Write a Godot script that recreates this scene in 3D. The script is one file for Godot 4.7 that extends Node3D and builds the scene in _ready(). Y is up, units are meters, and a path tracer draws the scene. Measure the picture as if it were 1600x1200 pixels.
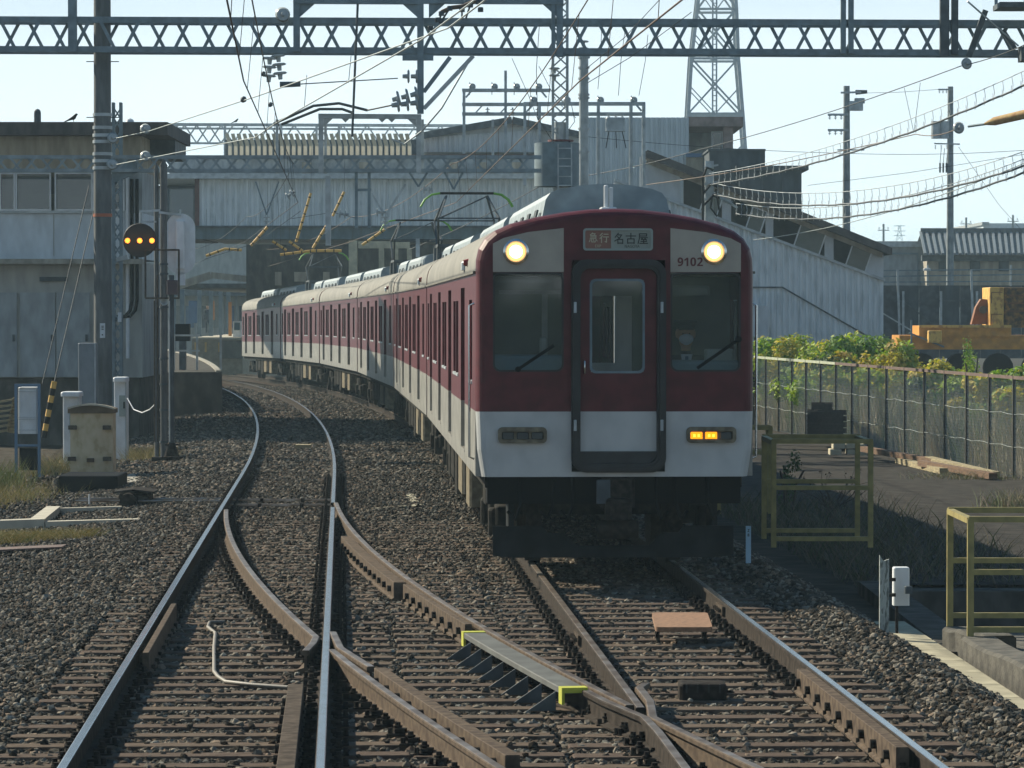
extends Node3D

# ---------------------------------------------------------------- shared state
var mt := {}
var org := {}
var taken := {}
var unit_box: BoxMesh
var unit_rod: CylinderMesh
var rng := RandomNumberGenerator.new()
const EYE := 2.65      # camera height above the rail heads, metres
const CAR := 22.0      # pitch of the coaches
const GAP := 3.62      # distance between the two tracks

func _ready() -> void:
	rng.seed = 4711
	# ------------------------------------------------ camera
	var cam := Camera3D.new()
	cam.name = "camera"
	cam.fov = 11.81
	cam.near = 0.5
	cam.far = 6000.0
	cam.position = Vector3(0, EYE, 0)
	cam.rotation.x = -atan(115.0 / 5800.0)
	add_child(cam)
	cam.current = true
	# ------------------------------------------------ sky, exposure, haze
	var env := Environment.new()
	env.background_mode = Environment.BG_SKY
	var sky := Sky.new()
	var sm := ProceduralSkyMaterial.new()
	sm.sky_top_color = Color(0.08, 0.30, 0.45)
	sm.sky_horizon_color = Color(0.895, 0.95, 0.965)
	sm.sky_curve = 0.095
	sm.ground_bottom_color = Color(0.14, 0.13, 0.12)
	sm.ground_horizon_color = Color(0.30, 0.30, 0.29)
	sm.sun_angle_max = 30.0
	sm.sky_cover = cloud_cover()
	sm.sky_cover_modulate = Color(1, 1, 1, 0.10)
	sky.sky_material = sm
	env.sky = sky
	env.background_energy_multiplier = 1.0
	env.tonemap_mode = Environment.TONE_MAPPER_LINEAR
	env.tonemap_exposure = 1.76
	env.fog_enabled = true
	env.fog_density = 0.00055
	env.fog_light_color = Color(0.78, 0.90, 0.95)
	env.sdfgi_enabled = true
	env.ssao_enabled = true
	env.ssil_enabled = true
	var we := WorldEnvironment.new()
	we.name = "world_environment"
	we.environment = env
	add_child(we)
	# ------------------------------------------------ sun: low, beyond the station on the left
	var sun := DirectionalLight3D.new()
	sun.name = "sun"
	sun.light_energy = 1.6
	sun.light_color = Color(1.0, 0.96, 0.87)
	sun.light_angular_distance = 0.55
	sun.shadow_enabled = true
	add_child(sun)
	sun.look_at_from_position(Vector3.ZERO, Vector3(1.2, -1.0, 0.95), Vector3.UP)
	# ------------------------------------------------ the place
	unit_box = BoxMesh.new()
	unit_rod = CylinderMesh.new()
	unit_rod.top_radius = 0.5
	unit_rod.bottom_radius = 0.5
	unit_rod.height = 1.0
	unit_rod.radial_segments = 10
	unit_rod.rings = 0
	materials()
	build_ground()
	build_tracks()
	build_ballast()
	build_train()
	driver()
	build_buildings()
	build_overhead()
	build_pylon()
	build_left()
	build_right()

# ---------------------------------------------------------------- geometry helper: faces are given counter-clockwise seen from outside
class Geo:
	var v := PackedVector3Array()
	var n := PackedVector3Array()
	var o := Vector3.ZERO

	func tri3(a: Vector3, b: Vector3, c: Vector3, na: Vector3, nb: Vector3, nc: Vector3) -> void:
		v.push_back(a - o); v.push_back(c - o); v.push_back(b - o)
		n.push_back(na); n.push_back(nc); n.push_back(nb)

	func tri(a: Vector3, b: Vector3, c: Vector3) -> void:
		var m := (b - a).cross(c - a).normalized()
		tri3(a, b, c, m, m, m)

	func quad(a: Vector3, b: Vector3, c: Vector3, d: Vector3) -> void:
		var m := (c - a).cross(d - b).normalized()
		tri3(a, b, c, m, m, m)
		tri3(a, c, d, m, m, m)

	func box(c: Vector3, s: Vector3) -> void:
		obox(Transform3D(Basis(), c), s)

	func span(a: Vector3, b: Vector3) -> void:
		obox(Transform3D(Basis(), (a + b) / 2), (b - a).abs())

	func obox(t: Transform3D, s: Vector3) -> void:
		var h := s / 2
		var p := []
		for i in 8:
			p.append(t * Vector3(h.x if i & 1 else -h.x, h.y if i & 2 else -h.y, h.z if i & 4 else -h.z))
		quad(p[4], p[5], p[7], p[6]); quad(p[1], p[0], p[2], p[3])
		quad(p[5], p[1], p[3], p[7]); quad(p[0], p[4], p[6], p[2])
		quad(p[6], p[7], p[3], p[2]); quad(p[0], p[1], p[5], p[4])

	# box with bevelled vertical and top edges
	func cbox(c: Vector3, s: Vector3, r: float) -> void:
		var h := s / 2
		var rings := []
		for k in [[-h.y, 0.0], [h.y - r, 0.0], [h.y - r * 0.3, r * 0.3], [h.y, r]]:
			var q := PackedVector3Array()
			var i: float = k[1]
			var x := h.x - i
			var z := h.z - i
			for e in [[1, -1], [1, 1], [-1, 1], [-1, -1]]:
				var first := Vector3(e[0] * (x - (r if e[0] * e[1] < 0 else 0.0)), k[0], e[1] * (z - (0.0 if e[0] * e[1] < 0 else r)))
				var second := Vector3(e[0] * (x - (0.0 if e[0] * e[1] < 0 else r)), k[0], e[1] * (z - (r if e[0] * e[1] < 0 else 0.0)))
				q.push_back(c + first); q.push_back(c + second)
			rings.append(q)
		for k in 3:
			var a: PackedVector3Array = rings[k]
			var b: PackedVector3Array = rings[k + 1]
			for i in 8:
				var j := (i + 1) % 8
				quad(a[j], a[i], b[i], b[j])
		var t: PackedVector3Array = rings[3]
		var u: PackedVector3Array = rings[0]
		for i in range(1, 7):
			tri(t[0], t[i + 1], t[i])
			tri(u[0], u[i], u[i + 1])

	func bar(a: Vector3, b: Vector3, w: float, h: float, up := Vector3.UP) -> void:
		var d := b - a
		var z := d.normalized()
		if absf(z.dot(up)) > 0.98:
			up = Vector3(0, 0, 1) if absf(z.y) > 0.9 else Vector3.UP
		var x := up.cross(z).normalized()
		var y := z.cross(x)
		obox(Transform3D(Basis(x, y, z), (a + b) / 2), Vector3(w, h, d.length()))

	func cyl(a: Vector3, b: Vector3, r0: float, r1: float, sides := 10, caps := true) -> void:
		var z := (b - a).normalized()
		var x := z.cross(Vector3.UP if absf(z.y) < 0.9 else Vector3.RIGHT).normalized()
		var y := z.cross(x)
		for i in sides:
			var p := TAU * i / sides
			var q := TAU * (i + 1) / sides
			var e := x * cos(p) + y * sin(p)
			var f := x * cos(q) + y * sin(q)
			tri3(a + e * r0, a + f * r0, b + f * r1, e, f, f)
			tri3(a + e * r0, b + f * r1, b + e * r1, e, f, e)
			if caps:
				if r1 > 0.001: tri3(b, b + e * r1, b + f * r1, z, z, z)
				if r0 > 0.001: tri3(a, a + f * r0, a + e * r0, -z, -z, -z)

	func tube(p: PackedVector3Array, r: float, sides := 6) -> void:
		var rings := []
		var side := Vector3.ZERO
		for i in p.size():
			var t := (p[mini(i + 1, p.size() - 1)] - p[maxi(i - 1, 0)]).normalized()
			if side == Vector3.ZERO:
				side = t.cross(Vector3.UP if absf(t.y) < 0.9 else Vector3.RIGHT)
			side = (side - t * side.dot(t)).normalized()
			var up := t.cross(side)
			var q := PackedVector3Array()
			for k in sides:
				q.push_back(side * cos(TAU * k / sides) + up * sin(TAU * k / sides))
			rings.append(q)
		for i in p.size() - 1:
			for k in sides:
				var j := (k + 1) % sides
				var a: Vector3 = rings[i][k]
				var b: Vector3 = rings[i][j]
				var c: Vector3 = rings[i + 1][j]
				var d: Vector3 = rings[i + 1][k]
				tri3(p[i] + a * r, p[i] + b * r, p[i + 1] + c * r, a, b, c)
				tri3(p[i] + a * r, p[i + 1] + c * r, p[i + 1] + d * r, a, c, d)

	# polygon in the x-y plane (counter-clockwise seen from +z) pushed from z0 to z1 > z0, then moved by t
	func prism(poly: PackedVector2Array, z0: float, z1: float, t := Transform3D()) -> void:
		if Geometry2D.is_polygon_clockwise(poly):
			poly = poly.duplicate()
			poly.reverse()
		var idx := Geometry2D.triangulate_polygon(poly)
		for i in range(0, idx.size(), 3):
			var a := poly[idx[i]]
			var b := poly[idx[i + 1]]
			var c := poly[idx[i + 2]]
			if (b - a).cross(c - a) < 0:
				var e := b
				b = c
				c = e
			tri(t * Vector3(a.x, a.y, z1), t * Vector3(b.x, b.y, z1), t * Vector3(c.x, c.y, z1))
			tri(t * Vector3(a.x, a.y, z0), t * Vector3(c.x, c.y, z0), t * Vector3(b.x, b.y, z0))
		for i in poly.size():
			var a := poly[i]
			var b := poly[(i + 1) % poly.size()]
			quad(t * Vector3(a.x, a.y, z0), t * Vector3(b.x, b.y, z0), t * Vector3(b.x, b.y, z1), t * Vector3(a.x, a.y, z1))

	# profile of (radius, height) turned about the y axis, then moved by t
	func lathe(prof: Array, sides: int, t := Transform3D()) -> void:
		for k in prof.size() - 1:
			var a: Vector2 = prof[k]
			var b: Vector2 = prof[k + 1]
			var d := (b - a).normalized()
			for i in sides:
				var p := TAU * i / sides
				var q := TAU * (i + 1) / sides
				var e := Vector3(cos(p), 0, -sin(p))
				var f := Vector3(cos(q), 0, -sin(q))
				var ne := (t.basis * (e * d.y - Vector3(0, d.x, 0))).normalized()
				var nf := (t.basis * (f * d.y - Vector3(0, d.x, 0))).normalized()
				var a0 := t * (e * a.x + Vector3(0, a.y, 0))
				var a1 := t * (f * a.x + Vector3(0, a.y, 0))
				var b0 := t * (e * b.x + Vector3(0, b.y, 0))
				var b1 := t * (f * b.x + Vector3(0, b.y, 0))
				tri3(a0, a1, b1, ne, nf, nf)
				tri3(a0, b1, b0, ne, nf, ne)

	# section (x to the side, y up) carried along a path; smooth is off, so each face is flat
	func sweep(p: PackedVector3Array, sec: PackedVector2Array, closed := true) -> void:
		var m := sec.size()
		var last := []
		for i in p.size():
			var t := p[mini(i + 1, p.size() - 1)] - p[maxi(i - 1, 0)]
			var side := Vector3(-t.z, 0, t.x).normalized()
			var ring := PackedVector3Array()
			for s in sec:
				ring.push_back(p[i] + side * s.x + Vector3(0, s.y, 0))
			if i:
				for k in (m if closed else m - 1):
					var j := (k + 1) % m
					quad(last[j], last[k], ring[k], ring[j])
			last = ring
		if closed:
			var idx := Geometry2D.triangulate_polygon(sec)
			for e in [0, p.size() - 1]:
				var t: Vector3 = p[1] - p[0] if e == 0 else p[e] - p[e - 1]
				var side := Vector3(-t.z, 0, t.x).normalized()
				for i in range(0, idx.size(), 3):
					var q := []
					for k in 3:
						var s := sec[idx[i + k]]
						q.append(p[e] + side * s.x + Vector3(0, s.y, 0))
					tri(q[0], q[1], q[2])

	func mesh() -> ArrayMesh:
		var a := []
		a.resize(Mesh.ARRAY_MAX)
		a[Mesh.ARRAY_VERTEX] = v
		a[Mesh.ARRAY_NORMAL] = n
		var m := ArrayMesh.new()
		m.add_surface_from_arrays(Mesh.PRIMITIVE_TRIANGLES, a)
		return m

# ---------------------------------------------------------------- things, parts
func numbered(called: String) -> String:
	var k: int = taken.get(called, 0)
	taken[called] = k + 1
	return called if k == 0 else "%s_%03d" % [called, k]

func thing(called: String, label: String, category: String, at := Vector3.ZERO, group := "") -> Node3D:
	var o := Node3D.new()
	o.name = numbered(called)
	add_child(o)
	o.position = at
	org[o] = at
	o.set_meta("label", label)
	o.set_meta("category", category)
	if group:
		o.set_meta("group", group)
	return o

func setting(called: String, at := Vector3.ZERO) -> Node3D:
	var o := Node3D.new()
	o.name = numbered(called)
	add_child(o)
	o.position = at
	org[o] = at
	o.set_meta("kind", "structure")
	return o

func geo(parent: Node3D) -> Geo:
	var g := Geo.new()
	g.o = org.get(parent, Vector3.ZERO)
	return g

func put(parent: Node3D, called: String, mesh: Mesh, m: Material, at := Transform3D()) -> MeshInstance3D:
	var o := MeshInstance3D.new()
	o.name = called
	o.mesh = mesh
	o.material_override = m
	o.transform = at
	parent.add_child(o, true)
	org[o] = org.get(parent, Vector3.ZERO)
	return o

func part(parent: Node3D, called: String, g: Geo, m: Material) -> MeshInstance3D:
	return put(parent, called, g.mesh(), m)

func along(a: Vector3, b: Vector3, w: float, h: float, up := Vector3.UP) -> Transform3D:
	var d := b - a
	var z := d.normalized()
	if absf(z.dot(up)) > 0.98:
		up = Vector3(0, 0, 1) if absf(z.y) > 0.9 else Vector3.UP
	var x := up.cross(z).normalized()
	return Transform3D(Basis(x * w, z.cross(x) * h, d), (a + b) / 2)

# a straight member: a box between two points
func beam(parent: Node3D, called: String, a: Vector3, b: Vector3, w: float, h: float, m: Material, up := Vector3.UP) -> MeshInstance3D:
	var t := along(a, b, w, h, up)
	t.origin -= org.get(parent, Vector3.ZERO)
	return put(parent, called, unit_box, m, t)

# a straight round member
func rod(parent: Node3D, called: String, a: Vector3, b: Vector3, r: float, m: Material) -> MeshInstance3D:
	var t := along(a, b, 1, 1)
	var y := b - a
	var s := Transform3D(Basis(t.basis.x.normalized() * r * 2, y, t.basis.y.normalized() * r * 2), t.origin - org.get(parent, Vector3.ZERO))
	return put(parent, called, unit_rod, m, s)

func block(parent: Node3D, called: String, a: Vector3, b: Vector3, m: Material) -> MeshInstance3D:
	return put(parent, called, unit_box, m, Transform3D(Basis.from_scale((b - a).abs()), (a + b) / 2 - org.get(parent, Vector3.ZERO)))

# survey notes give a bearing (x), a sight level (y) and a distance (d) for each thing; this is its place in metres
func P(x: float, y: float, d: float) -> Vector3:
	return Vector3((x - 800.0) * d / 5800.0, EYE + (485.0 - y) * d / 5800.0, -d)

# ---------------------------------------------------------------- materials
func noise_tex(stops: Array, freq: float, sd: int, size := 256, octaves := 4, kind := FastNoiseLite.TYPE_SIMPLEX_SMOOTH) -> NoiseTexture2D:
	var f := FastNoiseLite.new()
	f.noise_type = kind
	f.seed = sd
	f.frequency = freq
	f.fractal_octaves = octaves
	var t := NoiseTexture2D.new()
	t.width = size
	t.height = size
	t.seamless = true
	t.noise = f
	if stops:
		var g := Gradient.new()
		g.offsets = PackedFloat32Array()
		var off := PackedFloat32Array()
		var col := PackedColorArray()
		for s in stops:
			off.push_back(s[0])
			col.push_back(Color(s[1]))
		g.offsets = off
		g.colors = col
		t.color_ramp = g
	return t

const OWN := ["soil", "bed", "asphalt", "sleeper", "sleeper_b", "rust", "rust_light", "worn", "maroon", "train_white", "train_roof", "under", "rusty_yellow", "fascia", "post_white", "concrete", "orange_rusty", "orange_light", "rust_orange", "wall_tan"]

func mk(called: String, stops: Array, rough: float, metal := 0.0, scale := Vector3(0.5, 0.5, 0.5), freq := 0.02, bump := 0.0) -> StandardMaterial3D:
	var m := StandardMaterial3D.new()
	m.resource_name = called
	m.roughness = rough
	m.metallic = metal
	if stops.size() == 1:
		m.albedo_color = Color(stops[0])
	else:
		if stops.size() >= 4 or called in OWN:
			var list := []
			for i in stops.size():
				list.append([0.22 + 0.56 * i / (stops.size() - 1), stops[i]])
			m.albedo_texture = noise_tex(list, freq, called.hash() % 1000)
		else:
			# the lighter tone, mottled by one of a few neutral grain pictures
			var hi := Color(stops[-1])
			var lo := Color(stops[0])
			var ratio := lo.get_luminance() / maxf(0.01, hi.get_luminance())
			var key := "grain_%d_%d" % [clampi(int(round(ratio * 12.0)), 6, 11), called.hash() % 3]
			if not mt.has(key):
				var k := clampi(int(round(ratio * 12.0)), 6, 11) / 12.0
				mt[key] = noise_tex([[0.2, Color(k, k, k)], [0.5, Color((k + 1) / 2, (k + 1) / 2, (k + 1) / 2)], [0.8, Color.WHITE]], 0.02, key.hash() % 1000)
			m.albedo_color = hi
			m.albedo_texture = mt[key]
		m.uv1_triplanar = true
		m.uv1_world_triplanar = true
		m.uv1_scale = scale
		if bump > 0.0:
			m.heightmap_enabled = true
			m.heightmap_scale = bump
			var hk := "relief_%d" % int(freq * 1000.0)
			if not mt.has(hk):
				mt[hk] = noise_tex([], freq * 3.0, 7)
			m.heightmap_texture = mt[hk]
	mt[called] = m
	return m

func glow(called: String, col: String, energy: float) -> StandardMaterial3D:
	var m := StandardMaterial3D.new()
	m.resource_name = called
	m.albedo_color = Color(col)
	m.emission_enabled = true
	m.emission = Color(col)
	m.emission_energy_multiplier = energy
	mt[called] = m
	return m

func pane(called: String, col: String, alpha: float) -> StandardMaterial3D:
	var m := StandardMaterial3D.new()
	m.resource_name = called
	m.transparency = BaseMaterial3D.TRANSPARENCY_ALPHA
	m.albedo_color = Color(Color(col), alpha)
	m.roughness = 0.04
	mt[called] = m
	return m

func materials() -> void:
	var S := Vector3(0.5, 0.5, 0.5)
	var V := Vector3(1.6, 0.12, 1.6)
	mk("soil", ["2f2b25", "3c3730", "48423a"], 1.0, 0.0, Vector3(0.2, 0.2, 0.2), 0.03, 2.0)
	mk("bed", ["2b2723", "3c3630", "4b443b"], 1.0, 0.0, Vector3(0.9, 0.9, 0.9), 0.05, 3.0)
	mk("stone", ["ffffff", "d8d4cc", "f4efe6"], 0.95, 0.0, Vector3(8, 8, 8))
	mt.stone.vertex_color_use_as_albedo = true
	mk("asphalt", ["302d2a", "393632", "423f3a"], 0.95, 0.0, Vector3(0.25, 0.25, 0.25), 0.03, 0.6)
	mk("sleeper", ["4f453c", "5e5248", "695d52"], 0.9, 0.0, Vector3(0.8, 0.8, 5.0), 0.03, 0.4)
	mk("sleeper_b", ["463c36", "574b43", "62564d"], 0.92, 0.0, Vector3(0.8, 0.8, 5.0), 0.03, 0.4)
	mk("rust_dark", ["2a2522", "36302b", "413a34"], 0.85, 0.2, Vector3(1, 1, 1), 0.03)  # rust copy darkened to paint the shade on the main line rails
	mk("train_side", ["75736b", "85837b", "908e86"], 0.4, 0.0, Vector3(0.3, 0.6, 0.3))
	mk("rust", ["3a322c", "484038", "554c43"], 0.85, 0.2, Vector3(1, 1, 1), 0.03)
	mk("rust_light", ["453b33", "54493f", "615548"], 0.8, 0.2, Vector3(1, 1, 1), 0.03)
	mk("iron", ["24211f", "2f2b28", "3a3531"], 0.8, 0.3, Vector3(2, 2, 2))
	mk("polished", ["a9adb0", "bcc0c2"], 0.22, 1.0, Vector3(0.6, 0.6, 0.6))
	mk("worn", ["6a5a4b", "85786b", "97908a"], 0.42, 0.8, Vector3(0.5, 0.5, 0.5))
	mk("steel", ["5f707c", "6b7d89", "758790"], 0.62, 0.25, S)
	mk("steel_dark", ["3c464d", "465159", "505a60"], 0.7, 0.2, S)
	mk("galv", ["8f9ba2", "9fa9ae", "aeb6b9"], 0.5, 0.35, S)
	mk("concrete", ["77746a", "8b877c", "9a968a"], 0.95, 0.0, S, 0.02, 0.3)
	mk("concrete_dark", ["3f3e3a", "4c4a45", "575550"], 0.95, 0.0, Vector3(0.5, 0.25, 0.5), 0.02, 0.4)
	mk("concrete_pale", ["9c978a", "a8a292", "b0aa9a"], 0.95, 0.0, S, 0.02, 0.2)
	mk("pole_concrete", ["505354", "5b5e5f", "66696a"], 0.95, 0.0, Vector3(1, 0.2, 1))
	mk("maroon", ["4c191f", "541d24", "5b2229"], 0.42, 0.0, Vector3(0.7, 0.7, 0.7))
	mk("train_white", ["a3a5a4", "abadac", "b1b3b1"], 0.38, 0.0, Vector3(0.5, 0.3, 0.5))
	mk("train_cream", ["8f877a", "9a9285", "a29a8d"], 0.4, 0.0, S)
	mk("train_roof", ["54534c", "5f5e55", "69675e"], 0.7, 0.0, Vector3(0.4, 0.4, 0.1))
	mk("ac_grey", ["7c8b93", "87959c", "919fa5"], 0.55, 0.1, S)
	mk("under", ["1a1917", "242320", "34322d"], 0.85, 0.1, Vector3(1.5, 1.5, 1.5))
	mk("under_tan", ["5f584a", "716959", "837a68"], 0.9, 0.0, Vector3(1.5, 1.5, 1.5))
	mk("skirt", ["1b1e20", "212527", "272b2d"], 0.7, 0.2, S)
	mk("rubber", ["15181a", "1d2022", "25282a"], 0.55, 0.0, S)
	mk("cab_grey", ["5c6460", "666e6a"], 0.8, 0.0, S)
	mk("cab_dark", ["24282a", "2d3133"], 0.8, 0.0, S)
	mk("chrome", ["b5b8ba"], 0.18, 1.0)
	mk("white_paint", ["b8bec3", "c6ccd0", "d2d6d8"], 0.6, 0.0, Vector3(0.7, 0.4, 0.7))
	mk("sign_white", ["838a82", "8d948b"], 0.5, 0.0, S)
	mk("sign_orange", ["7d5446", "855a4b"], 0.5, 0.0, S)
	mk("sign_grey", ["8b9590"], 0.5)
	mk("ink", ["2c302e"], 0.7)
	mk("ink_red", ["5c2426"], 0.6)
	mk("ink_pale", ["b9b096"], 0.6)
	mk("black", ["101315"], 0.6)
	mk("skin", ["b98d6d", "c29877"], 0.6)
	mk("uniform", ["1c2330", "252d3b"], 0.9)
	mk("mask_white", ["c8d2da"], 0.9)
	pane("glass", "66706e", 0.14)
	pane("glass_side", "12181a", 0.45)
	glow("headlight", "ffc478", 0.9)
	glow("headlight_bulb", "ffe8c0", 5.0)
	glow("amber", "ff9a14", 0.9)
	glow("amber_core", "ffc83c", 1.4)
	mk("lamp_off", ["333a3c"], 0.2)
	mt.maroon.metallic_specular = 0.35
	# dusty, oily surfaces hardly shine
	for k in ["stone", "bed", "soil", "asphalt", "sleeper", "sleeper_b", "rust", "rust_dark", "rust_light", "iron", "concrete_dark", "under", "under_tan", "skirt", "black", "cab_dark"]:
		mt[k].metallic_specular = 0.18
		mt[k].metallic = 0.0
	more_materials()

# ---------------------------------------------------------------- clouds: thin pale sheets, the same all round the horizon
func cloud_cover() -> ImageTexture:
	var w := 1024
	var h := 512
	var f := FastNoiseLite.new()
	f.seed = 12
	f.frequency = 1.0
	f.fractal_octaves = 5
	var im := Image.create(w, h, false, Image.FORMAT_RGBA8)
	for y in h:
		var el := (0.5 - (y + 0.5) / h) * PI
		if el < 0:
			continue
		for x in w:
			var az := TAU * (x + 0.5) / w
			var p := Vector3(cos(az) * cos(el) * 2.2, sin(el) * 14.0, sin(az) * cos(el) * 2.2)
			var c := clampf(f.get_noise_3dv(p * 1.1) * 1.5 + 0.25, 0.0, 1.0)
			im.set_pixel(x, y, Color(1.0, 0.985, 0.96, c))
	return ImageTexture.create_from_image(im)

# ---------------------------------------------------------------- alignment of the line
func xl(d: float) -> float:
	return -0.88 - 0.0457 * d - (0.0005 * (d - 60.0) * (d - 60.0) if d > 60.0 else 0.0)

func drop(d: float) -> float:
	return 0.0 if d < 80.0 else -0.25 * pow((d - 80.0) / 70.0, 2.0)

func rp(off: float, d: float, y := 0.0) -> Vector3:
	return Vector3(xl(d) + off, y + drop(d), -d)

func turnout(d: float) -> float:
	return 0.0022 * (55.5 - d) * (55.5 - d) if d < 55.5 else 0.0

func path(d0: float, d1: float, f: Callable, y := 0.0, step := 1.0) -> PackedVector3Array:
	var p := PackedVector3Array()
	var n := maxi(1, int(ceil((d1 - d0) / step)))
	for i in n + 1:
		var d := lerpf(d0, d1, float(i) / n)
		p.push_back(rp(f.call(d), d, y))
	return p

func build_ground() -> void:
	var gr := setting("ground")
	var g := geo(gr)
	var xs := [-900.0, -60.0, -20.0, -8.0, 4.0, 14.0, 60.0, 900.0]
	var ds := [-10.0, 12.0, 33.0, 41.0, 60.0, 80.0, 110.0, 150.0, 200.0, 400.0, 1800.0]
	for i in xs.size() - 1:
		for k in ds.size() - 1:
			# the subway beside the line is left open
			if k == 2 and xs[i] >= 4.0 and xs[i] < 14.0:
				continue
			var ya := -0.5 + maxf(-1.2, drop(ds[k]))
			var yb := -0.5 + maxf(-1.2, drop(ds[k + 1]))
			g.quad(Vector3(xs[i], ya, -ds[k]), Vector3(xs[i + 1], ya, -ds[k]), Vector3(xs[i + 1], yb, -ds[k + 1]), Vector3(xs[i], yb, -ds[k + 1]))
	part(gr, "earth", g, mt.soil)

# height of the ballast at an offset from the left track's centre line
func bed(off: float, d: float) -> float:
	var mid := -0.245 if d < 47.0 else lerpf(-0.245, -0.2, clampf((d - 47.0) / 4.0, 0, 1))
	if off < -1.3:
		return lerpf(-0.195, -0.46, clampf((-1.3 - off) / 3.4, 0, 1))
	if off > 5.0:
		if off < 5.45:
			return lerpf(mid, -0.14, (off - 5.0) / 0.45)
		return lerpf(-0.14, -0.5, clampf((off - 5.45) / 0.75, 0, 1))
	return mid

func build_ballast() -> void:
	var b := setting("ballast_bed")
	var g := geo(b)
	var offs := [-5.2, -4.7, -3.6, -2.6, -1.31, -1.29, 0.0, 1.8, 3.6, 5.0, 5.45, 5.8, 6.2, 6.9]
	var ds := []
	var d := 10.0
	while d < 230.0:
		ds.append(d)
		d += 3.0
	for k in ds.size() - 1:
		for i in offs.size() - 1:
			var q := []
			for e in [[i, k], [i + 1, k], [i + 1, k + 1], [i, k + 1]]:
				q.append(rp(offs[e[0]], ds[e[1]], bed(offs[e[0]], ds[e[1]]) - 0.02))
			g.quad(q[0], q[1], q[2], q[3])
	part(b, "bed_surface", g, mt.bed)
	# the stones
	var r := RandomNumberGenerator.new()
	r.seed = 99
	var shapes := []
	for k in 5:
		shapes.append(stone_mesh(r))
	var spots := []
	for k in 5:
		spots.append([])
	var zones := [[17.0, 27.0, 950.0], [27.0, 36.0, 800.0], [36.0, 48.0, 560.0], [48.0, 64.0, 420.0], [64.0, 90.0, 200.0], [90.0, 150.0, 60.0]]
	for z in zones:
		var lo: float = -4.9
		var hi: float = 6.1
		# no further out than a step beyond the frame's edge
		var d0: float = z[0]
		var d1: float = z[1]
		var count := int((d1 - d0) * (hi - lo) * z[2])
		var big: float = 1.0 if d0 < 60.0 else 1.5
		for i in count:
			var dd := r.randf_range(d0, d1)
			var off := r.randf_range(lo, hi)
			var x := xl(dd) + off
			if absf(x) > dd * 0.138 + 1.6:
				continue
			if off < -2.2 and r.randf() < clampf((-2.6 - off) / 2.4, 0.0, 0.8):
				continue
			var s := r.randf_range(0.017, 0.035) * big
			var y := bed(off, dd) + r.randf_range(-0.018, 0.018)
			if off > -1.32 and off < 4.95:
				var m := fposmod(dd - 18.0, 0.55)
				# sleepers lie bare near the crossing and disappear under stones further off
				var cover := clampf((dd - open_to(off)) / 6.0, 0.0, 1.0)
				if m < 0.105 or m > 0.445:
					if r.randf() > 0.03 + 0.13 * cover:
						continue
					y = -0.165 + r.randf_range(-0.01, 0.008)
				else:
					y = -0.2 + r.randf_range(-0.02, 0.012) + 0.02 * cover
			elif off < -1.3 or off > 4.95:
				y += 0.03 * r.randf()
			spots[r.randi() % 5].append([Vector3(x, y + drop(dd), -dd), s, r.randf(), r.randf(), off])
	var heap := Node3D.new()
	heap.name = "ballast"
	heap.set_meta("kind", "stuff")
	heap.set_meta("label", "crushed grey brown ballast stones around the railway sleepers")
	heap.set_meta("category", "ballast")
	add_child(heap)
	for k in 5:
		var mm := MultiMesh.new()
		mm.transform_format = MultiMesh.TRANSFORM_3D
		mm.use_colors = true
		mm.mesh = shapes[k]
		mm.instance_count = spots[k].size()
		for i in spots[k].size():
			var e: Array = spots[k][i]
			var ax := Vector3(r.randf() - 0.5, r.randf() - 0.5, r.randf() - 0.5).normalized()
			var bs := Basis(ax, r.randf() * TAU).scaled(Vector3.ONE * e[1] * Vector3(1, r.randf_range(0.65, 1.0), 1))
			mm.set_instance_transform(i, Transform3D(bs, e[0]))
			var w: float = 0.035 + 0.2 * e[2] * e[2] * e[2] + 0.05 * e[2]
			var tint := Color(w * 1.08, w * 0.99, w * 0.87)
			if e[3] > 0.88:
				tint = Color(w * 1.1, w * 1.12, w * 1.06)
			elif e[3] < 0.16:
				tint = Color(w * 1.18, w * 0.93, w * 0.74)
			mm.set_instance_color(i, tint)
		var o := MultiMeshInstance3D.new()
		o.name = "stones"
		o.multimesh = mm
		o.material_override = mt.stone
		o.set_meta("kind", "stuff")
		heap.add_child(o, true)

func open_to(off: float) -> float:
	if off < 0.9:
		return 31.0
	return 31.5 if off < 2.6 else 35.0

func stone_mesh(r: RandomNumberGenerator) -> ArrayMesh:
	var ph := (1.0 + sqrt(5.0)) / 2.0
	var p := []
	for e in [[-1, ph, 0], [1, ph, 0], [-1, -ph, 0], [1, -ph, 0], [0, -1, ph], [0, 1, ph], [0, -1, -ph], [0, 1, -ph], [ph, 0, -1], [ph, 0, 1], [-ph, 0, -1], [-ph, 0, 1]]:
		p.append(Vector3(e[0], e[1], e[2]).normalized() * r.randf_range(0.7, 1.35))
	var g := Geo.new()
	for f in [[0, 11, 5], [0, 5, 1], [0, 1, 7], [0, 7, 10], [0, 10, 11], [1, 5, 9], [5, 11, 4], [11, 10, 2], [10, 7, 6], [7, 1, 8], [3, 9, 4], [3, 4, 2], [3, 2, 6], [3, 6, 8], [3, 8, 9], [4, 9, 5], [2, 4, 11], [6, 2, 10], [8, 6, 7], [9, 8, 1]]:
		g.tri(p[f[0]], p[f[1]], p[f[2]])
	return g.mesh()

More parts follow.
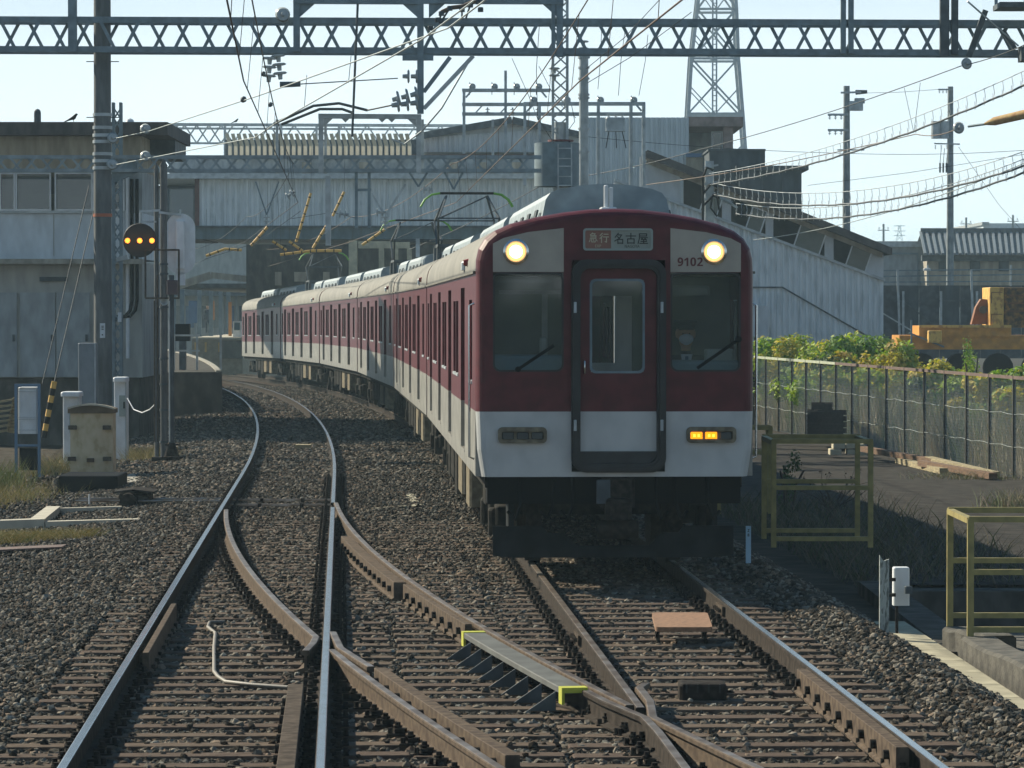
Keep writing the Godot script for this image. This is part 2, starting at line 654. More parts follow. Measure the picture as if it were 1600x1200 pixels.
# ---------------------------------------------------------------- rails
const RAIL_BODY := [Vector2(-0.0635, -0.165), Vector2(0.0635, -0.165), Vector2(0.0635, -0.152), Vector2(0.012, -0.138), Vector2(0.009, -0.045), Vector2(0.0325, -0.034), Vector2(0.0325, -0.008), Vector2(0.027, -0.002), Vector2(-0.027, -0.002), Vector2(-0.0325, -0.008), Vector2(-0.0325, -0.034), Vector2(-0.009, -0.045), Vector2(-0.012, -0.138), Vector2(-0.0635, -0.152)]

func rail(parent: Node3D, pts: PackedVector3Array, shine: Material, body: Material = null) -> MeshInstance3D:
	var g := geo(parent)
	g.sweep(pts, PackedVector2Array(RAIL_BODY))
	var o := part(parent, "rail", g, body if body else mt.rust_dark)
	var t := geo(parent)
	t.sweep(pts, PackedVector2Array([Vector2(-0.027, -0.0018), Vector2(0.027, -0.0018), Vector2(0.021, 0.0), Vector2(-0.021, 0.0)]))
	part(o, "running_surface", t, shine)
	return o

func const_off(v: float) -> Callable:
	return func(_d: float) -> float: return v

func build_tracks() -> void:
	var left := setting("track_left", rp(0, 20))
	var right := setting("track_right", rp(GAP, 20))
	var cross := setting("track_crossover", rp(2.0, 22))
	var E := GAP - 0.75
	var F := GAP + 0.75
	# left line
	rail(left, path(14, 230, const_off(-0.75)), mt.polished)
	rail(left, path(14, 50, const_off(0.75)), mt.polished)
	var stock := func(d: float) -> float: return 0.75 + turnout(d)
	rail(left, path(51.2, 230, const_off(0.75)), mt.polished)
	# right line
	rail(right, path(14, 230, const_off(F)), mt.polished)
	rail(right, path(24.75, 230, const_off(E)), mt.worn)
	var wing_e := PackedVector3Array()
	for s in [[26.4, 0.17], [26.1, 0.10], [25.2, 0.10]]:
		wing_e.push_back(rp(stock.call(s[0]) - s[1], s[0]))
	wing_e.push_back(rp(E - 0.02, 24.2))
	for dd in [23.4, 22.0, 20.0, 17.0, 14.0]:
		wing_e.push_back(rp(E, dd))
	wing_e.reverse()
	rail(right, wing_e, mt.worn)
	# crossover
	rail(cross, path(24.9, 51.2, stock), mt.worn, mt.rust_light)
	var wing_d := PackedVector3Array()
	for s in [[26.4, 0.17], [26.1, 0.10], [25.2, 0.10]]:
		wing_d.push_back(rp(E + s[1], s[0]))
	for dd in [24.2, 23.4, 22.0, 20.5, 19.0, 17.0, 14.0]:
		wing_d.push_back(rp(stock.call(dd), dd))
	wing_d.reverse()
	rail(cross, wing_d, mt.worn, mt.rust_light)
	var inner := func(d: float) -> float: return turnout(d) - 0.75
	var far_c := path(30.15, 49.4, inner)
	var bent := PackedVector3Array([rp(0.75 - 0.16, 28.9), rp(0.75 - 0.105, 29.6)])
	bent.append_array(far_c)
	rail(cross, bent, mt.worn, mt.rust_light)
	rail(cross, path(14, 29.0, inner), mt.worn, mt.rust_light)
	var knuckle := PackedVector3Array([rp(inner.call(27.6) + 0.13, 27.6), rp(inner.call(28.6) + 0.105, 28.6), rp(inner.call(29.2) + 0.09, 29.2), rp(0.80, 30.6)])
	rail(cross, knuckle, mt.worn, mt.rust_light)
	# check rails
	check_rail(left, path(28.6, 33.4, const_off(-0.64)), 0.05, mt.rust_light)
	check_rail(left, path(15, 26.2, const_off(0.55)), 0.11, mt.rust)
	check_rail(cross, path(36.0, 43.4, func(d: float) -> float: return turnout(d) + 0.75 - 0.15), 0.12, mt.rust_light)
	check_rail(cross, path(31.2, 35.8, func(d: float) -> float: return turnout(d) + 0.75 - 0.11), 0.06, mt.rust_light)
	check_rail(cross, path(22.0, 27.4, func(d: float) -> float: return turnout(d) - 0.75 + 0.17), 0.09, mt.rust_light)
	check_rail(right, path(22.4, 27.3, const_off(F - 0.105)), 0.08, mt.rust_light)
		# fish plates and bond marks
	for e in [[left, -0.75, 29.6], [left, 0.75, 33.0], [right, F, 27.6], [right, F, 34.0], [left, 0.75, 44.5], [right, E, 31.0]]:
		var g := geo(e[0])
		for s in [-1, 1]:
			g.bar(rp(e[1] + s * 0.026, e[2] - 0.3, -0.085), rp(e[1] + s * 0.026, e[2] + 0.3, -0.085), 0.03, 0.08)
			for k in 4:
				var c := rp(e[1] + s * 0.042, e[2] - 0.22 + 0.147 * k, -0.085)
				g.cyl(c, c + Vector3(s * 0.03, 0, 0), 0.02, 0.02, 6)
		part(e[0], "fish_plate", g, mt.rust)
	# sleepers
	var sm := []
	for k in 4:
		var g := Geo.new()
		var w: float = [0.2, 0.21, 0.19, 0.2][k]
		g.cbox(Vector3.ZERO, Vector3(1.0, 0.15, w), 0.008)
		sm.append(g.mesh())
	var r := RandomNumberGenerator.new()
	r.seed = 5
	var d := 18.0
	while d < 92.0:
		var open: bool = d < 49.5
		for t in [[left, 0.0, 2.6], [right, GAP, 2.6], [cross, GAP / 2, 0.94]]:
			if t[0] == cross and not open:
				continue
			var y := -0.24 if open else -0.262 - 0.012 * r.randf()
			var ln: float = t[2] + r.randf_range(-0.05, 0.05)
			var c := rp(t[1], d, y) - Vector3(org[t[0]])
			var bs := Basis(Vector3.UP, 0.0457 + r.randf_range(-0.006, 0.006)) * Basis.from_scale(Vector3(ln, 1, 1))
			put(t[0], "sleeper", sm[r.randi() % 4], mt.sleeper if r.randf() < 0.6 else mt.sleeper_b, Transform3D(bs, c))
		d += 0.55
	var far := setting("far_sleepers")
	var fg := geo(far)
	while d < 200.0:
		for o in [0.0, GAP]:
			var a := rp(o - 1.3, d, -0.25)
			fg.bar(a, rp(o + 1.3, d, -0.25), 0.2, 0.15)
		d += 0.55
	part(far, "sleepers", fg, mt.sleeper_b).set_meta("kind", "stuff")
	# fastenings: base plate with a clip and a bolt on each side of the rail foot
	var cg := Geo.new()
	cg.box(Vector3(0, 0.006, 0), Vector3(0.34, 0.012, 0.15))
	for s in [-1, 1]:
		cg.box(Vector3(s * 0.085, 0.028, 0), Vector3(0.07, 0.03, 0.1))
		cg.cyl(Vector3(s * 0.105, 0.03, 0.0), Vector3(s * 0.105, 0.085, 0.0), 0.022, 0.02, 6)
		cg.cyl(Vector3(s * 0.105, 0.05, 0.0), Vector3(s * 0.105, 0.062, 0.0), 0.034, 0.034, 6)
		cg.cyl(Vector3(s * 0.15, 0.012, 0.045), Vector3(s * 0.15, 0.05, 0.045), 0.018, 0.018, 6)
	var clip := cg.mesh()
	d = 18.0
	while d < 62.0:
		var at := [[left, -0.75], [left, 0.75], [right, E], [right, F]]
		if d < 49:
			at.append([cross, turnout(d) - 0.75])
			at.append([cross, turnout(d) + 0.75])
		for e in at:
			var ang := 0.0457 if e[0] != cross else 0.0457 - 0.0044 * (55.5 - d)
			put(e[0], "fastening", clip, mt.iron, Transform3D(Basis(Vector3.UP, ang), rp(e[1], d, -0.168) - Vector3(org[e[0]])))
		d += 0.55
	track_furniture(left, right, cross, stock)

func check_rail(parent: Node3D, pts: PackedVector3Array, w: float, m: Material) -> void:
	var g := geo(parent)
	var h := w / 2
	g.sweep(pts, PackedVector2Array([Vector2(-h - 0.02, -0.165), Vector2(h + 0.02, -0.165), Vector2(h + 0.02, -0.15), Vector2(h, -0.14), Vector2(h, 0.006), Vector2(h - 0.004, 0.01), Vector2(-h + 0.004, 0.01), Vector2(-h, 0.006), Vector2(-h, -0.14), Vector2(-h - 0.02, -0.15)]))
	var o := part(parent, "check_rail", g, m)
	# through bolts along the side
	var run := 0.3
	for i in pts.size() - 1:
		var a := pts[i]
		var b := pts[i + 1]
		var ln := (b - a).length()
		while run < ln:
			var t := (b - a) / ln
			var side := Vector3(t.z, 0, -t.x)
			var c := a + t * run + side * h + Vector3(0, -0.07, 0)
			rod(o, "bolt", c, c + side * 0.035, 0.03, mt.iron)
			run += 0.55
		run -= ln

func track_furniture(left: Node3D, right: Node3D, cross: Node3D, stock: Callable) -> void:
	# grey cover on brackets beside the crossover's outer rail
	var t := thing("rail_cover", "long dark grey cover with yellow ends beside the crossing rail", "cover", rp(stock.call(28.0) - 0.25, 28.0, -0.18))
	var top := geo(t)
	top.sweep(path(25.9, 30.4, func(d: float) -> float: return turnout(d) + 0.75 - 0.17), PackedVector2Array([Vector2(-0.1, -0.03), Vector2(0.07, -0.03), Vector2(0.07, 0.012), Vector2(-0.095, 0.012), Vector2(-0.1, 0.006)]))
	part(t, "top_plate", top, mt.cover_grey)
	var d := 26.1
	while d < 30.4:
		var c := rp(stock.call(d) - 0.27, d, 0)
		var g := geo(t)
		g.prism(PackedVector2Array([Vector2(c.x, -0.03), Vector2(c.x - 0.2, -0.17), Vector2(c.x, -0.17)]), c.z - 0.012, c.z + 0.012)
		part(t, "bracket", g, mt.steel_dark)
		d += 0.55
	for e in [[25.86, 25.98], [30.34, 30.46]]:
		var g := geo(t)
		g.sweep(path(e[0], e[1], func(q: float) -> float: return turnout(q) + 0.75 - 0.17), PackedVector2Array([Vector2(-0.105, -0.1), Vector2(-0.085, -0.1), Vector2(-0.085, -0.02), Vector2(0.08, -0.02), Vector2(0.08, 0.018), Vector2(-0.105, 0.018)]))
		part(t, "yellow_end", g, mt.mark_yellow)
	# ground coil between the rails of the right track
	var u := thing("ground_coil", "flat brown ground coil plate on legs between the right track's rails", "ground coil", rp(GAP + 0.16, 31.8, -0.18))
	var g := geo(u)
	var cc := rp(GAP + 0.16, 31.8, 0.0)
	g.prism(rounded(cc.x - 0.24, -0.62, cc.x + 0.24, 0.2, 0.05), -0.02, 0.02, Transform3D(Basis(Vector3.RIGHT, -PI / 2 + 0.07), Vector3(0, 0.01, cc.z)))
	part(u, "plate", g, mt.coil_brown)
	for sx in [-0.2, 0.2]:
		var l := geo(u)
		l.tube(PackedVector3Array([Vector3(cc.x + sx, -0.02, cc.z + 0.4), Vector3(cc.x + sx - 0.02, -0.1, cc.z + 0.45), Vector3(cc.x + sx, -0.18, cc.z + 0.42)]), 0.018, 6)
		part(u, "leg", l, mt.iron)
		rod(u, "leg", Vector3(cc.x + sx, -0.02, cc.z - 0.1), Vector3(cc.x + sx, -0.18, cc.z - 0.1), 0.018, mt.iron)
	# dark box lying on the sleepers
	var b := thing("track_box", "small dark ribbed box lying on the right track's sleepers", "box", rp(GAP - 0.13, 26.9, -0.18))
	var bg := geo(b)
	var bc := rp(GAP - 0.13, 26.9, -0.11)
	bg.cbox(bc, Vector3(0.34, 0.13, 0.3), 0.02)
	part(b, "case", bg, mt.iron)
	for k in 4:
		beam(b, "rib", bc + Vector3(-0.12 + 0.08 * k, 0.0, 0.152), bc + Vector3(-0.12 + 0.08 * k, 0.06, 0.152), 0.012, 0.012, mt.rubber, Vector3(0, 0, 1))
	# rigid cable loop in the left track
	var w := thing("bond_cable", "stiff pale bond cable curling over the left track's sleepers", "cable", P(335, 1040, 26.8))
	var pts := PackedVector3Array()
	for e in [[350, 972], [327, 973], [324, 980], [336, 990], [334, 1012], [334, 1050], [340, 1058], [352, 1066], [395, 1071], [450, 1075]]:
		var dd: float = 2.8 * 5800.0 / (e[1] - 485.0)
		var p := P(e[0], e[1], dd)
		pts.push_back(p)
	var wg := geo(w)
	wg.tube(pts, 0.016, 8)
	part(w, "cable", wg, mt.bond_pale)
	# angled pale lid pieces between the tracks
	var v := thing("angle_lid", "pale angled trough lid lying in the ballast between the tracks", "lid", P(625, 790, 52.5))
	for e in [[582, 796, 640, 792, 0.05], [640, 793, 653, 790, 0.14], [648, 786, 640, 774, 0.12]]:
		var da: float = 2.83 * 5800.0 / (e[1] - 485.0)
		var db: float = 2.83 * 5800.0 / (e[3] - 485.0)
		beam(v, "piece", P(e[0], e[1], da), P(e[2], e[3], db), e[4], 0.04, mt.lid_pale)
	var x := thing("switch_box", "small low box between the left track's rails near the shadow", "box", P(472, 699, 73))
	block(x, "case", P(461, 703, 75.5), P(485, 695, 75.5) + Vector3(0, 0, -0.4), mt.plank_tan)
	# rods of the switch between the rails
	for e in [[54.2, 0.0], [52.8, 0.0]]:
		var q := thing("switch_rod", "switch stretcher rod across the left track, %s" % ("farther one" if e[0] > 54 else "nearer one"), "rod", rp(0, e[0], -0.12), "switch rods")
		beam(q, "bar", rp(-0.72, e[0], -0.12), rp(0.72, e[0], -0.12), 0.06, 0.03, mt.worn)
		for s in [-0.3, 0.3]:
			beam(q, "lug", rp(s, e[0] - 0.08, -0.12), rp(s, e[0] + 0.08, -0.12), 0.05, 0.06, mt.iron)

# ---------------------------------------------------------------- the train
const HALF := 1.40
const BELT := 1.635
const FLOOR := 0.98
const EAVE := 3.03

func roof_line(inset := 0.0) -> PackedVector2Array:
	var p := PackedVector2Array()
	for e in [[1.40, 3.03], [1.395, 3.16], [1.37, 3.27], [1.31, 3.37], [1.21, 3.45], [1.05, 3.52], [0.8, 3.585], [0.52, 3.635], [0.26, 3.665], [0.0, 3.675]]:
		p.push_back(Vector2(e[0] - inset * clampf((3.6 - e[1]) * 4.0, 0.0, 1.0), e[1] - inset * clampf((e[1] - 3.05) * 3.0, 0, 1)))
	var q := p.duplicate()
	for i in range(p.size() - 2, -1, -1):
		q.push_back(Vector2(-p[i].x, p[i].y))
	return q

func wall_cells(holes: Array, z0: float, z1: float, y0: float, y1: float, g: Geo, x: float, thick: float) -> void:
	var zs := [z0, z1]
	var ys := [y0, y1]
	for h in holes:
		for z in [h[0], h[1]]:
			if z > z0 and z < z1 and not zs.has(z): zs.append(z)
		for y in [h[2], h[3]]:
			if y > y0 and y < y1 and not ys.has(y): ys.append(y)
	zs.sort()
	ys.sort()
	for i in zs.size() - 1:
		var from := -1.0
		for k in ys.size() - 1:
			var zc: float = (zs[i] + zs[i + 1]) / 2
			var yc: float = (ys[k] + ys[k + 1]) / 2
			var open := false
			for h in holes:
				if zc > h[0] and zc < h[1] and yc > h[2] and yc < h[3]: open = true
			if not open and from < 0: from = ys[k]
			if from >= 0 and (open or k == ys.size() - 2):
				var to: float = ys[k] if open else ys[k + 1]
				g.span(Vector3(x - signf(x) * thick, from, zs[i]), Vector3(x, to, zs[i + 1]))
				from = -1.0

func make_car(label: String, front: bool, pan: bool) -> Node3D:
	var t := thing("train_car", label, "train car", Vector3.ZERO, "coaches of the red and white train")
	var L := CAR - 0.55
	var zf := -0.16 if front else 0.0
	var doors := []
	var wins := []
	for c in [4.1, 9.1, 14.0, 18.9]:
		doors.append([-c - 0.65, -c + 0.65, 1.12, 2.9])
	for c in [1.55, 6.1, 7.1, 11.05, 12.05, 15.95, 16.95, 20.5]:
		wins.append([-c - 0.44, -c + 0.44, 1.92, 2.76])
	var holes := doors + wins
	for s in [-1, 1]:
		var low := Geo.new()
		var mid := Geo.new()
		wall_cells(holes, -L, zf, FLOOR, BELT, low, HALF * s, 0.06)
		wall_cells(holes, -L, zf, BELT, EAVE, mid, HALF * s, 0.06)
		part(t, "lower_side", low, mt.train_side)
		part(t, "upper_side", mid, mt.maroon)
	# roof shell
	var rg := Geo.new()
	var rl := roof_line()
	var zr := zf
	for i in rl.size() - 1:
		var a := rl[i]
		var b := rl[i + 1]
		var na := (Vector3(a.x * 0.35, maxf(0.05, a.y - 2.95), 0)).normalized()
		var nb := (Vector3(b.x * 0.35, maxf(0.05, b.y - 2.95), 0)).normalized()
		rg.tri3(Vector3(a.x, a.y, zr), Vector3(a.x, a.y, -L), Vector3(b.x, b.y, -L), na, na, nb)
		rg.tri3(Vector3(a.x, a.y, zr), Vector3(b.x, b.y, -L), Vector3(b.x, b.y, zr), na, nb, nb)
	var roof := part(t, "roof", rg, mt.train_roof)
	var gut := Geo.new()
	for s in [-1, 1]:
		gut.span(Vector3(s * 1.40, 3.02, -L), Vector3(s * 1.425, 3.045, zf))
	part(roof, "rain_gutter", gut, mt.train_roof)
	# floor, ceiling and ends, so that the saloon is a room
	var room := Geo.new()
	room.span(Vector3(-1.34, 0.99, -L + 0.05), Vector3(1.34, 1.1, zf - 0.05))
	room.span(Vector3(-1.33, 3.0, -L + 0.05), Vector3(1.33, 3.05, zf - 0.05))
	for s in [-1, 1]:
		for c in [6.6, 11.55, 16.45]:
			room.span(Vector3(s * 0.85, 1.1, -c - 1.6), Vector3(s * 1.3, 1.5, -c + 1.6))
	part(t, "saloon", room, mt.cab_dark)
	var eg := Geo.new()
	var outline := PackedVector2Array([Vector2(-1.39, FLOOR), Vector2(1.39, FLOOR)])
	outline.append_array(rl)
	eg.prism(outline, -L - 0.04, -L + 0.02)
	if not front:
		eg.prism(outline, -0.03, 0.03)
	part(t, "end_wall", eg, mt.maroon)
	var gap_block := Geo.new()
	gap_block.span(Vector3(-1.27, 1.05, -L - 0.53), Vector3(1.27, 3.2, -L - 0.045))  # gangway widened into a black block that paints the shade between cars
	part(t, "gangway", gap_block, mt.rubber)
	# window panes, doors, rub rails
	for s in [-1, 1]:
		for h in wins:
			var p := Geo.new()
			p.span(Vector3(s * 1.362, h[2] + 0.01, h[0] + 0.01), Vector3(s * 1.372, h[3] - 0.01, h[1] - 0.01))
			var w := part(t, "window", p, mt.glass_side)
			var f := Geo.new()
			f.span(Vector3(s * 1.365, h[2] - 0.03, h[0]), Vector3(s * 1.412, h[2], h[1]))
			f.span(Vector3(s * 1.36, h[2], (h[0] + h[1]) / 2 - 0.015), Vector3(s * 1.378, h[3], (h[0] + h[1]) / 2 + 0.015))
			part(w, "sill", f, mt.galv)
		for h in doors:
			var dw := []
			var zc: float = (h[0] + h[1]) / 2
			for q in [-0.31, 0.31]:
				dw.append([zc + q - 0.2, zc + q + 0.2, 1.92, 2.7])
			var lower := Geo.new()
			wall_cells(dw, h[0], h[1], h[2], BELT, lower, 1.32 * s, 0.03)
			lower.span(Vector3(s * 1.30, h[2] - 0.02, h[0]), Vector3(s * 1.405, h[2], h[1]))
			var upper := Geo.new()
			wall_cells(dw, h[0], h[1], BELT, h[3], upper, 1.32 * s, 0.03)
			var dr := part(t, "door", upper, mt.maroon)
			part(dr, "lower_leaf", lower, mt.train_side)
			for q in dw:
				var p := Geo.new()
				p.span(Vector3(s * 1.298, q[2], q[0]), Vector3(s * 1.308, q[3], q[1]))
				part(dr, "door_window", p, mt.glass_side)
		# small lamps above the windows
		var lm := Geo.new()
		lm.cyl(Vector3(s * 1.38, 3.16, -2.6), Vector3(s * 1.44, 3.16, -2.6), 0.045, 0.03, 8)
		part(t, "side_lamp", lm, mt.side_lamp)
		var vent := Geo.new()
		vent.cbox(Vector3(s * 1.37, 3.14, -3.6), Vector3(0.12, 0.1, 0.4), 0.02)
		part(t, "speaker_cover", vent, mt.galv)
	# coolers on the roof
	var spans := [[1.3, 9.6], [11.2, 19.6]] if not pan else [[1.3, 8.6], [9.6, 13.4]]
	for e in spans:
		var a := Geo.new()
		var sec := PackedVector2Array([Vector2(-0.69, 3.5), Vector2(0.69, 3.5), Vector2(0.63, 3.8), Vector2(0.58, 3.87), Vector2(0.48, 3.91), Vector2(0.25, 3.95), Vector2(0, 3.965), Vector2(-0.25, 3.95), Vector2(-0.48, 3.91), Vector2(-0.58, 3.87), Vector2(-0.63, 3.8)])
		a.prism(sec, -e[1], -e[0])
		var ac := part(t, "cooler", a, mt.ac_grey)
		var z: float = e[0] + 0.5
		while z < e[1] - 0.8:
			for s in [-1, 1]:
				for k in 2:
					var fins := Geo.new()
					fins.obox(Transform3D(Basis(Vector3(0, 0, 1), s * 0.24), Vector3(s * 0.71, 3.62, -z - 0.3 * k)), Vector3(0.02, 0.17, 0.2))
					part(ac, "louvre", fins, mt.steel_dark)
			z += 1.55
	if pan:
		pantograph(t, -17.3)
	# underframe
	var uf := Geo.new()
	uf.span(Vector3(-1.3, 0.86, -L), Vector3(1.3, 0.985, zf - 0.1))
	part(t, "underframe", uf, mt.under)
	for e in [[6.3, 1.2, 0.52], [7.9, 0.7, 0.45], [9.0, 1.5, 0.5], [11.0, 1.0, 0.6], [12.4, 1.4, 0.45], [14.2, 0.8, 0.5]]:
		for s in [-1, 1]:
			var b := Geo.new()
			b.cbox(Vector3(s * 0.9, 0.86 - e[2] / 2, -e[0] - e[1] / 2), Vector3(0.7, e[2], e[1]), 0.03)
			part(t, "equipment_box", b, mt.under_tan if int(e[0] * 10) % 3 == 0 else mt.under)
	for c in [3.0, L - 2.9]:
		var bg := Geo.new()
		for s in [-1, 1]:
			bg.cbox(Vector3(s * 1.06, 0.5, -c), Vector3(0.14, 0.2, 2.7), 0.02)
			bg.cbox(Vector3(s * 1.08, 0.66, -c), Vector3(0.24, 0.2, 0.7), 0.03)
			for q in [-1.05, 1.05]:
				bg.cbox(Vector3(s * 1.09, 0.43, -c + q), Vector3(0.22, 0.28, 0.3), 0.03)
				bg.cyl(Vector3(s * 1.1, 0.55, -c + q * 0.7), Vector3(s * 1.1, 0.78, -c + q * 0.7), 0.09, 0.09, 8)
		bg.span(Vector3(-1.0, 0.45, -c - 0.2), Vector3(1.0, 0.6, -c + 0.2))
		var bogie := part(t, "bogie", bg, mt.under)
		for q in [-1.05, 1.05]:
			for s in [-1, 1]:
				var wg := Geo.new()
				wg.cyl(Vector3(s * 0.69, 0.43, -c + q), Vector3(s * 0.82, 0.43, -c + q), 0.43, 0.42, 22)
				wg.cyl(Vector3(s * 0.66, 0.43, -c + q), Vector3(s * 0.69, 0.43, -c + q), 0.455, 0.455, 22)
				part(bogie, "wheel", wg, mt.iron)
	return t

func pantograph(t: Node3D, z: float) -> void:
	var g := Geo.new()
	for s in [-1, 1]:
		for q in [-0.9, 0.9]:
			g.cyl(Vector3(s * 0.6, 3.55, z + q), Vector3(s * 0.6, 3.95, z + q), 0.06, 0.05, 8)
		g.bar(Vector3(s * 0.6, 3.97, z - 1.0), Vector3(s * 0.6, 3.97, z + 1.0), 0.06, 0.06)
		for q in [-1, 1]:
			g.bar(Vector3(s * 0.6, 4.0, z + q * 0.35), Vector3(s * 0.62, 4.52, z + q * 1.05), 0.045, 0.045)
			g.bar(Vector3(s * 0.62, 4.52, z + q * 1.05), Vector3(s * 0.42, 5.0, z + q * 0.12), 0.035, 0.035)
	for q in [-1, 1]:
		g.bar(Vector3(-0.6, 3.97, z + q), Vector3(0.6, 3.97, z + q), 0.06, 0.06)
		g.bar(Vector3(-0.62, 4.52, z + q * 1.05), Vector3(0.62, 4.52, z + q * 1.05), 0.03, 0.03)
		g.bar(Vector3(-0.62, 4.52, z + q * 1.05), Vector3(0.42, 5.0, z + q * 0.12), 0.02, 0.02)
	var p := part(t, "pantograph", g, mt.steel_dark)
	var h := Geo.new()
	for q in [-0.14, 0.14]:
		h.bar(Vector3(-0.55, 5.06, z + q), Vector3(0.55, 5.06, z + q), 0.06, 0.04)
	part(p, "collector_shoe", h, mt.iron)
	for s in [-1, 1]:
		var e := Geo.new()
		for q in [-0.14, 0.14]:
			e.tube(PackedVector3Array([Vector3(s * 0.55, 5.06, z + q), Vector3(s * 0.72, 5.03, z + q), Vector3(s * 0.86, 4.93, z + q), Vector3(s * 0.95, 4.78, z + q)]), 0.022, 6)
		part(p, "horn", e, mt.horn_green)

func rounded(x0: float, y0: float, x1: float, y1: float, r: float, n := 5) -> PackedVector2Array:
	var p := PackedVector2Array()
	for c in [[x1 - r, y0 + r, -PI / 2], [x1 - r, y1 - r, 0.0], [x0 + r, y1 - r, PI / 2], [x0 + r, y0 + r, PI]]:
		for i in n + 1:
			var a: float = c[2] + PI / 2 * i / n
			p.push_back(Vector2(c[0] + r * cos(a), c[1] + r * sin(a)))
	return p

# ring between two outlines of equal length
func frame_ring(g: Geo, a: PackedVector2Array, b: PackedVector2Array, z0: float, z1: float) -> void:
	for i in a.size():
		var j := (i + 1) % a.size()
		var A := Vector3(a[i].x, a[i].y, z1)
		var B := Vector3(a[j].x, a[j].y, z1)
		var C := Vector3(b[j].x, b[j].y, z1)
		var D := Vector3(b[i].x, b[i].y, z1)
		g.quad(A, B, C, D)
		g.quad(Vector3(A.x, A.y, z0), Vector3(B.x, B.y, z0), B, A)
		g.quad(D, C, Vector3(C.x, C.y, z0), Vector3(D.x, D.y, z0))

func cut(outline: PackedVector2Array, x0: float, y0: float, x1: float, y1: float) -> Array:
	return Geometry2D.intersect_polygons(outline, PackedVector2Array([Vector2(x0, y0), Vector2(x1, y0), Vector2(x1, y1), Vector2(x0, y1)]))

func front_outline(inset: float) -> PackedVector2Array:
	var p := PackedVector2Array([Vector2(-1.345 + inset, FLOOR), Vector2(1.345 - inset, FLOOR), Vector2(1.385 - inset, 1.25), Vector2(1.40 - inset, BELT), Vector2(1.40 - inset, 2.4)])
	p.append_array(roof_line(inset))
	p.append_array(PackedVector2Array([Vector2(-1.40 + inset, 2.4), Vector2(-1.40 + inset, BELT), Vector2(-1.385 + inset, 1.25)]))
	return p

func strokes(g: Geo, lines: Array, x: float, y: float, s: float, z: float, w: float) -> void:
	for l in lines:
		for i in range(0, l.size() - 2, 2):
			var a := Vector3(x + l[i] * s, y + l[i + 1] * s, z)
			var b := Vector3(x + l[i + 2] * s, y + l[i + 3] * s, z)
			var e := (b - a).normalized() * w * 0.4
			g.bar(a - e, b + e, w, 0.004, Vector3(0, 0, 1))

func text(parent: Node3D, called: String, words: String, size: float, at: Transform3D, m: Material, bold := true) -> MeshInstance3D:
	var f := SystemFont.new()
	f.font_names = PackedStringArray(["Droid Sans"])
	f.font_weight = 700 if bold else 400
	var tm := TextMesh.new()
	tm.font = f
	tm.text = words
	tm.font_size = 64
	tm.pixel_size = size / 46.0
	tm.depth = 0.004
	return put(parent, called, tm, m, at)

func build_train() -> void:
	var labels := ["leading red and white train car with lit headlights and destination sign", "second train car, right behind the leading car with headlights", "third train car from the headlights, in front of the yellow station column", "fourth train car from the headlights, half crossed by a shadow", "fifth train car from the headlights, just before the rear car", "rear train car standing in the shade of the station"]
	var plain := make_car(labels[0], true, false)
	var proto_a := make_car(labels[1], false, true)
	var proto_b := make_car(labels[3], false, false)
	var cars := [plain, proto_a, null, proto_b, null, null]
	for k in [2, 4, 5]:
		var src: Node3D = proto_a if k == 2 or k == 4 else proto_b
		var c: Node3D = src.duplicate()
		c.name = numbered("train_car")
		add_child(c)
		c.set_meta("label", labels[k])
		cars[k] = c
	for k in 6:
		var d := 37.25 + CAR * k
		var a := rp(GAP, d)
		var b := rp(GAP, d + CAR)
		var c: Node3D = cars[k]
		var z := (a - b).normalized()
		var x := Vector3.UP.cross(z).normalized()
		c.transform = Transform3D(Basis(x, z.cross(x), z), a)
	train_front(plain)

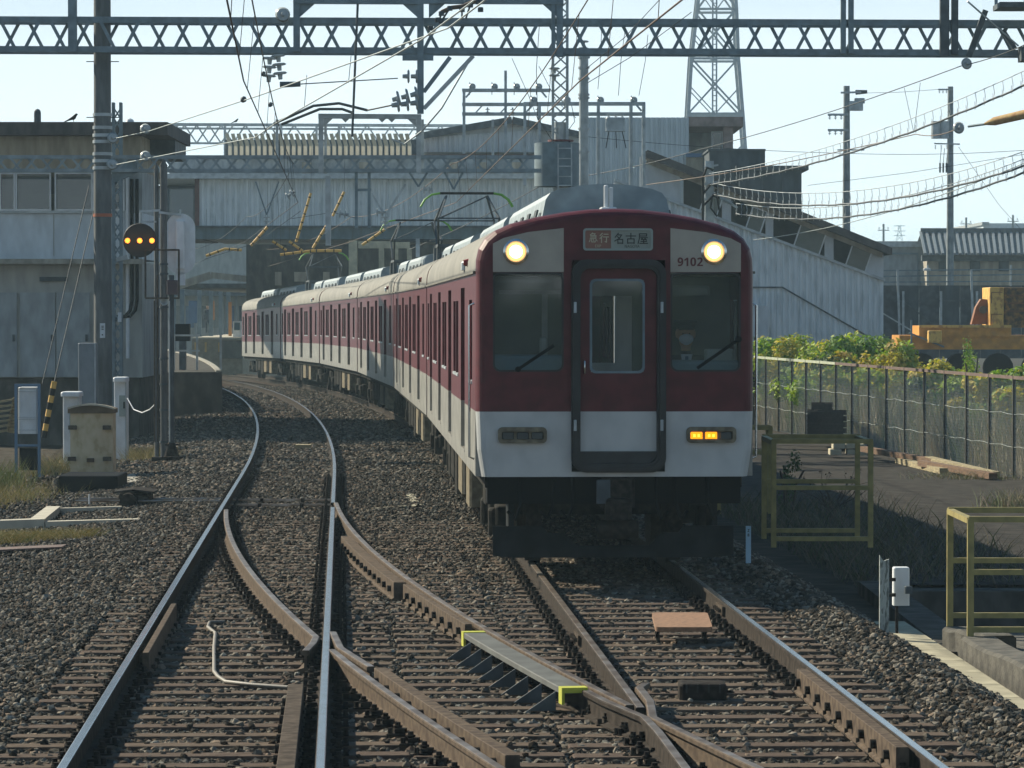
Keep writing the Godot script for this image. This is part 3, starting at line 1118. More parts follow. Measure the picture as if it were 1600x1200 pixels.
func train_front(t: Node3D) -> void:
	var face := front_outline(0.09)
	# rounded edge from the body section to the flat face
	var red := Geo.new()
	var white := Geo.new()
	var prev := front_outline(0.0)
	var zp := -0.16
	for k in range(1, 6):
		var a := PI / 2 * k / 5.0
		var ring := front_outline(0.09 * (1.0 - cos(a)))
		var z := -0.16 + 0.16 * sin(a)
		for i in ring.size():
			var j := (i + 1) % ring.size()
			var ym := (ring[i].y + ring[j].y) / 2
			(white if ym < BELT else red).quad(Vector3(prev[i].x, prev[i].y, zp), Vector3(prev[j].x, prev[j].y, zp), Vector3(ring[j].x, ring[j].y, z), Vector3(ring[i].x, ring[i].y, z))
		prev = ring
		zp = z
	# flat face, cut round windows, lamp panels and gangway door
	var WX := [-1.23, -0.52, 0.553, 1.262]
	var DX := [-0.44, 0.50]
	var cols := [[-2.0, WX[0], []], [WX[0], WX[1], [[2.035, 3.03]]], [WX[1], DX[0], []], [DX[0], DX[1], [[1.03, 3.155]]], [DX[1], WX[2], []], [WX[2], WX[3], [[2.035, 3.03]]], [WX[3], 2.0, []]]
	for c in cols:
		var y := FLOOR - 0.1
		var bands := []
		for h in c[2]:
			bands.append([y, h[0]])
			y = h[1]
		bands.append([y, 4.0])
		for b in bands:
			for e in [[b[0], minf(b[1], BELT), white], [maxf(b[0], BELT), b[1], red]]:
				if e[1] - e[0] > 0.001:
					for q in cut(face, c[0], e[0], c[1], e[1]):
						e[2].prism(q, -0.05, 0.0)
	var fr := part(t, "front_panel", red, mt.maroon)
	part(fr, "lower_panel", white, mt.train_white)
	# cream panels round the headlamps
	for s in [[WX[0], WX[1], 1], [WX[2], WX[3], -1]]:
		var g := Geo.new()
		var xin: float = s[1] if s[2] == 1 else s[0]
		var xout: float = s[0] if s[2] == 1 else s[1]
		var poly := PackedVector2Array([Vector2(xout, 3.035), Vector2(xin, 3.035), Vector2(xin, 3.475), Vector2(lerpf(xin, xout, 0.5), 3.435), Vector2(lerpf(xin, xout, 0.85), 3.375), Vector2(xout, 3.32)])
		g.prism(poly, 0.0, 0.006)
		part(t, "headlight_panel", g, mt.train_cream)
	for x in [-1.0, 0.99]:
		var c := Vector3(x, 3.238, 0.0)
		var rim := Geo.new()
		rim.lathe([Vector2(0.095, 0.0), Vector2(0.13, 0.0), Vector2(0.13, 0.022), Vector2(0.105, 0.03), Vector2(0.095, 0.012)], 24, Transform3D(Basis(Vector3.RIGHT, PI / 2), c))
		var hl := part(t, "headlight", rim, mt.chrome)
		var b := Geo.new()
		b.lathe([Vector2(0.096, 0.008), Vector2(0.08, 0.016), Vector2(0.04, 0.022), Vector2(0.0, 0.024)], 24, Transform3D(Basis(Vector3.RIGHT, PI / 2), c))
		part(hl, "lens", b, mt.headlight)
		var bb := Geo.new()
		bb.lathe([Vector2(0.066, 0.019), Vector2(0.045, 0.03), Vector2(0.0, 0.036)], 16, Transform3D(Basis(Vector3.RIGHT, PI / 2), c))
		part(hl, "bulb_light", bb, mt.headlight_bulb)
		var lamp := SpotLight3D.new()
		lamp.name = "headlight_beam"
		lamp.light_color = Color(1.0, 0.86, 0.62)
		lamp.light_energy = 0.25
		lamp.light_size = 0.09
		lamp.spot_angle = 12.0
		lamp.spot_range = 80.0
		lamp.spot_attenuation = 2.0
		lamp.shadow_enabled = true
		lamp.position = c + Vector3(0, 0, 0.06)
		lamp.rotation = Vector3(-0.05, PI, 0)
		t.add_child(lamp, true)
	text(t, "fleet_number", "9102", 0.085, Transform3D(Basis(), Vector3(0.75, 3.135, 0.009)), mt.ink_red)
	# windscreens
	for s in [[WX[0], WX[1]], [WX[2], WX[3]]]:
		var g := Geo.new()
		g.prism(rounded(s[0] - 0.005, 2.03, s[1] + 0.005, 3.03, 0.01), -0.04, -0.03)
		var w := part(t, "windscreen", g, mt.glass)
		for e in [[s[0], 1, 0.0], [s[1], -1, PI / 2]]:
			var f := Geo.new()
			var pl := PackedVector2Array([Vector2(e[0], 2.035)])
			for i in 7:
				var a: float = PI / 2 * i / 6.0
				pl.push_back(Vector2(e[0] + e[1] * 0.075 * (1 - sin(a)), 2.035 + 0.075 * (1 - cos(a))))
			f.prism(pl, -0.045, -0.001)
			part(w, "corner", f, mt.maroon)
		var gk := Geo.new()
		var outer := rounded(s[0], 2.035, s[1], 3.03, 0.075)
		var inner := rounded(s[0] + 0.018, 2.053, s[1] - 0.018, 3.012, 0.06)
		frame_ring(gk, outer, inner, -0.03, 0.004)
		part(w, "gasket", gk, mt.rubber)
	# wipers
	for e in [[-0.98, 2.06, -0.62, 2.30], [1.24, 2.36, 0.82, 2.07]]:
		var g := Geo.new()
		g.bar(Vector3(e[0], e[1], 0.03), Vector3(e[2], e[3], 0.03), 0.03, 0.03)
		g.cyl(Vector3(e[0], e[1], -0.01), Vector3(e[0], e[1], 0.05), 0.03, 0.03, 8)
		part(t, "wiper", g, mt.black)
	# destination sign
	var sg := Geo.new()
	frame_ring(sg, rounded(-0.325, 3.25, 0.375, 3.472, 0.03), rounded(-0.305, 3.27, 0.355, 3.452, 0.02), 0.0, 0.022)
	var sign := part(t, "destination_sign", sg, mt.sign_grey)
	var s1 := Geo.new()
	s1.span(Vector3(-0.305, 3.27, 0.0), Vector3(-0.045, 3.452, 0.006))
	part(sign, "service_panel", s1, mt.sign_orange)
	var s2 := Geo.new()
	s2.span(Vector3(-0.045, 3.27, 0.0), Vector3(0.355, 3.452, 0.007))
	part(sign, "place_panel", s2, mt.sign_white)
	var kyu := [[0.45, 0.98, 0.22, 0.78], [0.42, 0.9, 0.7, 0.9, 0.58, 0.74], [0.25, 0.72, 0.78, 0.72, 0.78, 0.44, 0.2, 0.44], [0.25, 0.58, 0.78, 0.58], [0.2, 0.3, 0.12, 0.1], [0.33, 0.34, 0.36, 0.08, 0.7, 0.08, 0.72, 0.2], [0.5, 0.34, 0.56, 0.22], [0.78, 0.34, 0.9, 0.18]]
	var kou := [[0.32, 0.95, 0.1, 0.72], [0.34, 0.7, 0.08, 0.42], [0.24, 0.55, 0.24, 0.02], [0.48, 0.85, 0.9, 0.85], [0.42, 0.58, 0.95, 0.58], [0.74, 0.58, 0.74, 0.06, 0.6, 0.12]]
	var na := [[0.45, 0.98, 0.15, 0.6], [0.4, 0.82, 0.75, 0.82, 0.55, 0.5, 0.1, 0.25], [0.35, 0.66, 0.5, 0.55], [0.4, 0.4, 0.4, 0.02], [0.4, 0.4, 0.85, 0.4, 0.85, 0.02], [0.4, 0.06, 0.85, 0.06]]
	var go := [[0.05, 0.72, 0.95, 0.72], [0.5, 0.97, 0.5, 0.45], [0.2, 0.45, 0.2, 0.03], [0.2, 0.45, 0.8, 0.45, 0.8, 0.03], [0.2, 0.07, 0.8, 0.07]]
	var ya := [[0.18, 0.92, 0.85, 0.92, 0.85, 0.72], [0.18, 0.72, 0.85, 0.72], [0.18, 0.92, 0.18, 0.5, 0.06, 0.03], [0.3, 0.56, 0.92, 0.56], [0.5, 0.56, 0.36, 0.4, 0.8, 0.4], [0.7, 0.48, 0.84, 0.34], [0.32, 0.22, 0.86, 0.22], [0.58, 0.36, 0.58, 0.04], [0.22, 0.04, 0.95, 0.04]]
	var k1 := Geo.new()
	strokes(k1, kyu, -0.275, 3.328, 0.1, 0.009, 0.009)
	strokes(k1, kou, -0.165, 3.328, 0.1, 0.009, 0.009)
	part(sign, "service_letters", k1, mt.ink_pale)
	var k2 := Geo.new()
	strokes(k2, na, -0.02, 3.318, 0.108, 0.010, 0.01)
	strokes(k2, go, 0.1, 3.318, 0.108, 0.010, 0.01)
	strokes(k2, ya, 0.22, 3.318, 0.108, 0.010, 0.01)
	part(sign, "place_letters", k2, mt.ink)
	text(sign, "place_letters_small", "NAGOYA", 0.028, Transform3D(Basis(), Vector3(0.165, 3.292, 0.009)), mt.ink, false)
	text(sign, "service_letters_small", "EXP", 0.028, Transform3D(Basis(), Vector3(-0.175, 3.295, 0.009)), mt.ink_pale, false)
	# gangway door in its black surround
	var sr := Geo.new()
	frame_ring(sr, rounded(-0.445, 1.025, 0.505, 3.16, 0.15, 8), rounded(-0.355, 1.115, 0.415, 3.07, 0.1, 8), -0.1, 0.07)
	var sur := part(t, "gangway_surround", sr, mt.rubber)
	var rb := Geo.new()
	frame_ring(rb, rounded(-0.425, 1.045, 0.485, 3.14, 0.14, 8), rounded(-0.385, 1.085, 0.445, 3.10, 0.12, 8), 0.07, 0.095)
	part(sur, "sealing_rib", rb, mt.rubber)
	var dred := Geo.new()
	var dwhite := Geo.new()
	var DW := [-0.245, 2.03, 0.285, 2.955]
	dred.span(Vector3(-0.37, BELT, -0.06), Vector3(DW[0], 3.1, -0.02))
	dred.span(Vector3(DW[2], BELT, -0.06), Vector3(0.43, 3.1, -0.02))
	dred.span(Vector3(DW[0], BELT, -0.06), Vector3(DW[2], DW[1], -0.02))
	dred.span(Vector3(DW[0], DW[3], -0.06), Vector3(DW[2], 3.1, -0.02))
	dwhite.span(Vector3(-0.37, 1.235, -0.06), Vector3(0.43, BELT, -0.021))
	var gd := part(t, "gangway_door", dred, mt.maroon)
	part(gd, "lower_panel", dwhite, mt.train_white)
	var sill := Geo.new()
	sill.span(Vector3(-0.36, 1.06, -0.1), Vector3(0.42, 1.235, 0.02))
	part(gd, "threshold", sill, mt.rubber)
	var dg := Geo.new()
	dg.span(Vector3(DW[0] - 0.005, DW[1] - 0.005, -0.045), Vector3(DW[2] + 0.005, DW[3] + 0.005, -0.037))
	part(gd, "door_window", dg, mt.glass)
	var fg := Geo.new()
	frame_ring(fg, rounded(DW[0] - 0.012, DW[1] - 0.012, DW[2] + 0.012, DW[3] + 0.012, 0.06), rounded(DW[0] + 0.012, DW[1] + 0.012, DW[2] - 0.012, DW[3] - 0.012, 0.05), -0.02, -0.012)
	part(gd, "window_frame", fg, mt.steel)
	var hg := Geo.new()
	hg.tube(PackedVector3Array([Vector3(-0.31, 2.02, -0.02), Vector3(-0.31, 2.02, 0.02), Vector3(-0.31, 2.14, 0.02), Vector3(-0.31, 2.14, -0.02)]), 0.01, 6)
	part(gd, "handle", hg, mt.chrome)
	for x in [-0.41, 0.46]:
		for y in [1.5, 2.68]:
			var b := Geo.new()
			b.cbox(Vector3(x, y, 0.09), Vector3(0.03, 0.11, 0.03), 0.006)
			part(sur, "latch", b, mt.galv)
	# marker lamps
	for e in [[-1.18, -0.69, false], [0.715, 1.215, true]]:
		var g := Geo.new()
		frame_ring(g, rounded(e[0], 1.32, e[1], 1.48, 0.045), rounded(e[0] + 0.035, 1.352, e[1] - 0.035, 1.438, 0.02), 0.0, 0.045)
		g.span(Vector3(e[0] + 0.03, 1.35, 0.0), Vector3(e[1] - 0.03, 1.44, 0.012))
		var mk_ := part(t, "marker_lamp", g, mt.under_tan)
		for k in 3:
			var x: float = e[0] + 0.1 + 0.148 * k
			var l := Geo.new()
			l.cbox(Vector3(x, 1.395, 0.018), Vector3(0.118, 0.068, 0.03), 0.008)
			var ls := part(mk_, "lens", l, mt.amber if e[2] and k < 2 else mt.lamp_off)
			if e[2] and k < 2:
				var co := Geo.new()
				for q in [-0.022, 0.022]:
					co.cbox(Vector3(x + q, 1.393, 0.034), Vector3(0.022, 0.026, 0.006), 0.003)
				part(ls, "lit_core_light", co, mt.amber_core)
	# hand rails at the corners
	for s in [-1, 1]:
		var g := Geo.new()
		g.tube(PackedVector3Array([Vector3(s * 1.405, 1.15, -0.32), Vector3(s * 1.455, 1.17, -0.32), Vector3(s * 1.455, 2.7, -0.32), Vector3(s * 1.405, 2.72, -0.32)]), 0.014, 6)
		part(t, "grab_rail", g, mt.chrome)
	# aerial post on the roof
	var an := Geo.new()
	an.cbox(Vector3(-0.02, 3.68, -0.75), Vector3(0.17, 0.05, 0.14), 0.015)
	an.cbox(Vector3(-0.042, 3.81, -0.75), Vector3(0.042, 0.24, 0.06), 0.01)
	an.cbox(Vector3(0.008, 3.8, -0.75), Vector3(0.042, 0.22, 0.06), 0.01)
	part(t, "aerial", an, mt.white_paint)
	# plough, coupler, hoses
	var pg := Geo.new()
	for s in [-1, 1]:
		pg.prism(PackedVector2Array([Vector2(s * 1.22, 0.17), Vector2(s * 1.22, 0.47), Vector2(s * 0.72, 0.47), Vector2(s * 0.66, 0.40), Vector2(s * 0.50, 0.40), Vector2(s * 0.36, 0.27), Vector2(0, 0.27), Vector2(0, 0.15), Vector2(s * 1.0, 0.15)]), -0.32, -0.28)
		pg.span(Vector3(s * 1.0, 0.3, -0.9), Vector3(s * 1.06, 0.9, -0.32))
	part(t, "plough", pg, mt.skirt)
	var cp := Geo.new()
	cp.cbox(Vector3(0.03, 0.82, -0.25), Vector3(0.34, 0.3, 0.5), 0.03)
	cp.cbox(Vector3(0.03, 0.66, -0.05), Vector3(0.26, 0.22, 0.35), 0.04)
	cp.cyl(Vector3(-0.18, 0.44, -0.15), Vector3(0.24, 0.44, -0.15), 0.1, 0.1, 14)
	part(t, "coupler", cp, mt.iron)
	var eb := Geo.new()
	eb.cbox(Vector3(-0.12, 0.83, 0.005), Vector3(0.14, 0.24, 0.06), 0.01)
	part(t, "electric_coupler", eb, mt.steel_dark)
	var hs := Geo.new()
	for s in [-1, 1]:
		for q in [0.42, 0.62, 0.95]:
			hs.tube(PackedVector3Array([Vector3(s * q, 0.97, -0.15), Vector3(s * q, 0.7, -0.1), Vector3(s * (q + 0.05), 0.55, -0.12), Vector3(s * (q + 0.12), 0.62, -0.2)]), 0.02, 6)
	part(t, "brake_hose", hs, mt.black)
	var buf := Geo.new()
	buf.span(Vector3(-1.28, 0.7, -0.5), Vector3(1.28, 0.98, -0.18))
	part(t, "headstock", buf, mt.black)
	cab(t)

func cab(t: Node3D) -> void:
	var g := Geo.new()
	g.span(Vector3(-1.33, 1.1, -1.75), Vector3(-0.25, 3.0, -1.7))
	g.span(Vector3(0.3, 1.1, -1.75), Vector3(1.33, 3.0, -1.7))
	g.span(Vector3(-0.25, 2.8, -1.75), Vector3(0.3, 3.0, -1.7))
	var bw := part(t, "cab_bulkhead", g, mt.cab_grey)
	var p := Geo.new()
	for s in [-1, 1]:
		p.span(Vector3(0.62 * s - 0.03, 1.9, -1.69), Vector3(0.62 * s + 0.03, 2.85, -1.66))
		p.span(Vector3(0.4 * s, 2.82, -1.69), Vector3(1.1 * s, 2.86, -1.66))
	part(bw, "trim", p, mt.galv)
	var cd := Geo.new()
	cd.span(Vector3(-0.25, 1.1, -1.78), Vector3(0.3, 2.1, -1.72))
	cd.span(Vector3(0.13, 2.1, -1.78), Vector3(0.3, 2.8, -1.72))
	cd.span(Vector3(-0.25, 2.1, -1.78), Vector3(-0.2, 2.8, -1.72))
	part(t, "cab_door", cd, mt.white_paint)
	var d := Geo.new()
	d.cbox(Vector3(0.82, 1.62, -0.45), Vector3(0.95, 1.05, 0.5), 0.04)
	d.cbox(Vector3(-0.85, 1.65, -0.45), Vector3(0.85, 1.1, 0.5), 0.04)
	part(t, "driving_desk", d, mt.cab_desk)
	var m := Geo.new()
	m.cbox(Vector3(1.08, 2.19, -0.36), Vector3(0.3, 0.14, 0.1), 0.02)
	m.cbox(Vector3(-0.7, 2.28, -0.4), Vector3(0.08, 0.2, 0.08), 0.02)
	part(t, "desk_instruments", m, mt.sign_grey)
	var l := Geo.new()
	l.cbox(Vector3(0.72, 2.85, -0.3), Vector3(0.5, 0.1, 0.12), 0.02)
	l.span(Vector3(-1.2, 2.93, -0.2), Vector3(-0.62, 2.96, -0.1))
	part(t, "sun_visor", l, mt.cab_grey)

# ---------------------------------------------------------------- overhead structures
# x-braced beam with two lattice planes between bearings x0 and x1 at distance d
func lattice_beam(t: Node3D, d: float, x0: float, x1: float, top: float, low: float, tilt: float, pitch: float, lean: float, chord: float, deep: float, m: Material, wide: float) -> void:
	var s := d / 5800.0
	for z in [-deep / 2, deep / 2]:
		for y in [top, low]:
			var a := P(x0, y + tilt * x0 / 1600.0, d) + Vector3(0, 0, z)
			var b := P(x1, y + tilt * x1 / 1600.0, d) + Vector3(0, 0, z)
			beam(t, "chord", a, b, chord * 0.8, chord, m)
	var k := 0
	var x := x0 + pitch * 0.6
	while x < x1 - pitch * 0.5:
		for f in 2:
			var up := (k + f) % 2 == 0
			var y := tilt * x / 1600.0
			var z := (deep / 2 + chord * 0.42) * (1 if f == 0 else -1)
			var a := P(x - lean if up else x + lean, low + y, d) + Vector3(0, 0, z)
			var b := P(x + lean if up else x - lean, top + y, d) + Vector3(0, 0, z)
			beam(t, "brace", a, b, wide, 0.012, m, Vector3(0, 0, 1))
		x += pitch
		k += 1
	var q := x0
	while q < x1:
		beam(t, "cross_tie", P(q, top + tilt * q / 1600.0, d) + Vector3(0, 0, -deep / 2), P(q, top + tilt * q / 1600.0, d) + Vector3(0, 0, deep / 2), 0.05, 0.05, m)
		q += pitch * 4

func disc_insulator(parent: Node3D, at: Vector3, dir: Vector3, r: float, n: int) -> void:
	var g := geo(parent)
	var d := dir.normalized()
	for k in n:
		var c := at + d * (k * r * 1.15)
		g.cyl(c - d * r * 0.18, c, r * 0.75, r, 16)
		g.cyl(c, c + d * r * 0.12, r, r * 0.8, 16)
		g.cyl(c, c + d * r * 0.8, r * 0.35, r * 0.28, 10)
	part(parent, "insulator", g, mt.porcelain)

func lattice_mast(t: Node3D, a: Vector3, h: float, w: float, m: Material, step: float) -> void:
	for i in [-1, 1]:
		for k in [-1, 1]:
			beam(t, "mast_leg", a + Vector3(i * w / 2, 0, k * w / 2), a + Vector3(i * w / 2, h, k * w / 2), 0.06, 0.06, m)
	var y := 0.0
	var n := 0
	while y < h - step:
		for k in [-1, 1]:
			var e := 1 if (n + k) % 4 == 1 or n % 2 == 0 else -1
			e *= k
			beam(t, "lacing", a + Vector3(-e * w / 2, y, k * (w / 2 + 0.03)), a + Vector3(e * w / 2, y + step, k * (w / 2 + 0.03)), 0.035, 0.01, m, Vector3(0, 0, 1))
		y += step
		n += 1

func wire(label: String, pts: Array, r: float, m: Material, sag := 0.0, group := "") -> Node3D:
	var p := PackedVector3Array()
	for i in pts.size() - 1:
		var a: Vector3 = pts[i]
		var b: Vector3 = pts[i + 1]
		var n := 10
		for k in n + (1 if i == pts.size() - 2 else 0):
			var u := float(k) / n
			p.push_back(a.lerp(b, u) - Vector3(0, 4.0 * sag * u * (1.0 - u), 0))
	var mid: Vector3 = p[p.size() / 2]
	var t := thing("overhead_wire", label, "wire", mid, group)
	var g := geo(t)
	g.tube(p, r, 6)
	part(t, "strand", g, m)
	return t

func build_overhead() -> void:
	var d := 83.0
	var t := thing("signal_gantry", "wide lattice gantry beam crossing the whole sky on a dark concrete pole", "gantry", P(161, 690, d))
	lattice_beam(t, d, -200, 1800, 33, 79, 6, 38.7, 12, 0.135, 0.62, mt.steel, 0.075)
	var pg := geo(t)
	pg.cyl(Vector3(P(161, 0, d).x, -0.5, -d), Vector3(P(161, 0, d).x, 12.0, -d), 0.205, 0.185, 18)
	var pole := part(t, "pole", pg, mt.pole_concrete)
	for y in [180, 200, 212, 222, 241, 252, 263]:
		var b := geo(t)
		b.cyl(P(161, y + 2.5, d), P(161, y - 2.5, d), 0.22, 0.22, 18, false)
		part(pole, "clamp_band", b, mt.galv)
	var ob := geo(t)
	ob.cyl(P(161, 339, d), P(161, 334, d), 0.212, 0.212, 18, false)
	part(pole, "orange_band", ob, mt.orange_band)
	for y in [97, 184]:
		beam(pole, "step_bolt", P(136, y, d), P(148, y, d), 0.02, 0.02, mt.steel_dark)
		beam(pole, "step_bolt", P(174, y, d), P(187, y, d), 0.02, 0.02, mt.steel_dark)
	var pl := geo(t)
	pl.span(P(158, 528, d) + Vector3(0, 0, 0.2), P(166, 505, d) + Vector3(0, 0, 0.225))
	var npl := part(pole, "number_plate", pl, mt.sign_plate)
	var nn := geo(t)
	for y in [509, 511.5, 514]:
		nn.span(P(160.5, y + 1.3, d) + Vector3(0, 0, 0.226), P(164, y, d) + Vector3(0, 0, 0.232))
	nn.span(P(161, 524, d) + Vector3(0, 0, 0.226), P(163, 522, d) + Vector3(0, 0, 0.232))
	part(npl, "print", nn, mt.ink)
	# posts and frames standing on or hanging from the beam
	for e in [[118, -40, 84, 13], [1314, -60, 87, 8], [1326, -60, 87, 8], [1471, -60, 90, 14], [1487, -60, 88, 10]]:
		beam(t, "post", P(e[0], e[1], d) + Vector3(0, 0, 0.4), P(e[0], e[2], d) + Vector3(0, 0, 0.4), e[3] * d / 5800.0, 0.16, mt.steel_dark if e[0] > 1400 else mt.steel, Vector3(0, 0, 1))
	for e in [[466, -4, 84, 10], [658, -4, 180, 10], [864, -30, 92, 6], [874, -30, 92, 10]]:
		beam(t, "hanger_post", P(e[0], e[1], d) + Vector3(0, 0, 0.45), P(e[0], e[2], d) + Vector3(0, 0, 0.45), e[3] * d / 5800.0, 0.14, mt.steel, Vector3(0, 0, 1))
	for e in [[461, 663], [663, 880]]:
		beam(t, "frame_head", P(e[0], 4, d) + Vector3(0, 0, 0.46), P(e[1], 5, d) + Vector3(0, 0, 0.46), 0.16, 0.16, mt.steel)
		for s in [0, 1]:
			var g := geo(t)
			var c: float = e[s]
			var q := 1.0 if s == 0 else -1.0
			var x0 := P(c + q * 8, 9, d)
			var x1 := P(c + q * 34, 9, d)
			var x2 := P(c + q * 8, 32, d)
			g.prism(PackedVector2Array([Vector2(x0.x, x0.y), Vector2(x1.x, x1.y), Vector2(x2.x, x2.y)]), -d + 0.44, -d + 0.47)
			part(t, "gusset", g, mt.steel)
	beam(t, "strut", P(663, 146, d) + Vector3(0, 0, 0.4), P(704, 92, d) + Vector3(0, 0, 0.4), 0.09, 0.09, mt.steel)
	beam(t, "strut", P(663, 172, d) + Vector3(0, 0, 0.4), P(740, 90, d) + Vector3(0, 0, 0.4), 0.09, 0.09, mt.galv)
	beam(t, "mounting_plate", P(630, 93, d) + Vector3(0, 0, 0.4), P(678, 93, d) + Vector3(0, 0, 0.4), 0.12, 0.12, mt.steel)
	rod(t, "drop_rod", P(561, 8, d) + Vector3(0, 0, 0.5), P(552, 216, d) + Vector3(0, 0, 0.5), 0.028, mt.steel_dark)
	# work platform at the right end
	var wp := geo(t)
	wp.span(P(1548, 20, d) + Vector3(0, 0, 0.2), P(1660, 12, d) + Vector3(0, 0, 1.4))
	part(t, "work_platform", wp, mt.steel_dark)
	beam(t, "platform_rail", P(1552, 18, d) + Vector3(0, 0, 0.3), P(1552, -30, d) + Vector3(0, 0, 0.3), 0.07, 0.07, mt.steel)
	beam(t, "strut", P(1508, 92, d) + Vector3(0, 0, 0.5), P(1534, 20, d) + Vector3(0, 0, 0.5), 0.12, 0.12, mt.steel_dark)
	beam(t, "strut", P(1585, 75, d) + Vector3(0, 0, 0.5), P(1500, 10, d) + Vector3(0, 0, 1.2), 0.03, 0.03, mt.galv)
	beam(t, "strut", P(1560, 50, d) + Vector3(0, 0, 0.5), P(1580, 80, d) + Vector3(0, 0, 0.5), 0.1, 0.1, mt.steel_dark)
	block(t, "junction_box", P(1586, 100, d) + Vector3(0, 0, 0.3), P(1640, 78, d) + Vector3(0, 0, 0.9), mt.steel_dark)
	# insulators of the gantry
	disc_insulator(t, P(652, 122, d) + Vector3(0, 0, 0.45), Vector3(-1, 0, 0), 0.16, 2)
	disc_insulator(t, P(652, 149, d) + Vector3(0, 0, 0.45), Vector3(-1, -0.25, 0), 0.18, 3)
	disc_insulator(t, P(652, 163, d) + Vector3(0, 0, 0.45), Vector3(-1, -0.1, 0), 0.18, 3)
	disc_insulator(t, P(424, 94, d) + Vector3(0, 0, 0.4), Vector3(-0.05, -1, 0), 0.17, 3)
	disc_insulator(t, P(437, 90, d) + Vector3(0, 0, 0.4), Vector3(0.1, -1, 0), 0.17, 3)
	disc_insulator(t, P(445, 27, d) + Vector3(0, 0, 0.6), Vector3(0.25, 0.1, 1), 0.17, 1)
	disc_insulator(t, P(1504, 103, d) + Vector3(0, 0, 0.6), Vector3(0.3, 0.1, 1), 0.13, 1)
	disc_insulator(t, P(728, 6, d) + Vector3(0, 0, 0.45), Vector3(1, -0.1, 0.2), 0.13, 2)
	for e in [[179, 217], [178, 258]]:
		disc_insulator(t, P(e[0], e[1], d) + Vector3(0, 0, 0.3), Vector3(0.3, 0.1, 1), 0.125, 1)
	# ---- lower, lighter beam
	d = 85.0
	var u := thing("catenary_portal", "slim lattice catenary beam across both tracks below the wide gantry", "gantry", Vector3(P(184, 0, d).x, -0.5, -d))
	lattice_beam(u, d, -60, 846, 246, 267, 0, 24, 8.5, 0.075, 0.4, mt.steel_pale, 0.05)
	lattice_mast(u, Vector3(P(184, 0, d).x, -0.5, -d), 7.9, 0.17, mt.steel, 0.26)
	var gs := geo(u)
	var q0 := P(176, 270, d)
	var q1 := P(216, 270, d)
	var q2 := P(178, 287, d)
	gs.prism(PackedVector2Array([Vector2(q0.x, q0.y), Vector2(q1.x, q1.y), Vector2(q2.x, q2.y)]), -d - 0.1, -d + 0.1)
	gs.span(P(176, 270, d) + Vector3(0, 0, -0.12), P(216, 250, d) + Vector3(0, 0, 0.12))
	part(u, "bracket", gs, mt.steel)
	for x in [503, 655]:
		beam(u, "post", P(x, 182, d) + Vector3(0, 0, 0.3), P(x, 271, d) + Vector3(0, 0, 0.3), 0.11, 0.1, mt.galv, Vector3(0, 0, 1))
	for x in [432, 508, 660, 770]:
		beam(u, "post", P(x, 186, d) + Vector3(0, 0, -0.3), P(x, 271, d) + Vector3(0, 0, -0.3), 0.06, 0.06, mt.galv, Vector3(0, 0, 1))
	beam(u, "frame_head", P(499, 183, d) + Vector3(0, 0, 0.3), P(659, 184, d) + Vector3(0, 0, 0.3), 0.1, 0.11, mt.galv)
	for e in [[513, 1], [645, -1]]:
		var g := geo(u)
		var a := P(e[0] - e[1] * 6, 187, d)
		var b := P(e[0] + e[1] * 8, 187, d)
		var c := P(e[0] - e[1] * 6, 200, d)
		g.prism(PackedVector2Array([Vector2(a.x, a.y), Vector2(b.x, b.y), Vector2(c.x, c.y)]), -d + 0.28, -d + 0.31)
		part(u, "gusset", g, mt.galv)
	for x in [541, 598, 613]:
		var g := geo(u)
		var a := P(x - 6, 187, d)
		var b := P(x + 6, 187, d)
		var c := P(x, 193, d)
		g.prism(PackedVector2Array([Vector2(a.x, a.y), Vector2(b.x, b.y), Vector2(c.x, c.y)]), -d + 0.28, -d + 0.31)
		part(u, "wire_clamp", g, mt.galv)
	# v shaped droppers below the beam
	for e in [[650, 668, 292], [705, 705, 296], [520, 560, 270]]:
		if e[0] == 520:
			continue
		beam(u, "dropper_strut", P(e[0] - 10, 270, d), P(e[0] + 4, e[2], d), 0.045, 0.045, mt.steel)
		beam(u, "dropper_strut", P(e[0] + 18, 270, d), P(e[0] + 4, e[2], d), 0.045, 0.045, mt.steel)
	for e in [[557, 268, 357], [577, 268, 357]]:
		beam(u, "dropper_post", P(e[0], e[1], d), P(e[0], e[2], d), 0.07, 0.07, mt.steel, Vector3(0, 0, 1))
	beam(u, "dropper_post", P(555, 297, d), P(580, 297, d), 0.06, 0.06, mt.steel)
	beam(u, "drop_tube", P(514, 276, d) + Vector3(0, 0, 0.3), P(514, 384, d) + Vector3(0, 0, 0.3), 0.12, 0.12, mt.galv, Vector3(0, 0, 1))
	beam(u, "drop_tube", P(653, 373, d) + Vector3(0, 0, 0.1), P(653, 402, d) + Vector3(0, 0, 0.1), 0.09, 0.09, mt.galv, Vector3(0, 0, 1))
	beam(u, "stay", P(581, 302, d), P(600, 335, d), 0.04, 0.04, mt.galv)
	beam(u, "stay", P(634, 288, d), P(604, 335, d), 0.05, 0.05, mt.galv)
	disc_insulator(u, P(602, 340, d), Vector3(0, -1, 0), 0.09, 3)
	disc_insulator(u, P(663, 297, d), Vector3(1, 0.02, 0), 0.1, 2)
	disc_insulator(u, P(532, 334, d), Vector3(1, -0.1, 0), 0.1, 2)
	disc_insulator(u, P(590, 332, d), Vector3(1, 0.05, 0), 0.1, 2)
	disc_insulator(u, P(450, 307, d), Vector3(1, 0.7, 0), 0.1, 2)
	disc_insulator(u, P(417, 340, d), Vector3(0, -1, 0), 0.08, 2)
	beam(u, "dropper_strut", P(400, 284, d), P(417, 336, d), 0.03, 0.03, mt.steel)
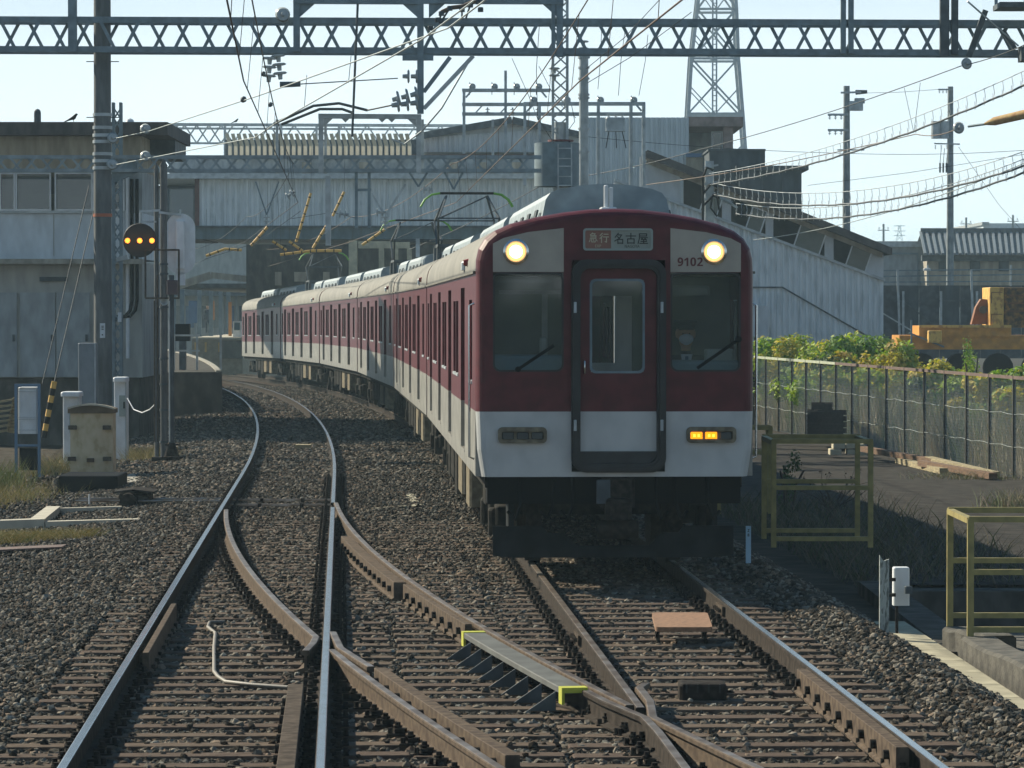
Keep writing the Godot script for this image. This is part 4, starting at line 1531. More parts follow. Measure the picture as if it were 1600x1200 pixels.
	beam(u, "dropper_strut", P(436, 284, d), P(417, 336, d), 0.03, 0.03, mt.steel)
	for e in [[234, 205], [234, 247]]:
		disc_insulator(u, P(e[0], e[1], d) + Vector3(0, 0, 0.9), Vector3(0.3, 0.1, 1), 0.125, 1)
	# right hand mast of that beam
	var rm := thing("lattice_mast", "tall lattice mast rising behind the train roof with a grey cabinet at its foot", "mast", Vector3(P(875, 0, 86).x, -0.5, -86.0))
	lattice_mast(rm, Vector3(P(875, 0, 86).x, 5.6, -86.0), 8.0, 0.33, mt.galv, 0.3)
	var rg := geo(rm)
	rg.cyl(Vector3(P(876, 0, 86).x, -0.5, -86), Vector3(P(876, 0, 86).x, 7.0, -86), 0.2, 0.17, 14)
	part(rm, "tube", rg, mt.galv)
	var cb := geo(rm)
	cb.cyl(P(870, 292, 86), P(870, 224, 86), 0.52, 0.52, 20)
	part(rm, "cabinet", cb, mt.steel)
	var rs := geo(rm)
	rs.cyl(P(876, 222, 86), P(876, 219, 86), 0.3, 0.3, 16)
	part(rm, "red_ring", rs, mt.ink_red)
	for x in [872, 893]:
		beam(rm, "ladder", P(x, 300, 85.4), P(x, 225, 85.4), 0.03, 0.03, mt.galv, Vector3(0, 0, 1))
	for y in [232, 248, 260, 276, 290]:
		beam(rm, "rung", P(872, y, 85.4), P(893, y, 85.4), 0.025, 0.025, mt.galv)
	disc_insulator(rm, P(866, 108, 85.6), Vector3(0, -1, 0), 0.14, 2)
	var tp := thing("feeder_pole", "slender galvanised tube pole with clamp rings right of the lattice mast", "pole", Vector3(P(912, 0, 88).x, -0.5, -88.0))
	var tg := geo(tp)
	tg.cyl(Vector3(P(912, 0, 88).x, -0.5, -88), Vector3(P(912, 0, 88).x, P(0, 90, 88).y, -88), 0.13, 0.11, 14)
	tg.cyl(P(912, 92, 88), P(912, 88, 88), 0.15, 0.15, 14)
	part(tp, "tube", tg, mt.galv)
	for y in [105, 122, 147, 152, 200, 236]:
		var g := geo(tp)
		g.cyl(P(912, y + 3, 88), P(912, y, 88), 0.14, 0.14, 14, false)
		part(tp, "clamp_ring", g, mt.galv)
	disc_insulator(tp, P(911, 66, 88), Vector3(0, -1, 0), 0.14, 2)
	# switch frame right of the masts, and a taller one behind on the left
	frame_of_tubes("tube_frame", "pale tube frame with round insulators standing before the corrugated block", 97.0, 818, 1008, [162, 178], [820, 843, 935, 986, 1006], 290)
	var sf := thing("transformer_box", "small grey transformer hanging in the pale tube frame", "transformer", P(960, 206, 96.6))
	var sb := geo(sf)
	sb.cbox((P(945, 206, 96.6) + P(977, 184, 96.6)) / 2, Vector3(0.5, 0.36, 0.35), 0.03)
	part(sf, "case", sb, mt.galv)
	for x in [951, 962, 972]:
		disc_insulator(sf, P(x, 183, 96.5), Vector3(0, 1, 0), 0.045, 2)
		rod(sf, "lead", P(x, 206, 96.5), P(x + (x - 960) * 0.5, 232, 96.5), 0.012, mt.black)
	frame_of_tubes("bus_frame", "taller steel frame in the background left of the lattice mast", 104.0, 722, 860, [141, 163, 178], [725, 790], 240)
	# two round heads and cables beside the mast
	wire("black cable drooping from the gantry strut to the fins of the station roof", [P(738, 88, 84), P(690, 170, 84), P(660, 205, 84.5), P(632, 226, 85), P(612, 218, 85)], 0.022, mt.galv)
	build_wires()

func frame_of_tubes(called: String, label: String, d: float, x0: float, x1: float, rows: Array, posts: Array, foot: float) -> void:
	var t := thing(called, label, "steel frame", P((x0 + x1) / 2, foot, d))
	for y in rows:
		for z in [0.0, 0.5]:
			beam(t, "cross_beam", P(x0, y, d) - Vector3(0, 0, z), P(x1, y, d) - Vector3(0, 0, z), 0.07, 0.07, mt.galv)
	for x in posts:
		for z in [0.0, 0.5]:
			beam(t, "post", P(x, rows[0] - (30 if x == 790 else 0), d) - Vector3(0, 0, z), P(x, foot, d) - Vector3(0, 0, z), 0.075, 0.075, mt.galv, Vector3(0, 0, 1))
	var n := 4
	for k in n:
		var x := lerpf(x0 + 16, x1 - 18, k / float(n - 1))
		disc_insulator(t, P(x, rows[0] - 5, d), Vector3(0.2, 0.1, 1), 0.1, 1)
		beam(t, "spike", P(x - 4, rows[0] + 8, d), P(x - 4, rows[0] - 12, d), 0.02, 0.02, mt.steel_dark, Vector3(0, 0, 1))
	for x in [x0 + 6, x1 - 6]:
		var q := 1.0 if x < (x0 + x1) / 2 else -1.0
		beam(t, "knee", P(x, rows[0] + 12, d), P(x + q * 10, rows[0], d), 0.05, 0.05, mt.galv)
	if rows.size() == 3:
		for k in 3:
			var x := lerpf(x0 + 20, x1 - 40, k / 2.0)
			beam(t, "knee", P(x, rows[2], d), P(x + 14, rows[1], d), 0.035, 0.035, mt.galv)
			disc_insulator(t, P(x + 20, rows[2] - 2, d), Vector3(0, 1, 0), 0.07, 2)

func catenary(name_l: String, off: float, m: Material, d0: float, d1: float, contact_label: String, messenger_label: String) -> void:
	var lo := []
	var hi := []
	var sup := [d0, 40.0, 85.0, 128.0, d1]
	for i in sup.size():
		var dd: float = sup[i]
		var st := 0.18 if i % 2 == 0 else -0.18
		lo.append(rp(off + st, dd, 5.12))
		hi.append(rp(off + st * 0.5, dd, 6.0))
	wire(contact_label, lo, 0.0085, m, 0.0)
	wire(messenger_label, hi, 0.0085, m, 0.35)
	var g := thing("wire_hangers", name_l, "hangers", lo[1])
	var dd := d0 + 2.5
	while dd < 128.0:
		var k := 0
		while sup[k + 1] < dd:
			k += 1
		var u: float = (dd - sup[k]) / (sup[k + 1] - sup[k])
		var a: Vector3 = lo[k].lerp(lo[k + 1], u)
		var b: Vector3 = hi[k].lerp(hi[k + 1], u) - Vector3(0, 1.4 * u * (1 - u), 0)
		if b.y > a.y + 0.05:
			rod(g, "hanger", a, b, 0.004, m)
		dd += 5.0

func hanger_cable(label: String, a: Vector3, b: Vector3, sag: float, hang: float) -> void:
	var t := thing("hung_cable", label, "cable", (a + b) / 2, "cables hung in wire loops")
	var p := PackedVector3Array()
	var q := PackedVector3Array()
	var n := 46
	for i in n + 1:
		var u := float(i) / n
		var c := a.lerp(b, u) - Vector3(0, 4 * sag * u * (1 - u), 0)
		p.push_back(c)
		q.push_back(c - Vector3(0, hang * (0.97 + 0.03 * sin(i * 1.7)), 0))
	var g := geo(t)
	g.tube(p, 0.01, 5)
	part(t, "carrier_wire", g, mt.galv)
	var h := geo(t)
	h.tube(q, 0.024, 6)
	part(t, "cable", h, mt.cable_grey)
	var l := geo(t)
	for i in range(0, n + 1):
		var s := (b - a).normalized() * 0.08
		l.tube(PackedVector3Array([p[i], q[i].lerp(p[i], 0.4) + s, q[i] - Vector3(0, 0.05, 0), q[i].lerp(p[i], 0.4) - s * 0.3]), 0.007, 4)
	var lo := part(t, "wire_loops", l, mt.galv)
	lo.set_meta("kind", "stuff")

func build_wires() -> void:
	catenary("thin droppers between the wires above the left track", 0.0, mt.wire_dark, 14.0, 175.0, "contact wire running over the left track", "messenger wire running over the left track")
	catenary("thin droppers between the wires above the red train", GAP, mt.copper, 14.0, 175.0, "copper contact wire running over the red train", "copper messenger wire running over the red train")
	# wires of the crossover, anchored at the concrete pole
	wire("bright span wire from the concrete pole to upper middle, upper of two", [P(180, 217, 82.6), P(235, 205, 80), P(405, 150, 62), P(700, 45, 45), P(800, -30, 36)], 0.010, mt.wire_pale)
	wire("bright span wire from the concrete pole to upper middle, lower of two", [P(180, 258, 82.6), P(236, 247, 80), P(400, 215, 66), P(430, 194, 62), P(660, 62, 46), P(770, -20, 38)], 0.010, mt.wire_pale)
	wire("curved feeder jumper above the fins, upper strand", [P(428, 194, 84), P(490, 166, 84), P(530, 162, 84), P(575, 173, 84)], 0.035, mt.cable_grey)
	wire("curved feeder jumper above the fins, lower strand", [P(440, 195, 84.2), P(500, 171, 84.2), P(535, 171, 84.2), P(552, 177, 84.2)], 0.035, mt.cable_grey)
	wire("short tension wire from the jumper to the stacked insulators", [P(574, 173, 83.6), P(612, 165, 83.2)], 0.02, mt.cable_grey)
	wire("level tie wire from the hanging insulators to the gantry post", [P(470, 132, 82.6), P(622, 123, 82.4)], 0.014, mt.cable_grey)
	# further thin lines round the masts
	var extra := [["thin line slanting down behind the lattice mast, first", [800, 92, 826, 150, 845, 200], 100], ["thin line slanting down behind the lattice mast, second", [842, 104, 870, 160, 900, 185], 100], ["thin vertical jumper left of the lattice mast with two beads", [843, 35, 838, 110, 840, 185, 866, 225], 85.5], ["thin line from the tube pole up to the top edge, left", [916, 108, 975, 60, 1040, -10], 80], ["thin line from the tube pole up to the top edge, right", [918, 130, 985, 90, 1080, 20], 80], ["thin vertical lead above the tube frame, left one", [934, 140, 938, 95, 940, 40], 95], ["thin vertical lead above the tube frame, middle one", [966, 150, 970, 95, 976, 50], 95], ["thin vertical lead above the tube frame, right one", [998, 150, 1008, 95, 1012, 55], 95], ["looping black lead beside the mast's tube", [893, 165, 898, 190, 880, 215, 900, 230], 86], ["thin line across the hall front to the yellow hose", [455, 342, 520, 332, 560, 342], 120], ["thin sagging line below the lower beam at left centre", [320, 405, 400, 380, 470, 330], 122], ["thin droppers above the crossover wires, left pair", [476, 168, 480, 118], 60], ["thin droppers above the crossover wires, right pair", [545, 130, 549, 88], 56], ["thin line from the utility pole to the transformer pole", [1340, 146, 1400, 145, 1470, 140], 150], ["thin stay line falling from the transformer pole to the right", [1497, 230, 1560, 320, 1640, 410], 158], ["low thin line across the right sky", [1262, 290, 1420, 270, 1640, 235], 130]]
	for e in extra:
		var pts := []
		for i in range(0, e[1].size(), 2):
			pts.append(P(e[1][i], e[1][i + 1], e[2]))
		wire(e[0], pts, 0.009 if e[2] > 70 else 0.006, mt.wire_dark)
	# clamps and curved copper feeder where the crossover wires meet, high in the middle
	var fc := thing("feeder_clamp", "cluster of clamps and a curved copper feeder high above the middle", "clamp", P(725, 25, 47))
	var cu := geo(fc)
	cu.tube(PackedVector3Array([P(690, 20, 47), P(706, 13, 47), P(724, 11, 47), P(740, 4, 47), P(752, -6, 47)]), 0.028, 8)
	part(fc, "copper_feeder", cu, mt.copper)
	for e in [[690, 22], [703, 14], [722, 16], [735, 9], [751, 16], [748, 4], [684, 32], [690, 34], [673, 45]]:
		var cl := geo(fc)
		cl.cbox(P(e[0], e[1], 47), Vector3(0.07, 0.06, 0.07), 0.012)
		part(fc, "clamp", cl, mt.steel_dark)
	for e in [[690, 22, 686, 34], [722, 16, 722, 32], [735, 9, 728, 30], [703, 14, 690, 34]]:
		rod(fc, "link", P(e[0], e[1], 47), P(e[2], e[3], 47), 0.012, mt.steel_dark)
	# cross clamps on the wires left of it
	for e in [["bead clamp on the left wires, upper", 412, 116, 82.4], ["bead clamp on the left wires, lower", 423, 164, 82.4], ["pale clamp on the upper span wire", 381, 156, 64], ["dark clamp pair under the hanging insulators", 455, 132, 82.4]]:
		var q := thing("wire_clamp_bead", e[0], "clamp", P(e[1], e[2], e[3]))
		var cl := geo(q)
		cl.lathe([Vector2(0.0, -0.06), Vector2(0.05, -0.03), Vector2(0.06, 0.0), Vector2(0.05, 0.03), Vector2(0.0, 0.06)], 10, Transform3D(Basis(Vector3(0, 0, 1), 1.0), P(e[1], e[2], e[3])))
		if e[1] == 455:
			cl.cyl(P(438, 133, e[3]), P(470, 132, e[3]), 0.07, 0.06, 10)
		part(q, "body", cl, mt.steel_dark)
	# right hand side
	wire("thin line from behind the stairs to the disc insulator under the gantry", [P(640, 390, 120), P(860, 282, 110), P(1090, 235, 100), P(1500, 104, 83), P(1660, 40, 76)], 0.011, mt.wire_dark, 0.1)
	wire("thin line from above the train roof to the disc insulator with rusty sleeve", [P(1010, 289, 104), P(1430, 210, 90), P(1498, 200, 88)], 0.012, mt.copper, 0.1)
	wire("slack v shaped hanger wires between two lines at the right", [P(1412, 138, 86), P(1427, 208, 89), P(1437, 130, 85)], 0.006, mt.wire_dark)
	hanger_cable("hung cable with wire loops rising to the right edge, topmost", P(1105, 272, 104), P(1640, 92, 78), 0.35, 0.32)
	hanger_cable("hung cable with wire loops sagging across the stair roof, middle one", P(1112, 286, 104), P(1640, 222, 78), 0.62, 0.32)
	hanger_cable("hung cable with wire loops sagging lowest across the stair windows", P(1150, 318, 104), P(1640, 232, 78), 0.55, 0.3)
	wire("thin line crossing the right sky below the hung cables", [P(1177, 375, 105), P(1640, 238, 80)], 0.01, mt.wire_pale, 0.3)
	wire("thin far line across the right sky between the wooden poles", [P(880, 210, 118), P(1320, 240, 120), P(1640, 232, 122)], 0.009, mt.wire_dark, 0.1)
	# anchor at the right with a rusty sleeve
	var an := thing("strain_insulator", "round insulator with a long rusty yellow sleeve at the right edge", "insulator", P(1500, 200, 87))
	disc_insulator(an, P(1497, 200, 87.2), Vector3(0.3, 0.1, 1), 0.145, 1)
	var rg := geo(an)
	rg.cyl(P(1512, 198, 87), P(1540, 194, 86.6), 0.03, 0.03, 8)
	part(an, "shackle", rg, mt.steel)
	var sg := geo(an)
	sg.cyl(P(1538, 194, 86.6), P(1553, 190, 86.4), 0.03, 0.1, 12)
	sg.cyl(P(1553, 190, 86.4), P(1660, 165, 85), 0.1, 0.12, 12)
	part(an, "sleeve", sg, mt.rusty_yellow)
	# feeder bracket above the train's right shoulder
	var fb := thing("cable_bracket", "steel bracket with looping black cables above the train's right shoulder", "bracket", P(1106, 345, 104))
	beam(fb, "post", P(1108, 350, 104), P(1108, 252, 104), 0.24, 0.2, mt.galv, Vector3(0, 0, 1))
	for e in [[264, 0], [290, 6], [308, 10]]:
		var g := geo(fb)
		g.tube(PackedVector3Array([P(1114 + e[1], e[0] + 2, 103.8), P(1104 + e[1], e[0] - 2, 103.7), P(1098, e[0] + 14, 103.7), P(1098, e[0] + 50, 103.7)]), 0.035, 6)
		part(fb, "cable", g, mt.black)
	var hg := geo(fb)
	hg.tube(PackedVector3Array([P(1118, 296, 103.7), P(1124, 330, 103.7), P(1120, 338, 103.7), P(1110, 325, 103.7), P(1112, 310, 103.7)]), 0.03, 6)
	part(fb, "cable", hg, mt.black)
	for y in [262, 288, 312]:
		beam(fb, "arm", P(1100, y, 103.8), P(1122, y - 4, 103.8), 0.05, 0.05, mt.galv)
	beam(fb, "arm", P(1120, 306, 103.8), P(1152, 325, 103.8), 0.06, 0.06, mt.galv)
	disc_insulator(fb, P(1130, 312, 103.7), Vector3(1, -0.5, 0), 0.07, 4)
	# yellow insulating hoses with black bands
	var hoses := [["yellow banded hose hanging steeply left of the white drop tube", [486, 302, 463, 378]], ["yellow banded hose hanging right of the white drop tube", [538, 300, 520, 338]], ["yellow banded hose left of the drop tube, lower piece", [512, 350, 489, 388]], ["yellow banded hose slanting up to the stacked white insulator", [602, 358, 566, 383]], ["yellow banded hose lying level above the train's rear cars", [438, 398, 488, 392, 534, 392]], ["short yellow banded hose sloping down, left of two", [426, 377, 448, 391]], ["short yellow banded hose sloping down, right of two", [452, 377, 473, 392]], ["yellow banded hose beside the platform canopy", [322, 400, 352, 389, 378, 391]], ["yellow banded hose slanting beside the white signal back", [418, 355, 392, 384]]]
	for h in hoses:
		var dd := 128.0
		var pts := PackedVector3Array()
		for i in range(0, h[1].size(), 2):
			pts.push_back(P(h[1][i], h[1][i + 1], dd))
		var t := thing("insulating_hose", h[0], "hose", pts[0], "yellow hoses on the wires")
		var g := geo(t)
		g.tube(pts, 0.045, 8)
		part(t, "hose", g, mt.hose_yellow)
		for i in pts.size() - 1:
			var ln := (pts[i + 1] - pts[i]).length()
			var k := 0.15
			while k < ln:
				var c := pts[i].lerp(pts[i + 1], k / ln)
				var e := (pts[i + 1] - pts[i]).normalized() * 0.02
				var b := geo(t)
				b.cyl(c - e, c + e, 0.05, 0.05, 8, false)
				part(t, "band", b, mt.black)
				k += 0.3
		wire("thin suspension wire above the " + h[0], [pts[0], pts[0] + Vector3(0.05, 1.6, 0.4)], 0.006, mt.wire_dark)

func build_pylon() -> void:
	var d := 210.0
	var t := thing("transmission_tower", "tall steel lattice tower rising behind the station block", "tower", Vector3(P(1118, 0, d).x, -1.0, -d))
	var lv := [[-60.0, 1097.0, 1144.0], [15.0, 1089.0, 1150.0], [92.0, 1080.0, 1153.0], [178.0, 1075.0, 1160.0], [270.0, 1067.0, 1167.0], [400.0, 1055.0, 1180.0]]
	for z in [0.0, 2.6]:
		for i in lv.size() - 1:
			var a: Array = lv[i]
			var b: Array = lv[i + 1]
			var o := Vector3(0, 0, -z)
			beam(t, "leg", P(a[1], a[0], d) + o, P(b[1], b[0], d) + o, 0.2, 0.2, mt.pylon_grey)
			beam(t, "leg", P(a[2], a[0], d) + o, P(b[2], b[0], d) + o, 0.2, 0.2, mt.pylon_grey)
			beam(t, "diagonal", P(a[1], a[0], d) + o, P(b[2], b[0], d) + o, 0.1, 0.1, mt.pylon_grey)
			beam(t, "diagonal", P(a[2], a[0], d) + o, P(b[1], b[0], d) + o, 0.1, 0.1, mt.pylon_grey)
			beam(t, "girt", P(b[1], b[0], d) + o, P(b[2], b[0], d) + o, 0.13, 0.13, mt.pylon_grey)
			var am := (float(a[1]) + float(b[1])) / 2
			var cm := (float(a[2]) + float(b[2])) / 2
			var ym := (float(a[0]) + float(b[0])) / 2
			beam(t, "diagonal", P(am, ym, d) + o, P((b[1] + b[2]) / 2.0, b[0], d) + o, 0.06, 0.06, mt.pylon_grey)
			beam(t, "diagonal", P(cm, ym, d) + o, P((b[1] + b[2]) / 2.0, b[0], d) + o, 0.06, 0.06, mt.pylon_grey)
	for x in [1113, 1119]:
		beam(t, "ladder", P(x, -60, d - 1), P(x, 400, d - 1), 0.09, 0.09, mt.pylon_grey, Vector3(0, 0, 1))
	var y := -50.0
	while y < 180:
		beam(t, "rung", P(1113, y, d - 1), P(1119, y, d - 1), 0.05, 0.05, mt.pylon_grey)
		y += 8.0
	far_pylon()

func far_pylon() -> void:
	var d := 1500.0
	var t := thing("far_tower", "faint distant transmission tower on the horizon at right", "tower", P(1405, 480, d))
	var lv := [[352.0, 1.5], [360.0, 2.2], [368.0, 3.5], [376.0, 4.5], [480.0, 12.0]]
	for i in lv.size() - 1:
		for s in [-1, 1]:
			beam(t, "leg", P(1405 + s * lv[i][1], lv[i][0], d), P(1405 + s * lv[i + 1][1], lv[i + 1][0], d), 0.25, 0.25, mt.pylon_grey)
			beam(t, "diagonal", P(1405 + s * lv[i][1], lv[i][0], d), P(1405 - s * lv[i + 1][1], lv[i + 1][0], d), 0.18, 0.18, mt.pylon_grey)
	for y in [353.0, 361.0, 368.0]:
		beam(t, "arm", P(1396, y, d), P(1414, y, d), 0.3, 0.3, mt.pylon_grey)

func utility_pole(label: String, x: float, d: float, top: float, kind: int) -> void:
	var t := thing("utility_pole", label, "utility pole", Vector3(P(x, 0, d).x, -1.0, -d), "utility poles in the background")
	var g := geo(t)
	g.cyl(Vector3(P(x, 0, d).x, -1.0, -d), P(x, top, d), 0.19, 0.12, 12)
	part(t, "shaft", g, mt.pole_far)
	var c := d / 5800.0
	if kind == 0:
		for y in [180, 204]:
			beam(t, "cross_arm", P(x - 30, y, d) + Vector3(0, 0, 0.2), P(x + 2, y, d) + Vector3(0, 0, 0.2), 0.08, 0.08, mt.galv)
			for k in 3:
				disc_insulator(t, P(x - 27 + k * 9, y + 2, d) + Vector3(0, 0, 0.2), Vector3(0, -1, 0), 0.07, 2)
		beam(t, "cross_arm", P(x - 10, 146, d) + Vector3(0, 0, 0.2), P(x + 22, 145, d) + Vector3(0, 0, 0.2), 0.07, 0.07, mt.galv)
		var b := geo(t)
		b.cyl(P(x + 14, 145, d), P(x + 32, 144, d), 0.1, 0.07, 10)
		part(t, "surge_arrester", b, mt.steel_dark)
		var q := geo(t)
		q.cbox(P(x + 14, 166, d), Vector3(0.55, 0.36, 0.4), 0.05)
		q.cbox(P(x + 20, 158, d), Vector3(0.4, 0.2, 0.3), 0.04)
		part(t, "switch_box", q, mt.galv)
		beam(t, "cross_arm", P(x - 15, 235, d) + Vector3(0, 0, 0.2), P(x + 27, 235, d) + Vector3(0, 0, 0.2), 0.05, 0.05, mt.galv)
	elif kind == 1:
		beam(t, "cross_arm", P(x - 20, 141, d) + Vector3(0, 0, 0.2), P(x + 2, 141, d) + Vector3(0, 0, 0.2), 0.07, 0.07, mt.galv)
		for k in 3:
			disc_insulator(t, P(x - 18 + k * 5.5, 146, d) + Vector3(0, 0, 0.2), Vector3(0, 1, 0), 0.05, 2)
		for e in [[-22, 202, 0.30], [-9, 202, 0.30]]:
			var q := geo(t)
			q.cyl(P(x + e[0], 217, d), P(x + e[0], 190, d), e[2] * 0.75, e[2] * 0.75, 16)
			part(t, "transformer", q, mt.galv)
		beam(t, "cross_arm", P(x - 26, 225, d) + Vector3(0, 0, 0.2), P(x + 14, 226, d) + Vector3(0, 0, 0.2), 0.06, 0.06, mt.galv)
		for k in 4:
			disc_insulator(t, P(x - 24 + k * 9, 228, d) + Vector3(0, 0, 0.2), Vector3(0, -1, 0), 0.05, 3)
		for k in 3:
			rod(t, "fuse", P(x - 16 + k * 5, 270, d), P(x - 16 + k * 5, 255, d), 0.04, mt.steel_dark)
			rod(t, "lead", P(x - 16 + k * 5, 255, d), P(x - 14 + k * 5, 232, d), 0.012, mt.black)
	else:
		beam(t, "cross_arm", P(x - 9, top + 10, d), P(x + 9, top + 10, d), 0.1, 0.1, mt.galv)
		for s in [-1, 1]:
			disc_insulator(t, P(x + s * 7, top + 8, d), Vector3(0, 1, 0), 0.12, 2)

# ---------------------------------------------------------------- buildings
# upright corrugated sheet between two points, from y0 to y1 (tops may slope)
func corrugated(parent: Node3D, called: String, a: Vector3, b: Vector3, base: float, ya: float, yb: float, pitch: float, m: Material, base_b := -99.0) -> MeshInstance3D:
	var g := geo(parent)
	var dir := Vector3(b.x - a.x, 0, b.z - a.z)
	var ln := dir.length()
	dir /= ln
	var out := Vector3(-dir.z, 0, dir.x)
	var n := int(ln / pitch)
	if base_b < -90:
		base_b = base
	var prof := [[0.0, 0.0], [0.3, 0.0], [0.42, 1.0], [0.88, 1.0], [1.0, 0.0]]
	for i in n:
		for k in 4:
			var u0: float = (i + prof[k][0]) / n
			var u1: float = (i + prof[k + 1][0]) / n
			var p: Vector3 = Vector3(a.x, 0, a.z).lerp(Vector3(b.x, 0, b.z), u0) + out * prof[k][1] * pitch * 0.22
			var q: Vector3 = Vector3(a.x, 0, a.z).lerp(Vector3(b.x, 0, b.z), u1) + out * prof[k + 1][1] * pitch * 0.22
			g.quad(p + Vector3(0, lerpf(base, base_b, u0), 0), q + Vector3(0, lerpf(base, base_b, u1), 0), q + Vector3(0, lerpf(ya, yb, u1), 0), p + Vector3(0, lerpf(ya, yb, u0), 0))
	return part(parent, called, g, m)

func build_buildings() -> void:
	left_building()
	over_station()
	stair_building()
	far_right()
	station_back()
	mirror_trees()

func window_unit(t: Node3D, a: Vector3, b: Vector3, glass: Material, frame: Material, w: float) -> void:
	# a is lower left, b is upper right, on a wall that faces the line
	var g := geo(t)
	g.span(Vector3(a.x, a.y, a.z - 0.05), Vector3(b.x, b.y, a.z - 0.04))
	var o := part(t, "window", g, glass)
	beam(o, "frame", Vector3(a.x, a.y - w / 2, a.z), Vector3(b.x, a.y - w / 2, a.z), 0.08, w, frame)
	beam(o, "frame", Vector3(a.x, b.y + w / 2, a.z), Vector3(b.x, b.y + w / 2, a.z), 0.08, w, frame)
	beam(o, "frame", Vector3(a.x, a.y - w, a.z), Vector3(a.x, b.y + w, a.z), w, 0.082, frame, Vector3(0, 0, 1))
	beam(o, "frame", Vector3(b.x, a.y - w, a.z), Vector3(b.x, b.y + w, a.z), w, 0.082, frame, Vector3(0, 0, 1))

func left_building() -> void:
	var d := 87.0
	var t := thing("signal_building", "two storey grey railway building with a flat dark roof and ribbon windows", "building", Vector3(-13.5, -0.5, -d))
	var x0 := P(-120, 0, d).x
	var x1 := P(222, 0, d).x
	var y := func(p: float) -> float: return EYE + (485.0 - p) * d / 5800.0
	var back := -d - 5.0
	block(t, "plinth", Vector3(x0, -0.6, -d - 0.25), Vector3(x1 - 0.1, y.call(590), back), mt.concrete_dark)
	# lower storey with steel doors
	block(t, "lower_wall", Vector3(x0, y.call(590), -d - 0.12), Vector3(x1, y.call(410), back), mt.wall_tan)
	for e in [[-60, 26], [31, 86], [88, 140]]:
		var g := geo(t)
		g.span(Vector3(P(e[0], 0, d).x, y.call(589), -d - 0.12), Vector3(P(e[1], 0, d).x, y.call(457), -d - 0.06))
		var o := part(t, "steel_door", g, mt.wall_grey)
		var h := geo(t)
		h.cbox(P(e[1] - 5, 528, d) + Vector3(0, 0, -0.03), Vector3(0.05, 0.16, 0.06), 0.01)
		part(o, "handle", h, mt.steel_dark)
	beam(t, "name_board", P(62, 436, d) + Vector3(0, 0, -0.05), P(105, 436, d) + Vector3(0, 0, -0.05), 0.06, 0.1, mt.steel_dark)
	block(t, "canopy", Vector3(x0, y.call(413), -d + 0.45), Vector3(x1 + 0.02, y.call(405), -d - 0.3), mt.concrete)
	# upper storey
	block(t, "upper_wall", Vector3(x0, y.call(405), -d - 0.1), Vector3(x1, y.call(333), back), mt.wall_blue)
	block(t, "head_wall", Vector3(x0, y.call(268), -d - 0.1), Vector3(x1, y.call(205), back), mt.wall_cream)
	block(t, "room_back", Vector3(x0, y.call(333), -d - 4.0), Vector3(x1 - 0.3, y.call(268), back), mt.wall_slate)
	block(t, "corner_pier", Vector3(P(196, 0, d).x, y.call(333), -d - 0.1), Vector3(x1, y.call(268), -d - 4.2), mt.wall_grey)
	block(t, "seam", Vector3(P(83.3, 0, d).x, y.call(400), -d - 0.1), Vector3(P(84.3, 0, d).x, y.call(335), -d - 0.085), mt.wall_tan)
	for e in [[-118, -62], [-58, -2], [1, 23], [26, 79], [87, 144], [146, 194]]:
		window_unit(t, Vector3(P(e[0], 0, d).x, y.call(327), -d - 0.05), Vector3(P(e[1], 0, d).x, y.call(272), -d - 0.05), mt.glass_room, mt.white_paint, 0.035)
	block(t, "window_sill", Vector3(x0, y.call(333), -d - 0.02), Vector3(P(200, 0, d).x, y.call(329), -d - 0.2), mt.galv)
	# furniture behind the panes
	for e in [[30, 75, 300], [95, 140, 305]]:
		block(t, "desk_screen", Vector3(P(e[0], 0, d).x, y.call(328), -d - 1.6), Vector3(P(e[1], 0, d).x, y.call(e[2]), -d - 1.4), mt.cab_grey)
	block(t, "added_shadow_block", Vector3(x0, -0.6, back - 0.01), Vector3(-9.95, y.call(196), -d - 14.0), mt.wall_grey)  # unseen block added behind the building to widen its shadow on the tracks
	# roof slab with deep fascia
	block(t, "roof", Vector3(x0, y.call(213), -d + 0.6), Vector3(P(266, 0, d).x, y.call(193), back - 0.6), mt.fascia)
	block(t, "roof_side", Vector3(P(222, 0, d).x, y.call(240), -d - 2.0), Vector3(P(262, 0, d).x, y.call(213), back), mt.steel_dark)
	var v := geo(t)
	v.cyl(P(42.5, 194, d - 0.2) - Vector3(0, 0, 2), P(42.5, 170, d - 0.2) - Vector3(0, 0, 2), 0.085, 0.085, 12)
	v.lathe([Vector2(0.085, 0.0), Vector2(0.075, 0.05), Vector2(0.045, 0.085), Vector2(0.0, 0.1)], 12, Transform3D(Basis(), P(42.5, 170, d - 0.2) - Vector3(0, 0, 2)))
	part(t, "vent_pipe", v, mt.steel_dark)
	var dm := geo(t)
	dm.lathe([Vector2(0.11, 0.0), Vector2(0.11, 0.08), Vector2(0.08, 0.15), Vector2(0.0, 0.19)], 12, Transform3D(Basis(), P(197, 194, d) - Vector3(0, 0, 1)))
	part(t, "roof_vent", dm, mt.white_paint)
	# cable pipes down the corner
	for e in [[207, 188], [215, 196]]:
		var g := geo(t)
		g.tube(PackedVector3Array([P(e[0], 280, d) + Vector3(0, 0, 0.06), P(e[0], 470, d) + Vector3(0, 0, 0.06), P(e[0] - 3, 485, d) + Vector3(0, 0, 0.06), P(e[0] - 11, 494, d) + Vector3(0, 0, 0.06), P(e[1] - 16, 496, d) + Vector3(0, 0, 0.06)]), 0.04, 8)
		part(t, "cable_pipe", g, mt.black)
	var dp := geo(t)
	dp.cyl(P(200, 275, d) + Vector3(0, 0, 0.03), P(200, 560, d) + Vector3(0, 0, 0.03), 0.045, 0.045, 8)
	part(t, "down_pipe", dp, mt.white_paint)
